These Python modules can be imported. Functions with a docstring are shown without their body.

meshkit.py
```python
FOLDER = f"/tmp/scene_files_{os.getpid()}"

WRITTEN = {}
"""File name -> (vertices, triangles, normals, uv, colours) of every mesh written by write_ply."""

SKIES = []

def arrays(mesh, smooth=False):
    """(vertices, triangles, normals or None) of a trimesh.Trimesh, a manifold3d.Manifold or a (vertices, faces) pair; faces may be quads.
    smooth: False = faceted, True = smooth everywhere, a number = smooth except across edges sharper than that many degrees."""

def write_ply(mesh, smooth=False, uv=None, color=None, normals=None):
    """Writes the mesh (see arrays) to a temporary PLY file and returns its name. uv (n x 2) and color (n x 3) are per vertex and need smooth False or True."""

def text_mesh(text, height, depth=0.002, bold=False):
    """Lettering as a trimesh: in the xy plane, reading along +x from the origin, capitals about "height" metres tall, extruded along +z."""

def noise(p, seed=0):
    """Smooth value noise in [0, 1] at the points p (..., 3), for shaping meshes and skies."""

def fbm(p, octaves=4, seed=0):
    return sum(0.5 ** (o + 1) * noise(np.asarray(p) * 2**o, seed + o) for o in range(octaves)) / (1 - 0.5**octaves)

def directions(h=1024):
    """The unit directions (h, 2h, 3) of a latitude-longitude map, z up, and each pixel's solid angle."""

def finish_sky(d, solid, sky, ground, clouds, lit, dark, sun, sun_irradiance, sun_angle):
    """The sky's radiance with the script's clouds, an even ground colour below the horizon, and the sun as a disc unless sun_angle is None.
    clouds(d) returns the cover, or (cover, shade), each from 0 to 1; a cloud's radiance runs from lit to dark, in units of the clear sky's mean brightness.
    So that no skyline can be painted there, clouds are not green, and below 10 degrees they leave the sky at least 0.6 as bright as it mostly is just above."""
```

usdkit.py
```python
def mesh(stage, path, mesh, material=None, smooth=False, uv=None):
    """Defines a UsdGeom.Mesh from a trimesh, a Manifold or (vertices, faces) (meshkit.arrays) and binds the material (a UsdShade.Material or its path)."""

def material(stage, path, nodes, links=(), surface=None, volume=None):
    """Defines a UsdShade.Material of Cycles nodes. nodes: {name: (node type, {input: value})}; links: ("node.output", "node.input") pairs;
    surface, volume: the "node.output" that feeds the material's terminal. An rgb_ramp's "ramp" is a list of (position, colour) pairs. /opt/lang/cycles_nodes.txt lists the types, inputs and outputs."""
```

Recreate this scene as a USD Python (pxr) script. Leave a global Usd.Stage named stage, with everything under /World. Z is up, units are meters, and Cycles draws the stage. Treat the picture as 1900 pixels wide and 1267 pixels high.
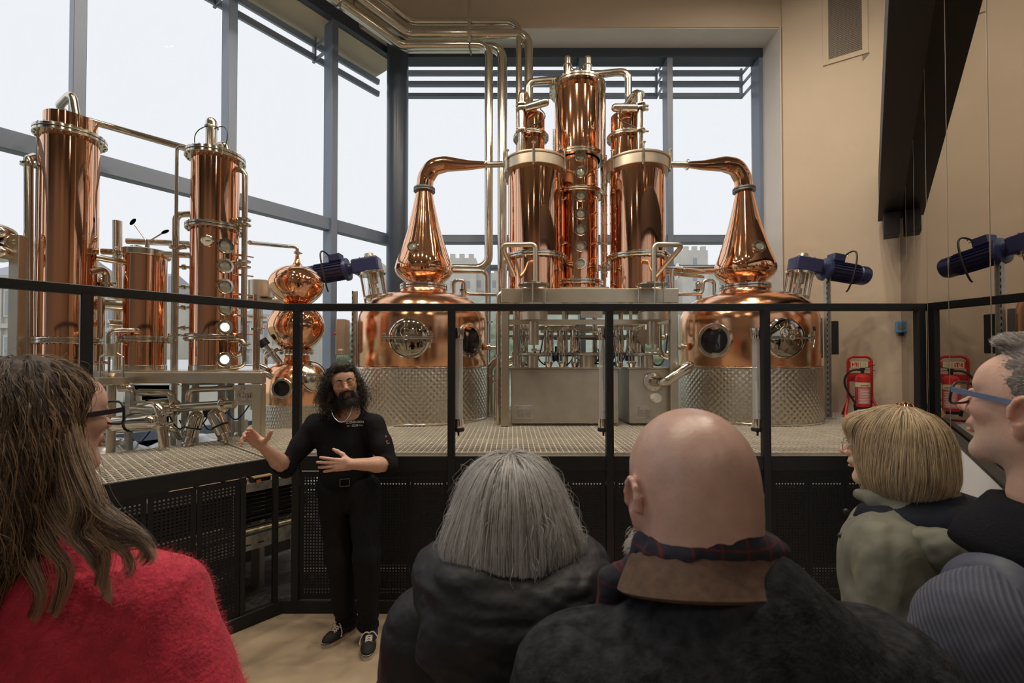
import math, random
import numpy as np, trimesh, shapely
import shapely.geometry as sg
import manifold3d as m3
import meshkit, usdkit
from pxr import Usd, UsdGeom, UsdLux, UsdShade, Sdf, Gf, Vt

stage = Usd.Stage.CreateInMemory()
UsdGeom.Xform.Define(stage, '/World')
UsdGeom.Scope.Define(stage, '/World/Looks')

# ---------------------------------------------------------------- camera, sky, exposure
EYE, FPX, PITCH, RISE = np.array([0, 0, 1.7255]), 825.0, math.radians(0.85), 22.3      # RISE: lens shift in pixels
cam = UsdGeom.Camera.Define(stage, '/World/camera')
cam.CreateHorizontalApertureAttr(36.0)
cam.CreateFocalLengthAttr(FPX / 1900 * 36.0)
cam.CreateVerticalApertureOffsetAttr(RISE / 1900 * 36.0)
cam.CreateFStopAttr(7.0)
cam.CreateFocusDistanceAttr(3.2)
cam.CreateClippingRangeAttr(Gf.Vec2f(0.05, 2000))
cam.CreateExposureAttr(0.0)
cam.AddTranslateOp().Set(Gf.Vec3d(*EYE))
cam.AddRotateXOp().Set(90 + math.degrees(PITCH))
dome = UsdLux.DomeLight.Define(stage, '/World/overcast_sky')
dome.CreateIntensityAttr(0.33)
dome.CreateColorAttr(Gf.Vec3f(0.855, 0.875, 0.91))
LAMP = 610.0          # radiance of the warm ceiling lamps' lenses


def at(px, py, Y):
    """The world point at depth Y seen at a pixel of the 1900 x 1267 photograph."""
    c, s = math.cos(PITCH), math.sin(PITCH)
    u, v = (px - 950) / FPX, -(py - 633.5 - RISE) / FPX
    r = np.array([u, c - s * v, s + c * v])
    return EYE + r * (Y / r[1])


# ---------------------------------------------------------------- mesh building
def norm(a):
    a = np.asarray(a, float)
    return a / max(np.linalg.norm(a), 1e-12)


def frame(z, x=(1, 0, 0), o=(0, 0, 0)):
    """4x4 whose z axis is z, x axis near x, origin o."""
    z = norm(z)
    x = np.asarray(x, float)
    if abs(np.dot(norm(x), z)) > 0.98:
        x = np.array([0, 1, 0]) if abs(z[1]) < 0.9 else np.array([0, 0, 1])
    x = norm(x - z * np.dot(x, z))
    M = np.eye(4)
    M[:3, 0], M[:3, 1], M[:3, 2], M[:3, 3] = x, np.cross(z, x), z, o
    return M


def rotz(a, o=(0, 0, 0)):
    M = np.eye(4)
    c, s = math.cos(a), math.sin(a)
    M[:2, :2] = [[c, -s], [s, c]]
    M[:3, 3] = o
    return M


def fillet(pts, rad, n=6):
    pts = [np.asarray(p, float) for p in pts]
    out = [pts[0]]
    for i in range(1, len(pts) - 1):
        a, b, c = pts[i - 1], pts[i], pts[i + 1]
        u, v = norm(a - b), norm(c - b)
        cosang = np.clip(np.dot(u, v), -1, 1)
        ang = math.acos(cosang)
        if ang > math.pi - 0.02:
            out.append(b)
            continue
        t = min(rad / math.tan(ang / 2), 0.48 * np.linalg.norm(a - b), 0.48 * np.linalg.norm(c - b))
        r = t * math.tan(ang / 2)
        ctr = b + norm(u + v) * (r / math.sin(ang / 2))
        p0, p1 = b + u * t - ctr, b + v * t - ctr
        tot = math.pi - ang
        for k in range(n + 1):
            f = k / n
            out.append(ctr + (math.sin((1 - f) * tot) * p0 + math.sin(f * tot) * p1) / math.sin(tot))
    out.append(pts[-1])
    return np.array(out)


BOXV, BOXF = None, None


class B:
    """Collects shapes; obj() makes them one mesh."""

    def __init__(s):
        s.v, s.f, s.n, s.k = [], [], [], 0

    def add(s, v, f, n=None, M=None):
        v, f = np.asarray(v, float), np.asarray(f, int)
        if f.shape[1] == 4:
            f = np.vstack([f[:, [0, 1, 2]], f[:, [0, 2, 3]]])
        if n is None:
            t = v[f]
            c = np.cross(t[:, 1] - t[:, 0], t[:, 2] - t[:, 0])
            c /= np.maximum(np.linalg.norm(c, axis=1, keepdims=True), 1e-15)
            v, n, f = t.reshape(-1, 3), np.repeat(c, 3, 0), np.arange(len(f) * 3).reshape(-1, 3)
        if M is not None:
            v = v @ M[:3, :3].T + M[:3, 3]
            n = n @ M[:3, :3].T
            if np.linalg.det(M[:3, :3]) < 0:
                f = f[:, ::-1]
        s.v.append(v); s.n.append(n); s.f.append(f + s.k)
        s.k += len(v)
        return s

    def box(s, c, size, M=None, bevel=0.0):
        """Box with centre c and size; bevel > 0 chamfers its edges."""
        h = np.asarray(size, float) / 2
        b = min(bevel, 0.45 * h.min())
        if b <= 0:
            v = np.array([[x, y, z] for x in (-1, 1) for y in (-1, 1) for z in (-1, 1)]) * h
            f = [[0, 1, 3, 2], [4, 6, 7, 5], [0, 4, 5, 1], [2, 3, 7, 6], [0, 2, 6, 4], [1, 5, 7, 3]]
        else:
            v, f, idx = [], [], {}
            for x in (-1, 1):
                for y in (-1, 1):
                    for z in (-1, 1):
                        for a in range(3):
                            p = np.array([x, y, z]) * (h - b)
                            p[a] += (x, y, z)[a] * b
                            idx[(x, y, z, a)] = len(v)
                            v.append(p)
            for a in range(3):
                o = [i for i in range(3) if i != a]
                for sg_ in (-1, 1):
                    q = []
                    for (p, r) in ((-1, -1), (1, -1), (1, 1), (-1, 1)):
                        k = [0, 0, 0]; k[a] = sg_; k[o[0]] = p; k[o[1]] = r
                        q.append(idx[(*k, a)])
                    f.append(q)
                for p in (-1, 1):
                    for r in (-1, 1):
                        q = []
                        for sg_, ax in ((-1, o[0]), (1, o[0]), (1, o[1]), (-1, o[1])):
                            k = [0, 0, 0]; k[a] = sg_; k[o[0]] = p; k[o[1]] = r
                            q.append(idx[(*k, ax)])
                        f.append(q)
            for x in (-1, 1):
                for y in (-1, 1):
                    for z in (-1, 1):
                        q = [idx[(x, y, z, a)] for a in range(3)]
                        f.append(q + [q[2]])
            v = np.array(v)
            ff = []
            for q in f:
                a_, b_, c_ = v[q[0]], v[q[1]], v[q[2]]
                if np.dot(np.cross(b_ - a_, c_ - a_), a_ + b_ + c_) < 0:
                    q = q[::-1] if q[3] != q[2] else [q[1], q[0], q[2], q[2]]
                ff.append(q)
            f = [[q[0], q[1], q[2]] for q in ff] + [[q[0], q[2], q[3]] for q in ff if q[3] != q[2] and q[0] != q[3]]
            f = np.array(f)
            t = v[f]
            keep = np.linalg.norm(np.cross(t[:, 1] - t[:, 0], t[:, 2] - t[:, 0]), axis=1) > 1e-14
            f = f[keep]
        T = np.eye(4); T[:3, 3] = c
        if M is not None:
            T = M @ T
        return s.add(v, f, None, T)

    def bar(s, a, b, w, h, up=(0, 0, 1), bevel=0.0):
        """Rectangular bar from a to b: w across, h along up."""
        a, b = np.asarray(a, float), np.asarray(b, float)
        d = b - a
        L = np.linalg.norm(d)
        z = norm(d)
        u = np.asarray(up, float)
        if abs(np.dot(norm(u), z)) > 0.98:
            u = np.array([0, 1, 0.0])
        y = norm(u - z * np.dot(u, z))
        M = np.eye(4)
        M[:3, 0], M[:3, 1], M[:3, 2], M[:3, 3] = np.cross(y, z), y, z, (a + b) / 2
        return s.box((0, 0, 0), (w, h, L), M, bevel)

    def lathe(s, prof, o=(0, 0, 0), axis=(0, 0, 1), seg=32, M=None, crease=32, arc=None):
        prof = [np.array(p, float) for p in prof]
        T = frame(axis, (1, 0, 0), o) if M is None else M
        pieces, cur = [], [prof[0]]
        for i in range(1, len(prof)):
            cur.append(prof[i])
            if i < len(prof) - 1:
                a, b = prof[i] - prof[i - 1], prof[i + 1] - prof[i]
                if np.dot(norm(a), norm(b)) < math.cos(math.radians(crease)):
                    pieces.append(cur); cur = [prof[i]]
        pieces.append(cur)
        th = np.linspace(0, 2 * math.pi, seg + 1) if arc is None else np.linspace(arc[0], arc[1], seg + 1)
        cs, sn = np.cos(th), np.sin(th)
        for pc in pieces:
            pc = np.array(pc)
            if len(pc) < 2:
                continue
            d = np.diff(pc, axis=0)
            d /= np.maximum(np.linalg.norm(d, axis=1, keepdims=True), 1e-12)
            t = np.vstack([d[:1], d[:-1] + d[1:], d[-1:]])
            t /= np.maximum(np.linalg.norm(t, axis=1, keepdims=True), 1e-12)
            m, k = len(pc), seg + 1
            v = np.stack([pc[:, 0:1] * cs, pc[:, 0:1] * sn, np.repeat(pc[:, 1:2], k, 1)], -1).reshape(-1, 3)
            n = np.stack([t[:, 1:2] * cs, t[:, 1:2] * sn, np.repeat(-t[:, 0:1], k, 1)], -1).reshape(-1, 3)
            i, j = np.meshgrid(np.arange(m - 1), np.arange(seg), indexing='ij')
            a = (i * k + j).ravel()
            q0 = np.stack([a, a + 1, a + k + 1], 1)
            q1 = np.stack([a, a + k + 1, a + k], 1)
            fs = []
            r0, r1 = pc[i.ravel(), 0], pc[i.ravel() + 1, 0]
            fs.append(q0[r0 > 1e-9]); fs.append(q1[r1 > 1e-9])
            s.add(v, np.vstack(fs), n, T)
        return s

    def cyl(s, a, b, r, seg=16, r2=None, cap=True):
        a, b = np.asarray(a, float), np.asarray(b, float)
        L = np.linalg.norm(b - a)
        r2 = r if r2 is None else r2
        p = [(r, 0), (r2, L)]
        if cap:
            p = [(0, 0)] + p + [(0, L)]
        return s.lathe(p, a, b - a, seg)

    def tube(s, pts, r, seg=12, cap=True, closed=False):
        pts = np.asarray(pts, float)
        m = len(pts)
        r = np.full(m, r, float) if np.ndim(r) == 0 else np.asarray(r, float)
        d = np.diff(pts, axis=0)
        d /= np.maximum(np.linalg.norm(d, axis=1, keepdims=True), 1e-12)
        if closed:
            dl = pts[0] - pts[-1]; dl = dl / max(np.linalg.norm(dl), 1e-12)
            d = np.vstack([d, dl]); t = d + np.roll(d, 1, 0)
        else:
            t = np.vstack([d[:1], d[:-1] + d[1:], d[-1:]])
        t /= np.maximum(np.linalg.norm(t, axis=1, keepdims=True), 1e-12)
        x = frame(t[0])[:3, 0]
        X = []
        for k in range(m):
            x = norm(x - t[k] * np.dot(x, t[k]))
            X.append(x)
        X = np.array(X)
        Y = np.cross(t, X)
        th = np.linspace(0, 2 * math.pi, seg, endpoint=False)
        n = X[:, None] * np.cos(th)[None, :, None] + Y[:, None] * np.sin(th)[None, :, None]
        v = pts[:, None] + n * r[:, None, None]
        mm = m if closed else m - 1
        i, j = np.meshgrid(np.arange(mm), np.arange(seg), indexing='ij')
        i2, j2 = (i + 1) % m, (j + 1) % seg
        f = np.stack([i * seg + j, i * seg + j2, i2 * seg + j2, i2 * seg + j], -1).reshape(-1, 4)
        s.add(v.reshape(-1, 3), f, n.reshape(-1, 3))
        if cap and not closed:
            for e, sgn in ((0, -1), (m - 1, 1)):
                if r[e] > 1e-6:
                    c = np.vstack([v[e], pts[e][None]])
                    a = np.arange(seg)
                    ff = np.stack([a, (a + 1) % seg, np.full(seg, seg)], 1)
                    s.add(c, ff if sgn > 0 else ff[:, ::-1], np.tile(t[e] * sgn, (seg + 1, 1)))
        return s

    def ball(s, c, r, seg=16, sc=(1, 1, 1), M=None):
        n = max(6, seg // 2)
        th = np.linspace(-math.pi / 2, math.pi / 2, n + 1)
        T = np.eye(4); T[:3, :3] = np.diag(np.asarray(sc, float)); T[:3, 3] = c
        if M is not None:
            T = M @ T
        b = B().lathe([(max(r * math.cos(a), 0), r * math.sin(a)) for a in th], seg=seg)
        v, f, nn = b.arrays()
        nn = nn / np.asarray(sc, float)
        nn /= np.linalg.norm(nn, axis=1, keepdims=True)
        R = np.eye(4)
        if M is not None:
            R = M
        return s.add(v @ T[:3, :3].T + T[:3, 3], f, nn @ R[:3, :3].T)

    def torus(s, o, axis, R, r, seg=32, seg2=8, arc=None):
        th = np.linspace(-math.pi / 2, math.pi * 1.5, seg2 + 1)
        return s.lathe([(R + r * math.cos(a), r * math.sin(a)) for a in th], o, axis, seg, crease=170, arc=arc)

    def ring(s, o, axis, r0, r1, h, seg=40, bev=0.0):
        """Flat ring (flange) between radii r0 and r1, height h from o along axis."""
        b = bev or min(h, r1 - r0) * 0.12
        return s.lathe([(r0, 0), (r1 - b, 0), (r1, b), (r1, h - b), (r1 - b, h), (r0, h), (r0, 0)], o, axis, seg, crease=25)

    def poly(s, pg, h, M=None):
        """Shapely polygon extruded by h along z."""
        for g in getattr(pg, 'geoms', [pg]):
            if g.is_empty or g.area < 1e-10:
                continue
            m = trimesh.creation.extrude_polygon(g, h, engine='earcut')
            s.add(m.vertices, m.faces, None, M)
        return s

    def text(s, txt, height, M, depth=0.002, bold=False, center=True):
        m = meshkit.text_mesh(txt, height, depth, bold)
        v = np.array(m.vertices)
        if center:
            v[:, 0] -= (v[:, 0].min() + v[:, 0].max()) / 2
        return s.add(v, m.faces, None, M)

    def mesh(s, m, smooth=30, M=None):
        v, f, n = meshkit.arrays(m, smooth)
        return s.add(v, f, n, M)

    def bolts(s, o, axis, R, r, h, n, ph=0.0):
        T = frame(axis, (1, 0, 0), o)
        for k in range(n):
            a = ph + 2 * math.pi * k / n
            p = T[:3, :3] @ np.array([R * math.cos(a), R * math.sin(a), 0]) + T[:3, 3]
            s.lathe([(r, 0), (r, h), (0, h)], p, axis, 6)
        return s

    def arrays(s):
        return np.vstack(s.v), np.vstack(s.f), np.vstack(s.n)


# ---------------------------------------------------------------- scene graph
COUNT = {}
LOC = {'/World': np.zeros(3)}


def numbered(parent, name):
    k = COUNT.get((parent, name), 0)
    COUNT[(parent, name)] = k + 1
    return name if k == 0 else f'{name}_{k:03d}'


def tag(p, label=None, cat=None, group=None, kind=None):
    for k, v in (('label', label), ('category', cat), ('group', group), ('kind', kind)):
        if v:
            p.SetCustomDataByKey(k, v)
    return p


def thing(name, label, cat, loc=(0, 0, 0), group=None, kind=None):
    path = '/World/' + numbered('/World', name)
    x = UsdGeom.Xform.Define(stage, path)
    x.AddTranslateOp().Set(Gf.Vec3d(*map(float, loc)))
    LOC[path] = np.asarray(loc, float)
    return tag(x.GetPrim(), label, cat, group, kind)


def bind(prim, mat):
    UsdShade.MaterialBindingAPI.Apply(prim).Bind(UsdShade.Material.Get(stage, '/World/Looks/' + mat))


def obj(name, b, mat, parent=None, label=None, cat=None, group=None, kind=None, color=None, loc=None):
    """One mesh (world coordinates in b), a part of parent or a thing of its own."""
    pp = '/World' if parent is None else str(parent.GetPath())
    path = pp + '/' + numbered(pp, name)
    v, f, n = b.arrays()
    o = LOC.get(pp, np.zeros(3)) if loc is None else np.asarray(loc, float)
    LOC[path] = o
    m = UsdGeom.Mesh.Define(stage, path)
    if loc is not None:
        m.AddTranslateOp().Set(Gf.Vec3d(*map(float, loc)))
    m.CreatePointsAttr(Vt.Vec3fArray.FromNumpy((v - o).astype(np.float32)))
    m.CreateFaceVertexCountsAttr(Vt.IntArray.FromNumpy(np.full(len(f), 3, np.int32)))
    m.CreateFaceVertexIndicesAttr(Vt.IntArray.FromNumpy(f.astype(np.int32).ravel()))
    m.CreateSubdivisionSchemeAttr('none')
    m.CreateNormalsAttr(Vt.Vec3fArray.FromNumpy(n.astype(np.float32)))
    m.SetNormalsInterpolation('vertex')
    if color is not None:
        UsdGeom.PrimvarsAPI(m).CreatePrimvar('tint', Sdf.ValueTypeNames.Color3fArray, 'vertex').Set(Vt.Vec3fArray.FromNumpy(np.asarray(color, np.float32)))
    bind(m.GetPrim(), mat)
    return tag(m.GetPrim(), label, cat, group, kind)


def strands(name, curves, width, mat, parent, kind='stuff', label=None, taper=True):
    """curves: list of (n,3) arrays in world coordinates, one BasisCurves prim."""
    pp = str(parent.GetPath())
    path = pp + '/' + numbered(pp, name)
    o = LOC[pp]
    c = UsdGeom.BasisCurves.Define(stage, path)
    pts = np.vstack(curves) - o
    c.CreatePointsAttr(Vt.Vec3fArray.FromNumpy(pts.astype(np.float32)))
    c.CreateCurveVertexCountsAttr(Vt.IntArray([len(x) for x in curves]))
    c.CreateTypeAttr('linear')
    w = np.concatenate([np.interp(np.linspace(0, 1, len(x)), [0, 0.15, 0.7, 1], [1, 1, 0.8, 0.25]) * width for x in curves])
    c.CreateWidthsAttr(Vt.FloatArray.FromNumpy(w.astype(np.float32)))
    c.SetWidthsInterpolation('vertex')
    bind(c.GetPrim(), mat)
    return tag(c.GetPrim(), label, None, None, kind)


def dup(root, loc, rz=0.0, label=None, group=None):
    was = root.GetCustomData()
    path = '/World/' + numbered('/World', root.GetName())
    x = UsdGeom.Xform.Define(stage, path)
    p = x.GetPrim()
    p.GetReferences().AddInternalReference(root.GetPath())
    p.SetInstanceable(True)
    x.ClearXformOpOrder()
    x.AddTranslateOp(opSuffix='copy').Set(Gf.Vec3d(*map(float, loc)))
    if rz:
        x.AddRotateZOp(opSuffix='copy').Set(math.degrees(rz))
    return tag(p, label or was.get('label'), was.get('category'), group or was.get('group'))


# ---------------------------------------------------------------- materials
def mat(name, color=(0.5, 0.5, 0.5), rough=0.5, metal=0.0, noise=None, bump=None, extra=None, **kw):
    """Principled material. noise=(scale, amount[, stretch]): tone variation; bump=(scale, distance[, stretch]); kw: principled inputs."""
    nodes = {'p': ('principled_bsdf', {'base_color': color, 'roughness': rough, 'metallic': metal, **kw}),
             'tc': ('texture_coordinate', {})}
    links = []
    if noise:
        sc = noise[2] if len(noise) > 2 else (1, 1, 1)
        nodes['nm'] = ('mapping', {'scale': sc})
        nodes['n'] = ('noise_texture', {'scale': noise[0], 'detail': 4.0})
        lo, hi = 1 - noise[1], 1 + noise[1]
        nodes['r'] = ('rgb_ramp', {'ramp': [(0.25, tuple(c * lo for c in color)), (0.75, tuple(min(c * hi, 1) for c in color))]})
        links += [('tc.object', 'nm.vector'), ('nm.vector', 'n.vector'), ('n.fac', 'r.fac'), ('r.color', 'p.base_color')]
    if bump:
        sc = bump[2] if len(bump) > 2 else (1, 1, 1)
        nodes['bm'] = ('mapping', {'scale': sc})
        nodes['bn'] = ('noise_texture', {'scale': bump[0], 'detail': 2.0})
        nodes['b'] = ('bump', {'distance': bump[1], 'strength': 1.0})
        links += [('tc.object', 'bm.vector'), ('bm.vector', 'bn.vector'), ('bn.fac', 'b.height'), ('b.normal', 'p.normal')]
    usdkit.material(stage, '/World/Looks/' + name, nodes, links, surface='p.BSDF')


def emit(name, color, strength):
    usdkit.material(stage, '/World/Looks/' + name, {'e': ('emission', {'color': color, 'strength': strength})}, [], surface='e.emission')


def pane_mat(name, tint=(1, 1, 1), ior=1.45, gloss=(1, 1, 1), rough=0.0):
    usdkit.material(stage, '/World/Looks/' + name, {
        't': ('transparent_bsdf', {'color': tint}), 'g': ('glossy_bsdf', {'color': gloss, 'roughness': rough}),
        'f': ('layer_weight', {'blend': 0.5}), 'r': ('map_range', {'from_min': 0.45, 'from_max': 1.0, 'to_min': ((ior - 1) / (ior + 1)) ** 2, 'to_max': min(0.6, 2.2 * (ior - 1)), 'range_type': 'smoothstep'}), 'm': ('mix_closure', {})},
        [('f.facing', 'r.value'), ('r.result', 'm.fac'), ('t.BSDF', 'm.closure1'), ('g.BSDF', 'm.closure2')], surface='m.closure')


def hair_mat(name, color, var=0.25, rough=0.35):
    usdkit.material(stage, '/World/Looks/' + name, {
        'h': ('hair_info', {}), 'r': ('rgb_ramp', {'ramp': [(0, tuple(c * (1 - var) for c in color)), (1, tuple(min(1, c * (1 + var)) for c in color))]}),
        'n': ('noise_texture', {'scale': 30.0}), 'tc': ('texture_coordinate', {}),
        'p': ('principled_bsdf', {'roughness': rough, 'specular_ior_level': 0.5})},
        [('tc.object', 'n.vector'), ('n.fac', 'r.fac'), ('r.color', 'p.base_color')], surface='p.BSDF')


def tint_mat(name, rough=0.5, sss=0.0, bump=None, noise=0.12, nscale=60.0, spec=0.4, sheen=0.0):
    """Colour from the mesh's own 'tint' primvar with a little mottling."""
    nodes = {'a': ('attribute', {'attribute': 'tint'}), 'tc': ('texture_coordinate', {}),
             'n': ('noise_texture', {'scale': nscale, 'detail': 4.0}),
             'mr': ('map_range', {'from_min': 0.3, 'from_max': 0.7, 'to_min': 1 - noise, 'to_max': 1 + noise}),
             'm': ('vector_math', {'math_type': 'multiply'}),
             'p': ('principled_bsdf', {'roughness': rough, 'subsurface_weight': sss, 'subsurface_scale': 0.006, 'subsurface_radius': (1.0, 0.35, 0.2), 'specular_ior_level': spec, 'sheen_weight': sheen})}
    links = [('tc.object', 'n.vector'), ('n.fac', 'mr.value'), ('a.color', 'm.vector1'), ('mr.result', 'm.vector2'), ('m.vector', 'p.base_color')]
    if bump:
        nodes['bn'] = ('noise_texture', {'scale': bump[0], 'detail': 3.0})
        nodes['b'] = ('bump', {'distance': bump[1]})
        links += [('tc.object', 'bn.vector'), ('bn.fac', 'b.height'), ('b.normal', 'p.normal')]
    usdkit.material(stage, '/World/Looks/' + name, nodes, links, surface='p.BSDF')


def skirt_mat(name, color, pitch, rough=0.3):
    """Dimpled stainless sheet: a diamond lattice of dimples in the sheet's own cylindrical coordinates."""
    usdkit.material(stage, '/World/Looks/' + name, {
        'tc': ('texture_coordinate', {}), 's': ('separate_xyz', {}),
        'a': ('math', {'math_type': 'arctan2'}), 'ar': ('math', {'math_type': 'multiply', 'value2': 0.75}),
        'c': ('combine_xyz', {}), 'm': ('mapping', {'rotation': (0, 0, math.pi / 4), 'scale': (1, 1, 1)}),
        'v': ('voronoi_texture', {'dimensions': '2D', 'scale': 1.0 / pitch, 'randomness': 0.0}),
        'b': ('bump', {'distance': 0.012, 'strength': 1.0}),
        'p': ('principled_bsdf', {'base_color': color, 'metallic': 1.0, 'roughness': rough})},
        [('tc.object', 's.vector'), ('s.y', 'a.value1'), ('s.x', 'a.value2'), ('a.value', 'ar.value1'), ('ar.value', 'c.x'), ('s.z', 'c.y'),
         ('c.vector', 'm.vector'), ('m.vector', 'v.vector'), ('v.distance', 'b.height'), ('b.normal', 'p.normal')], surface='p.BSDF')


mat('copper', (0.88, 0.47, 0.29), 0.07, 1.0, noise=(2.5, 0.10, (1, 1, 0.15)), bump=(2.2, 0.006, (1.6, 1.6, 0.22)))
mat('copper_pot', (0.92, 0.50, 0.29), 0.13, 1.0, noise=(3.0, 0.08), bump=(170.0, 0.0004))
mat('copper_bright', (0.93, 0.50, 0.30), 0.05, 1.0, bump=(3.0, 0.003))
mat('steel', (0.74, 0.68, 0.58), 0.16, 1.0, noise=(6.0, 0.06))
mat('cover_steel', (0.50, 0.44, 0.35), 0.06, 1.0)
mat('steel_polished', (0.80, 0.76, 0.69), 0.07, 1.0)
mat('steel_satin', (0.64, 0.57, 0.46), 0.36, 1.0, noise=(5.0, 0.08))
mat('steel_brushed', (0.56, 0.52, 0.45), 0.42, 0.85, noise=(8.0, 0.10))
mat('steel_dark', (0.22, 0.22, 0.22), 0.4, 0.8)
mat('galvanised', (0.50, 0.49, 0.46), 0.45, 0.7, noise=(20.0, 0.2))
mat('grating_steel', (0.82, 0.77, 0.68), 0.42, 0.25, noise=(9.0, 0.10))
skirt_mat('dimpled_steel', (0.68, 0.63, 0.54), 0.046)
mat('black_steel', (0.014, 0.015, 0.017), 0.42, 0.0, noise=(40.0, 0.2), specular_ior_level=0.3)
mat('black_panel', (0.010, 0.011, 0.014), 0.5, 0.0, specular_ior_level=0.25)
mat('beam_black', (0.012, 0.011, 0.011), 0.55)
mat('mullion', (0.17, 0.215, 0.30), 0.38, 0.0, noise=(3.0, 0.05))
mat('column_paint', (0.055, 0.075, 0.11), 0.33)
mat('louvre', (0.30, 0.36, 0.47), 0.4)
mat('plaster', (0.62, 0.515, 0.40), 0.85, noise=(2.2, 0.035), bump=(90.0, 0.0006))
mat('plaster_white', (0.72, 0.69, 0.66), 0.85, noise=(2.0, 0.03))
mat('ceiling_paint', (0.50, 0.47, 0.43), 0.9)
mat('dark_wall', (0.25, 0.22, 0.20), 0.8)
mat('concrete', (0.41, 0.325, 0.23), 0.42, noise=(1.6, 0.14), bump=(30.0, 0.0006))
mat('pit', (0.035, 0.032, 0.03), 0.7, noise=(4.0, 0.2))  # near-black; paints the shade beneath the platform grating
mat('white_panel', (0.70, 0.71, 0.74), 0.5)
mat('motor_blue', (0.026, 0.032, 0.095), 0.3)
mat('blue_plastic', (0.12, 0.32, 0.62), 0.35)
mat('red_paint', (0.50, 0.03, 0.03), 0.3)
mat('label_cream', (0.78, 0.68, 0.45), 0.5)
mat('label_white', (0.80, 0.78, 0.72), 0.5)
mat('label_red', (0.60, 0.05, 0.04), 0.5)
mat('label_pink', (0.62, 0.22, 0.24), 0.5)
mat('rubber', (0.012, 0.012, 0.013), 0.55)
mat('cable_black', (0.015, 0.015, 0.018), 0.45)
mat('cable_blue', (0.03, 0.08, 0.32), 0.4)
mat('tank_white', (0.72, 0.73, 0.74), 0.3, 0.3)
mat('cardboard', (0.50, 0.36, 0.20), 0.7)
mat('orange_plastic', (0.75, 0.24, 0.05), 0.5)
mat('dark_glass', (0.010, 0.010, 0.011), 0.06, 0.0, specular_ior_level=0.7)
mat('sight_glass', (0.34, 0.34, 0.26), 0.08, 0.4, specular_ior_level=0.8)
mat('gauge_face', (0.70, 0.64, 0.50), 0.35)
mat('engraving', (0.33, 0.31, 0.27), 0.5, 0.6)
mat('mesh_grille', (0.10, 0.085, 0.07), 0.6)
mat('mesh_wire', (0.26, 0.215, 0.17), 0.5)
pane_mat('window_glass', (0.985, 0.99, 0.99), 1.02)
pane_mat('clear_glass', (0.95, 0.955, 0.95), 1.3)
pane_mat('rail_glass', (0.985, 0.988, 0.985), 1.06)
usdkit.material(stage, '/World/Looks/tube_glass', {'t': ('transparent_bsdf', {'color': (0.9, 0.91, 0.92)}), 'd': ('principled_bsdf', {'base_color': (0.72, 0.74, 0.76), 'roughness': 0.12}), 'm': ('mix_closure', {'fac': 0.42})}, [('t.BSDF', 'm.closure1'), ('d.BSDF', 'm.closure2')], surface='m.closure')
pane_mat('spectacle_glass', (0.96, 0.96, 0.97), 1.45)
usdkit.material(stage, '/World/Looks/mirror_glass', {'g': ('glossy_bsdf', {'color': (0.60, 0.58, 0.56), 'roughness': 0.0})}, [], surface='g.BSDF')
emit('lamp_warm', (1.0, 0.85, 0.67), LAMP)
emit('lamp_sight', (1.0, 0.90, 0.70), 3.5)

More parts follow.
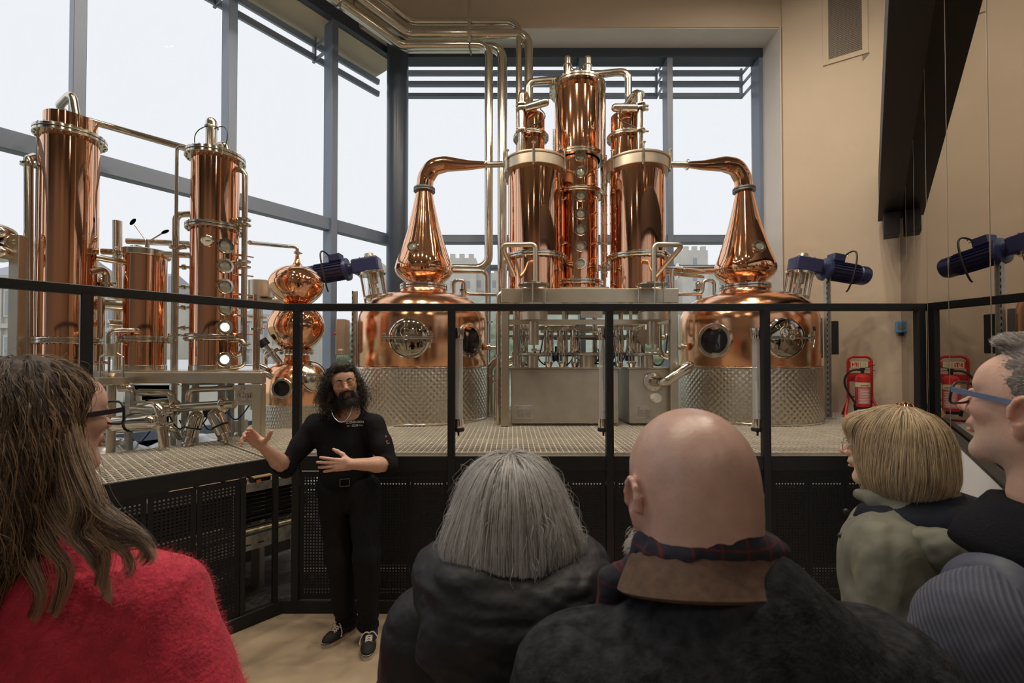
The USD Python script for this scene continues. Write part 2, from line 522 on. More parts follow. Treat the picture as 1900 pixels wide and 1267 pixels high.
# ================================================================ the room
FX = lambda y: -6.721 + 0.754 * y                 # the glazed left facade, in plan
GX = lambda y: 0.405 + 0.80 * y                   # the dark mirror-glass wall on the right, in plan
FD, GD = norm((0.754, 1, 0)), norm((0.80, 1, 0))
FN, GN = np.array([-FD[1], FD[0], 0]), np.array([-GD[1], GD[0], 0])   # FN points outside, GN into the room
YB, ZT, ZC = 6.5, 6.27, 7.4
TR = at(905, 445, YB)[2]
PIER0, PIER1 = np.array([3.67, 5.97]), np.array([4.67, 5.31])

b = B()
room = sg.Polygon([(FX(-5), -5), (5.6, -5), (5.6, 0.95), (GX(1.05) + 0.05, 1.05), (5.3, 5.9), (3.9, 6.6), (FX(6.6), 6.6)])
Mz = np.eye(4); Mz[2, 3] = -0.12
obj('floor', b.poly(room, 0.12, Mz), 'concrete', kind='structure', label='buff polished concrete floor with faint shadows')
Mz = np.eye(4); Mz[2, 3] = ZC
obj('ceiling', B().poly(room.buffer(0.2), 0.1, Mz), 'ceiling_paint', kind='structure')
obj('wall_back', B().box((0.85, 6.25, (ZT + ZC) / 2), (6.0, 0.5, ZC - ZT)), 'plaster', kind='structure', label='beige bulkhead above the back window')
# right pier: the reveal beside the window and the long cream wall
pier = sg.Polygon([PIER0, PIER1, PIER1 + (0.25, 0.4), (4.2, 6.75), (3.66, 6.75)])
Mz = np.eye(4)
obj('wall_right', B().poly(pier, ZC, Mz), 'plaster', kind='structure', label='warm cream plaster wall right of the back window')
obj('trim_2', B().box((3.648, 6.21, ZT / 2), (0.012, 0.46, ZT)), 'plaster_white', kind='structure', label='white reveal on the right of the back window')
obj('trim_3', B().box((0.75, 6.24, ZT - 0.006), (5.79, 0.45, 0.012)), 'plaster_white', kind='structure', label='pale soffit above the back window')
wf = B().box((-2.5, -5.06, ZC / 2), (16.4, 0.12, ZC))
obj('wall_front', wf, 'dark_wall', kind='structure')
obj('wall_side', B().box((5.66, -2.0, ZC / 2), (0.12, 6.1, ZC)), 'plaster', kind='structure')
obj('wall_side', B().box((3.49, 1.0, ZC / 2), (4.46, 0.12, ZC)), 'plaster', kind='structure')

# mirror-glass wall: panels one by one with fine steel joints
gw = thing('wall_mirror', 'wall of tall dark mirror glass panels along the right side', None, (GX(3), 3, 0), kind='structure')
ys = [1.07, 1.45, 2.2, 2.97, 3.74, 4.5, 5.32]
for a, c in zip(ys[:-1], ys[1:]):
    p, q = np.array([GX(a), a, 0]) + GD * 0.003, np.array([GX(c), c, 0]) - GD * 0.003
    mid = (p + q) / 2 - GN * 0.012
    M = np.eye(4); M[:3, 0], M[:3, 1], M[:3, 3] = GD, GN, mid
    obj('glass_panel', B().box((0, 0, ZC / 2), (np.linalg.norm(q - p), 0.024, ZC), M), 'mirror_glass', gw)
for a in ys[1:-1]:
    o = np.array([GX(a), a, 0]) - GN * 0.014
    obj('panel_joint', B().bar(o, o + (0, 0, ZC), 0.007, 0.03, GN), 'steel_satin', gw)

# ---- glazed facade on the left
w1 = thing('window_1', 'tall slanting glass curtain wall of grey aluminium bays on the left', None, (FX(3), 3, 0), kind='structure')
my = [5.78 - 0.958 * k for k in range(12)]
fp = lambda y, z, off=0.0: np.array([FX(y), y, z]) + FN * off
for y in my:
    obj('mullion', B().bar(fp(y, 0, 0.02), fp(y, ZT + 0.0, 0.02), 0.085, 0.20, FN, 0.004), 'mullion', w1)
obj('transom', B().bar(fp(-5, TR, 0.02), fp(6.6, TR, 0.02), 0.11, 0.16, (0, 0, 1), 0.004), 'mullion', w1)
obj('transom', B().bar(fp(-5, 1.0, 0.03), fp(6.6, 1.0, 0.03), 0.09, 0.09, (0, 0, 1), 0.004), 'mullion', w1)
obj('head_beam', B().bar(fp(-5, ZT + 0.02, 0.03), fp(6.6, ZT + 0.02, 0.03), 0.24, 0.26, (0, 0, 1), 0.004), 'column_paint', w1)
obj('upper_wall', B().bar(fp(-5, 6.8, 0.25), fp(6.6, 6.8, 0.25), 0.5, 1.3), 'plaster', w1)
obj('sill', B().bar(fp(-5, 0.05, 0.03), fp(6.6, 0.05, 0.03), 0.2, 0.1), 'mullion', w1)
ye = [6.62] + my
for a, c in zip(ye[:-1], ye[1:]):
    for z0, z1 in ((0.1, 0.96), (1.04, TR - 0.06), (TR + 0.06, ZT - 0.1)):
        p, q = fp(c + 0.03, (z0 + z1) / 2, 0.05), fp(a - 0.03, (z0 + z1) / 2, 0.05)
        obj('pane', B().bar(p, q, 0.012, z1 - z0), 'window_glass', w1)
LZ = [at(905, y, 6.9)[2] for y in (111, 136, 156, 178)]
for a, c in zip(ye[:-1], ye[1:]):
    for z in LZ:
        p, q = fp(c + 0.015, z, 0.42), fp(a - 0.015, z, 0.42)
        obj('louvre', B().bar(p, q, 0.06, 0.075, np.array([FN[0] * -0.25, FN[1] * -0.25, 1]), 0.003), 'louvre', w1)
    if a < 6:
        br = B().bar(fp(a, LZ[-1] - 0.05, 0.44), fp(a, ZT, 0.44), 0.03, 0.06, FN)
        for z in LZ:
            br.bar(fp(a, z - 0.02, 0.1), fp(a, z - 0.02, 0.44), 0.012, 0.05)
        obj('louvre_bracket', br, 'louvre', w1)

# ---- back window
w2 = thing('window_2', 'wide back window of grey aluminium bays with sun louvres at its head', None, (1, YB, 0), kind='structure')
xs = [at(px, 440, YB)[0] for px in (905, 1079, 1240)]
for x in xs:
    obj('mullion', B().box((x, YB, ZT / 2), (0.085, 0.2, ZT), None, 0.004), 'mullion', w2)
XR = at(1412, 440, YB)[0]
obj('mullion', B().box((XR - 0.03, YB, ZT / 2), (0.07, 0.2, ZT), None, 0.004), 'mullion', w2)
XL = FX(YB)
for z, h in ((TR, 0.11), (at(905, 497, YB)[2], 0.06), (1.0, 0.09)):
    obj('transom', B().box(((XL + XR) / 2, YB, z), (XR - XL, 0.15, h), None, 0.004), 'mullion', w2)
obj('head_beam', B().box(((XL + XR) / 2, YB, ZT - 0.07), (XR - XL, 0.22, 0.15), None, 0.004), 'column_paint', w2)
obj('sill', B().box(((XL + XR) / 2, YB, 0.05), (XR - XL, 0.2, 0.1)), 'mullion', w2)
xe = [XL + 0.15] + xs + [XR - 0.03]
for a, c in zip(xe[:-1], xe[1:]):
    for z0, z1 in ((0.1, 0.96), (1.04, TR - 0.06), (TR + 0.06, ZT - 0.14)):
        obj('pane', B().box(((a + c) / 2, YB + 0.03, (z0 + z1) / 2), (c - a - 0.08, 0.012, z1 - z0)), 'window_glass', w2)
    for z in LZ:
        M = frame((0, 0.28, 1), (1, 0, 0), ((a + c) / 2, YB + 0.4, z))
        obj('louvre', B().box((0, 0, 0), (c - a - 0.03, 0.06, 0.07), M, 0.003), 'louvre', w2)
    br = B().box((c - 0.03, YB + 0.42, (LZ[-1] + ZT) / 2), (0.03, 0.05, ZT - LZ[-1] + 0.05))
    for z in LZ:
        br.box((c - 0.03, YB + 0.26, z - 0.02), (0.012, 0.3, 0.05))
    obj('louvre_bracket', br, 'louvre', w2)
cx, cy = at(737, 440, 6.3)[0], 6.3
obj('trim_1', B().cyl((cx, cy, 0), (cx, cy, ZT + 0.05), 0.15, 40), 'column_paint', kind='structure', label='round dark steel column in the corner between the two windows')

# ---- vent grille high on the cream wall
PD = np.array([*(PIER1 - PIER0), 0]); PD = norm(PD); PN = np.array([PD[1], -PD[0], 0])
def wall_pt(px, py, off=0.0):
    r = at(px, py, 1.0) - EYE
    A = np.array([PIER0[0], PIER0[1], 0]) - EYE
    return EYE + r * (np.dot(A, PN) / np.dot(r, PN)) + PN * off
g0, g1 = wall_pt(1527, 121), wall_pt(1611, 101)
zb = (g0[2] + g1[2]) / 2
wv = np.linalg.norm((g1 - g0)[:2]); ctr = (g0 + g1) / 2; hv = 1.1
v = thing('vent_grille', 'square mesh ventilation grille high on the cream wall', 'vent', (ctr[0], ctr[1], zb))
Mv = np.eye(4); Mv[:3, 0], Mv[:3, 1], Mv[:3, 3] = PD, PN, (ctr[0], ctr[1], zb)
fr = B()
for x in (-wv / 2 + 0.03, wv / 2 - 0.03):
    fr.box((x, 0.008, hv / 2), (0.06, 0.016, hv), Mv, 0.002)
for z in (0.03, hv - 0.03):
    fr.box((0, 0.008, z), (wv - 0.12, 0.016, 0.06), Mv, 0.002)
obj('frame', fr, 'plaster', v)
obj('backing', B().box((0, 0.003, hv / 2), (wv - 0.11, 0.004, hv - 0.11), Mv), 'mesh_grille', v)
wire = B()
n = 16
for k in range(int((wv + hv) / 0.028)):
    d = k * 0.028
    for sgn in (1, -1):
        x0, z0 = (-wv / 2 + 0.06), d
        a = (x0 + max(0, d - hv), min(d, hv)); c_ = (x0 + min(d, wv - 0.12), max(0, d - (wv - 0.12)))
        if sgn < 0:
            a, c_ = (a[0], hv - a[1]), (c_[0], hv - c_[1])
        p, q = [(Mv @ np.array([x, 0.009, z, 1]))[:3] for x, z in (a, c_)]
        if np.linalg.norm(p - q) > 0.02:
            wire.bar(p, q, 0.006, 0.005, PN)
obj('mesh', wire, 'mesh_wire', v, kind='stuff')

# ---- dark steel beam along the mirror glass
zf, zn = 3.42, 3.80
be = thing('steel_beam', 'black steel beam running overhead along the mirror glass wall', 'beam', (GX(3.5), 3.5, 3.4))
p, q = np.array([GX(5.25), 5.25, zf + 0.3]) + GN * 0.10, np.array([GX(1.2), 1.2, zn + 0.42]) + GN * 0.10
obj('web', B().bar(p, q, 0.19, 0.6, (0, 0, 1), 0.006), 'beam_black', be)
p2, q2 = p - (0, 0, 0.30) + GN * 0.0, q - (0, 0, 0.30)
obj('bottom_flange', B().bar(p2, q2, 0.21, 0.03, (0, 0, 1), 0.003), 'beam_black', be)
o = np.array([GX(5.06), 5.06, 3.28]) + GN * 0.09
Mb = np.eye(4); Mb[:3, 0], Mb[:3, 1], Mb[:3, 3] = GD, GN, o
obj('end_bracket', B().box((0, 0, 0), (0.22, 0.14, 0.26), Mb, 0.005), 'beam_black', be)

# ---- white low partition in front of the mirror glass
wp = thing('low_partition', 'white low partition with a dark cap beside the mirror glass', 'partition', (GX(1.8), 1.8, 0))
p, q = np.array([GX(1.12), 1.12, 0]) + GN * 0.025, np.array([GX(2.55), 2.55, 0]) + GN * 0.025
obj('panel', B().bar(p + (0, 0, 0.69), q + (0, 0, 0.69), 0.028, 1.38), 'white_panel', wp)
obj('cap', B().bar(p + (0, 0, 1.39), q + (0, 0, 1.387), 0.030, 0.016, (0, 0, 1), 0.003), 'black_steel', wp)

# ================================================================ ceiling lamps
k = 0
for (x, y, z) in [(-3.3, 2.2, 6.4), (-2.1, 1.9, 6.4), (-0.9, 1.9, 6.4), (0.3, 1.9, 6.4), (1.5, 2.0, 6.4), (-2.3, 3.5, 6.4), (-0.9, 3.4, 6.4), (0.4, 3.4, 6.4), (1.8, 3.5, 6.4), (2.7, 3.5, 6.4), (2.95, 4.35, 6.8), (-4.5, -3.2, 6.4), (-1.0, -3.4, 6.4), (2.4, -3.2, 6.4)]:
    lamp = thing('ceiling_spotlight', 'warm round spotlight hanging from the ceiling', 'lamp', (x, y, z), 'ceiling spotlights')
    obj('housing', B().lathe([(0.075, 0.02), (0.085, 0), (0.09, 0.01), (0.09, 0.22), (0.03, 0.26), (0, 0.26)], (x, y, z), seg=20), 'black_steel', lamp)
    obj('stem', B().cyl((x, y, z + 0.26), (x, y, ZC), 0.012, 8), 'black_steel', lamp)
    obj('lens', B().lathe([(0, 0.012), (0.074, 0.016)][::-1], (x, y, z), seg=20), 'lamp_warm', lamp)

# ================================================================ platform, railing
HD, YC, XC = 1.062, 3.075, -1.5766
C0 = np.array([XC, YC, 0.0])
LD = norm((-0.865, -1, 0)); LN = np.array([LD[1], -LD[0], 0.0])      # along the left edge towards the camera; LN into the platform
XE = 2.855
CB = C0 + LN * 1.06
deck_c = sg.Polygon([(XC, YC), (XE, YC), (GX(5.25) - 0.03, 5.25), (4.60, 5.36), (3.66, 5.95), (3.6, 6.38), (-1.75, 6.38), (-2.75, 5.0), (-2.62, 4.25), tuple(CB[:2])])
e1 = C0 + LD * 3.6
deck_l = sg.Polygon([tuple(C0[:2]), tuple(e1[:2]), tuple((e1 + LN * 1.06)[:2]), tuple(CB[:2])])
S1, S2, S3 = np.array([-1.03, 5.2]), np.array([2.73, 5.2]), np.array([-2.24, 4.62])
holes = shapely.union_all([sg.Point(S1).buffer(0.72), sg.Point(S2).buffer(0.72), sg.Point(S3).buffer(0.28)])

deck = thing('platform', 'raised distillery platform with steel grating top and black perforated front', 'platform', (0.7, YC, 0))


def grating(poly, ux, o, parent, pitch=0.04):
    """One grating panel: bars along two directions clipped to the panel's outline."""
    b_ = B()
    uy = np.array([-ux[1], ux[0]])
    R = np.array([ux, uy])
    loc_ = shapely.affinity.affine_transform(poly, [ux[0], ux[1], uy[0], uy[1], -np.dot(ux, o), -np.dot(uy, o)])
    x0, y0, x1, y1 = loc_.bounds
    inner = loc_.buffer(-0.004)
    for ax in (0, 1):
        lo, hi = ((x0, x1), (y0, y1))[ax]
        pitch = (0.041, 0.056)[ax]
        for k in range(int(math.ceil(lo / pitch)), int(hi / pitch) + 1):
            c = k * pitch
            ln = sg.LineString([(c, y0 - 1), (c, y1 + 1)] if ax == 0 else [(x0 - 1, c), (x1 + 1, c)])
            g = inner.intersection(ln)
            for seg in getattr(g, 'geoms', [g]):
                if seg.is_empty or seg.length < 0.02:
                    continue
                pq = [np.array([*(R.T @ np.array(t) + o), HD - (0.0125 if ax == 0 else 0.0035)]) for t in (seg.coords[0], seg.coords[-1])]
                b_.bar(pq[0], pq[1], 0.005, 0.025 if ax == 0 else 0.007)
    for r_ in getattr(loc_, 'geoms', [loc_]):
        cc = [np.array([*(R.T @ np.array(t) + o), HD - 0.015]) for t in r_.exterior.coords]
        for p_, q_ in zip(cc[:-1], cc[1:]):
            if np.linalg.norm(p_ - q_) > 0.02:
                b_.bar(p_, q_, 0.006, 0.031)
    if b_.k:
        obj('grating_panel', b_, 'grating_steel', parent, kind='stuff')


import shapely.affinity
top = deck_c.buffer(-0.012).difference(holes)
gx = [-3.0, -1.2, -0.2, 0.8, 1.8, 2.8, 5.0]
gy = [3.2, 3.75, 4.75, 6.5]
for x0, x1 in zip(gx[:-1], gx[1:]):
    for y0, y1 in zip(gy[:-1], gy[1:]):
        c = top.intersection(sg.box(x0 + 0.002, y0 + 0.002, x1 - 0.002, y1 - 0.002))
        for g in getattr(c, 'geoms', [c]):
            if g.area > 0.01:
                grating(g, np.array([1.0, 0.0]), np.array([-0.2, YC]), deck)
tl = deck_l.buffer(-0.012)
for k in range(4):
    cell = sg.Polygon([tuple((C0 + LD * s_ + LN * t_)[:2]) for s_, t_ in ((k * 1.0 - 0.9, -0.1), (k + 0.1, -0.1), (k + 0.1, 1.2), (k - 0.9, 1.2))])
    c = tl.intersection(cell)
    if c.area > 0.01:
        grating(c, LD[:2], C0[:2], deck)
# bearers and legs under the grating
Mz = np.eye(4); Mz[2, 3] = 0.003
obj('deck_shade_sheet', B().poly(shapely.union_all([deck_c, deck_l]).buffer(-0.03), 0.006, Mz), 'pit', deck)  # dark sheet added over the floor so the grating gaps look shaded
for y in (3.75, 4.75, 5.7):
    obj('bearer', B().box((0.6, y, HD - 0.10), (4.4, 0.06, 0.12), None, 0.004), 'galvanised', deck)
for y in (3.5, 4.3, 5.2):
    for x in (-1.2, 0.2, 1.8):
        obj('leg', B().box((x, y, (HD - 0.16) / 2), (0.08, 0.08, HD - 0.16), None, 0.004), 'galvanised', deck)
e_in = CB + LD * 2.6
obj('bearer', B().bar(CB + (0, 0, HD - 0.10), e_in + (0, 0, HD - 0.10), 0.06, 0.12), 'galvanised', deck)
# fascia, base channel
fz = HD - 0.045
obj('fascia', B().box(((XC + XE) / 2, YC - 0.005, fz), (XE - XC, 0.02, 0.10), None, 0.003), 'black_steel', deck)
obj('edge_strip', B().box(((XC + XE) / 2, YC + 0.012, HD - 0.004), (XE - XC, 0.03, 0.01)), 'grating_steel', deck)
obj('fascia', B().bar(C0 - LN * 0.005 + (0, 0, fz), e1 - LN * 0.005 + (0, 0, fz), 0.02, 0.10, (0, 0, 1), 0.003), 'black_steel', deck)
obj('edge_strip', B().bar(C0 + LN * 0.012 + (0, 0, HD - 0.004), e1 + LN * 0.012 + (0, 0, HD - 0.004), 0.03, 0.01), 'grating_steel', deck)
obj('base_channel', B().box(((XC + XE) / 2, YC, 0.045), (XE - XC, 0.05, 0.09), None, 0.004), 'black_steel', deck)
obj('base_channel', B().bar(C0 + (0, 0, 0.045), e1 + (0, 0, 0.045), 0.05, 0.09, (0, 0, 1), 0.004), 'black_steel', deck)


def perforated(u, o, w, z0, z1, n_out, parent, ncol):
    """Sheet with real round holes in a field of ncol columns, 20 mm pitch."""
    pit, r, t = 0.0205, 0.0058, 0.003
    fw = ncol * pit
    nr = int((z1 - z0 - 0.06) / pit)
    fh = nr * pit
    x0, y0 = (w - fw) / 2, (z1 - z0 - fh) / 2
    M = np.eye(4); M[:3, 0], M[:3, 1], M[:3, 2], M[:3, 3] = u, (0, 0, 1), n_out, o + np.array([0, 0, z0])
    b_ = B()
    for (xa, xb, ya, yb) in ((0, w, 0, y0), (0, w, y0 + fh, z1 - z0), (0, x0, y0, y0 + fh), (x0 + fw, w, y0, y0 + fh)):
        b_.add([[xa, ya, 0], [xb, ya, 0], [xb, yb, 0], [xa, yb, 0]], [[0, 1, 2, 3]], None, M)
    for xa, ya, xb, yb in ((0, 0, w, 0), (w, 0, w, z1 - z0), (w, z1 - z0, 0, z1 - z0), (0, z1 - z0, 0, 0)):
        b_.add([[xa, ya, 0], [xa, ya, -t], [xb, yb, -t], [xb, yb, 0]], [[0, 1, 2, 3]], None, M)
    h = pit / 2
    sq = [(h, 0), (h, h), (0, h), (-h, h), (-h, 0), (-h, -h), (0, -h), (h, -h)]
    th = np.arange(8) * math.pi / 4
    cir = np.stack([r * np.cos(th), r * np.sin(th)], 1)
    v = np.vstack([np.column_stack([np.array(sq), np.zeros(8)]), np.column_stack([cir, np.zeros(8)]), np.column_stack([cir, np.full(8, -t)])])
    f = []
    for k in range(8):
        j = (k + 1) % 8
        f += [[k, j, 8 + j], [k, 8 + j, 8 + k], [8 + k, 8 + j, 16 + j], [8 + k, 16 + j, 16 + k]]
    f = np.array(f)
    i, j = np.meshgrid(np.arange(ncol), np.arange(nr), indexing='ij')
    c = np.stack([x0 + (i.ravel() + .5) * pit, y0 + (j.ravel() + .5) * pit, np.zeros(i.size)], 1)
    V = (c[:, None] + v[None]).reshape(-1, 3)
    F = (np.arange(len(c))[:, None, None] * 24 + f[None]).reshape(-1, 3)
    b_.add(V, F, None, M)
    for zz in (0.012, z1 - z0 - 0.012):
        for xx in (0.012, w - 0.012):
            b_.lathe([(0.004, 0), (0.004, 0.002), (0, 0.003)], M=M @ np.array([[1, 0, 0, xx], [0, 1, 0, zz], [0, 0, 1, 0], [0, 0, 0, 1.0]]), seg=8)
    obj('perforated_panel', b_, 'black_panel', parent)


post_x = [at(px, 700, YC)[0] for px in (552, 838, 1130.5, 1420, 1707)]
for a, c in zip(post_x[:-1], post_x[1:]):
    w = (c - a - 0.06) / 4
    for k in range(4):
        perforated(np.array([1.0, 0, 0]), np.array([a + 0.03 + k * w + 0.001, YC - 0.012, 0]), w - 0.002, 0.095, HD - 0.10, np.array([0, -1.0, 0]), deck, 10)
SB = [0.265, 0.50, 0.735, 0.965, 1.015, 1.25, 1.49, 1.73, 1.955]
for a, c in zip(SB[:-1], SB[1:]):
    if c - a > 0.1:
        perforated(-LD, C0 + LD * c - LN * 0.012, c - a - 0.004, 0.095, HD - 0.10, -LN, deck, 9)
for s_, w in ((0.05, 0.03), (0.25, 0.03)):
    p_ = C0 + LD * s_
    obj('divider', B().bar(p_ + (0, 0, 0.09), p_ + (0, 0, HD - 0.09), w, 0.04, LN, 0.003), 'black_steel', deck)
obj('added_bright_bar', B().box((0.65, YC + 0.07, 0.845), (4.3, 0.06, 0.03), None, 0.003), 'galvanised', deck)  # bright bars added behind the panels so the perforations look lit
obj('added_bright_bar', B().box((0.65, YC + 0.07, 0.20), (4.3, 0.05, 0.11), None, 0.003), 'galvanised', deck)
obj('added_bright_bar', B().bar(C0 + LN * 0.09 + LD * 0.33 + np.array([0, 0, 0.62]), C0 + LN * 0.09 + LD * 2.0 + np.array([0, 0, 0.62]), 0.05, 0.03), 'galvanised', deck)
obj('added_bright_bar', B().bar(C0 + LN * 0.09 + LD * 0.33 + np.array([0, 0, 0.30]), C0 + LN * 0.09 + LD * 2.0 + np.array([0, 0, 0.30]), 0.05, 0.05), 'galvanised', deck)
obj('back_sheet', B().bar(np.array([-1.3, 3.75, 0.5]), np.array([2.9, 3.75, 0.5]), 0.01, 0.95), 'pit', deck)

# railing: posts, top rails and clear infill panes
HR = 2.0908
rail = thing('guard_rail', 'black square-tube guard rail with clear glass infill along the platform edge', 'railing', (0.7, YC, 0))
for x in post_x:
    obj('post', B().box((x, YC - 0.001, HR / 2), (0.05, 0.05, HR), None, 0.004), 'black_steel', rail)
obj('top_rail', B().box(((XC + XE + 0.01) / 2, YC, HR), (XE - XC + 0.03, 0.05, 0.05), None, 0.004), 'black_steel', rail)
e2 = C0 + LD * 3.4
obj('top_rail', B().bar(C0 + (0, 0, HR), e2 + (0, 0, HR), 0.05, 0.05, (0, 0, 1), 0.004), 'black_steel', rail)
for s_ in (0.993, 1.985, 2.98):
    p_ = C0 + LD * s_
    obj('post', B().bar(p_, p_ + (0, 0, HR), 0.05, 0.05, LN, 0.004), 'black_steel', rail)
for a, c in zip(post_x[:-1], post_x[1:]):
    obj('glass_pane', B().box(((a + c) / 2, YC + 0.004, (HR + HD) / 2), (c - a - 0.055, 0.008, HR - HD - 0.06)), 'rail_glass', rail)
for a, c in ((0.03, 0.965), (1.02, 1.955), (2.01, 2.95)):
    obj('glass_pane', B().bar(C0 + LD * a + (0, 0, (HR + HD) / 2), C0 + LD * c + (0, 0, (HR + HD) / 2), 0.008, HR - HD - 0.06), 'rail_glass', rail)

# sampling tubes hung on three railing posts
for k, (x, px, lb) in enumerate(zip(post_x[1:4], (851, 1119, 1404), ('first', 'second', 'third'))):
    wh = ('on the post in front of the left pot still', 'on the middle post in front of the steel tank', 'on the post in front of the right pot still')[k]
    p_ = at(px, 610, YC + 0.055)
    z1, z0 = p_[2], at(px, 795, YC + 0.055)[2]
    st = thing('sampling_tube', f'clear sampling tube {wh}', 'sampling tube', (p_[0], p_[1], z0), 'sampling tubes on the railing posts')
    o = np.array([p_[0], p_[1], 0])
    obj('tube', B().lathe([(0.031, z0 + 0.03), (0.031, z1 - 0.03)], o, seg=20), 'tube_glass', st)
    obj('float', B().cyl(o + (0.0, 0, z0 + 0.04), o + (0, 0, z0 + 0.33), 0.010, 10), 'label_white', st)
    obj('scale_strip', B().box(o + (0.0, -0.012, (z0 + z1) / 2 + 0.1), (0.010, 0.002, 0.36)), 'steel_brushed', st)
    for zz, h in ((z0, 0.07), (z1 - 0.07, 0.06)):
        obj('end_cap', B().lathe([(0, zz), (0.034, zz), (0.036, zz + 0.004), (0.036, zz + h), (0.031, zz + h)], o, seg=20), 'steel_polished', st)
    for zz in (z0 - 0.006, z1 - 0.008):
        obj('collar', B().lathe([(0, zz - 0.012), (0.04, zz - 0.012), (0.042, zz), (0.04, zz + 0.012), (0, zz + 0.012)], o, seg=20), ('rubber', 'steel')[int(zz > 1.5)], st)
    obj('drain_nipple', B().lathe([(0, z0 - 0.05), (0.007, z0 - 0.05), (0.007, z0 - 0.03), (0.013, z0 - 0.02), (0.013, z0 - 0.006)], o, seg=10), 'rubber', st)
    br = B()
    for zz in (z0 + 0.12, z1 - 0.05):
        br.bar(o + (0, 0, zz), (x, YC + 0.02, zz), 0.012, 0.02)
    obj('bracket', br, 'steel', st)


# ================================================================ fittings shared by the vessels
def flange(b_, o, z, r, h, rin=0.02, nb=20, axis=(0, 0, 1)):
    o_ = np.array([o[0], o[1], z])
    b_.ring(o_, axis, max(r - 0.06, rin), r, h * 0.46, 48)
    b_.ring(o_ + np.array([0, 0, h * 0.54]), axis, max(r - 0.06, rin), r, h * 0.46, 48)
    b_.bolts(o_ + np.array([0, 0, h]), axis, r - 0.016, 0.008, 0.009, nb)
    b_.bolts(o_, (0, 0, -1), r - 0.016, 0.008, 0.009, nb)
    return b_


def sight(parent, p, d, r, glass='sight_glass', name='sight_glass'):
    """Round bolted sight glass at p facing d: a steel ring part with its pane as a sub-part."""
    d = norm(d)
    rg = B().ring(p - d * 0.03, d, r * 0.70, r, 0.055, 28, 0.004)
    rg.bolts(p + d * 0.025, d, r * 0.86, r * 0.085, r * 0.06, 8)
    rg.lathe([(r * 0.92, -0.05), (r * 0.92, -0.03)], p, d, 24)
    q = obj(name, rg, 'steel_polished', parent)
    obj('pane', B().lathe([(r * 0.72, 0.010), (r * 0.5, 0.014), (0, 0.016)], p, d, 24), glass, q)
    return q


def clampb(b_, p, d, r):
    """Tri-clamp joint around a pipe of radius r."""
    d = norm(d)
    b_.lathe([(r, -0.014), (r * 1.7, -0.010), (r * 1.75, 0), (r * 1.7, 0.010), (r, 0.014)], p, d, 16, crease=60)
    x = frame(d)[:3, 0]
    b_.cyl(p + x * r * 1.5 - d * 0.006, p + x * r * 2.6 - d * 0.006, r * 0.35, 6)
    return b_


def pipe(name, label, pts, r, mat_='steel', cat='pipe', rad=None, clamps=(), parent=None, group=None, seg=12):
    """A bent pipe; clamps: fractions along the path with a clamp joint."""
    pts = [np.asarray(p, float) for p in pts]
    path = fillet(pts, rad or r * 3, 6)
    b_ = B().tube(path, r, seg)
    L = np.concatenate([[0], np.cumsum(np.linalg.norm(np.diff(path, axis=0), axis=1))])
    cl = B()
    for f in clamps:
        s_ = f * L[-1]
        k = min(np.searchsorted(L, s_, 'right') - 1, len(path) - 2)
        d = norm(path[k + 1] - path[k])
        clampb(cl, path[k] + d * (s_ - L[k]), d, r)
    if parent is not None:
        q = obj(name, b_, mat_, parent)
        if cl.k:
            obj('clamp', cl, 'steel_polished', q if str(q.GetPath()).count('/') < 4 else parent)
        return q
    if not cl.k:
        return obj(name, b_, mat_, None, label, cat, group, loc=pts[0])
    t = thing(name, label, cat, pts[0], group)
    obj('tube', b_, mat_, t)
    obj('clamp', cl, 'steel_polished', t)
    return t


def bullet(b_, p, d, L, r):
    """Closed steel cylinder with a domed end."""
    prof = [(0, 0), (r * 0.9, 0), (r, 0.006), (r, L - r)] + [(r * math.cos(a), L - r + r * math.sin(a)) for a in np.linspace(0.2, math.pi / 2, 6)]
    return b_.lathe(prof, p, d, 20)


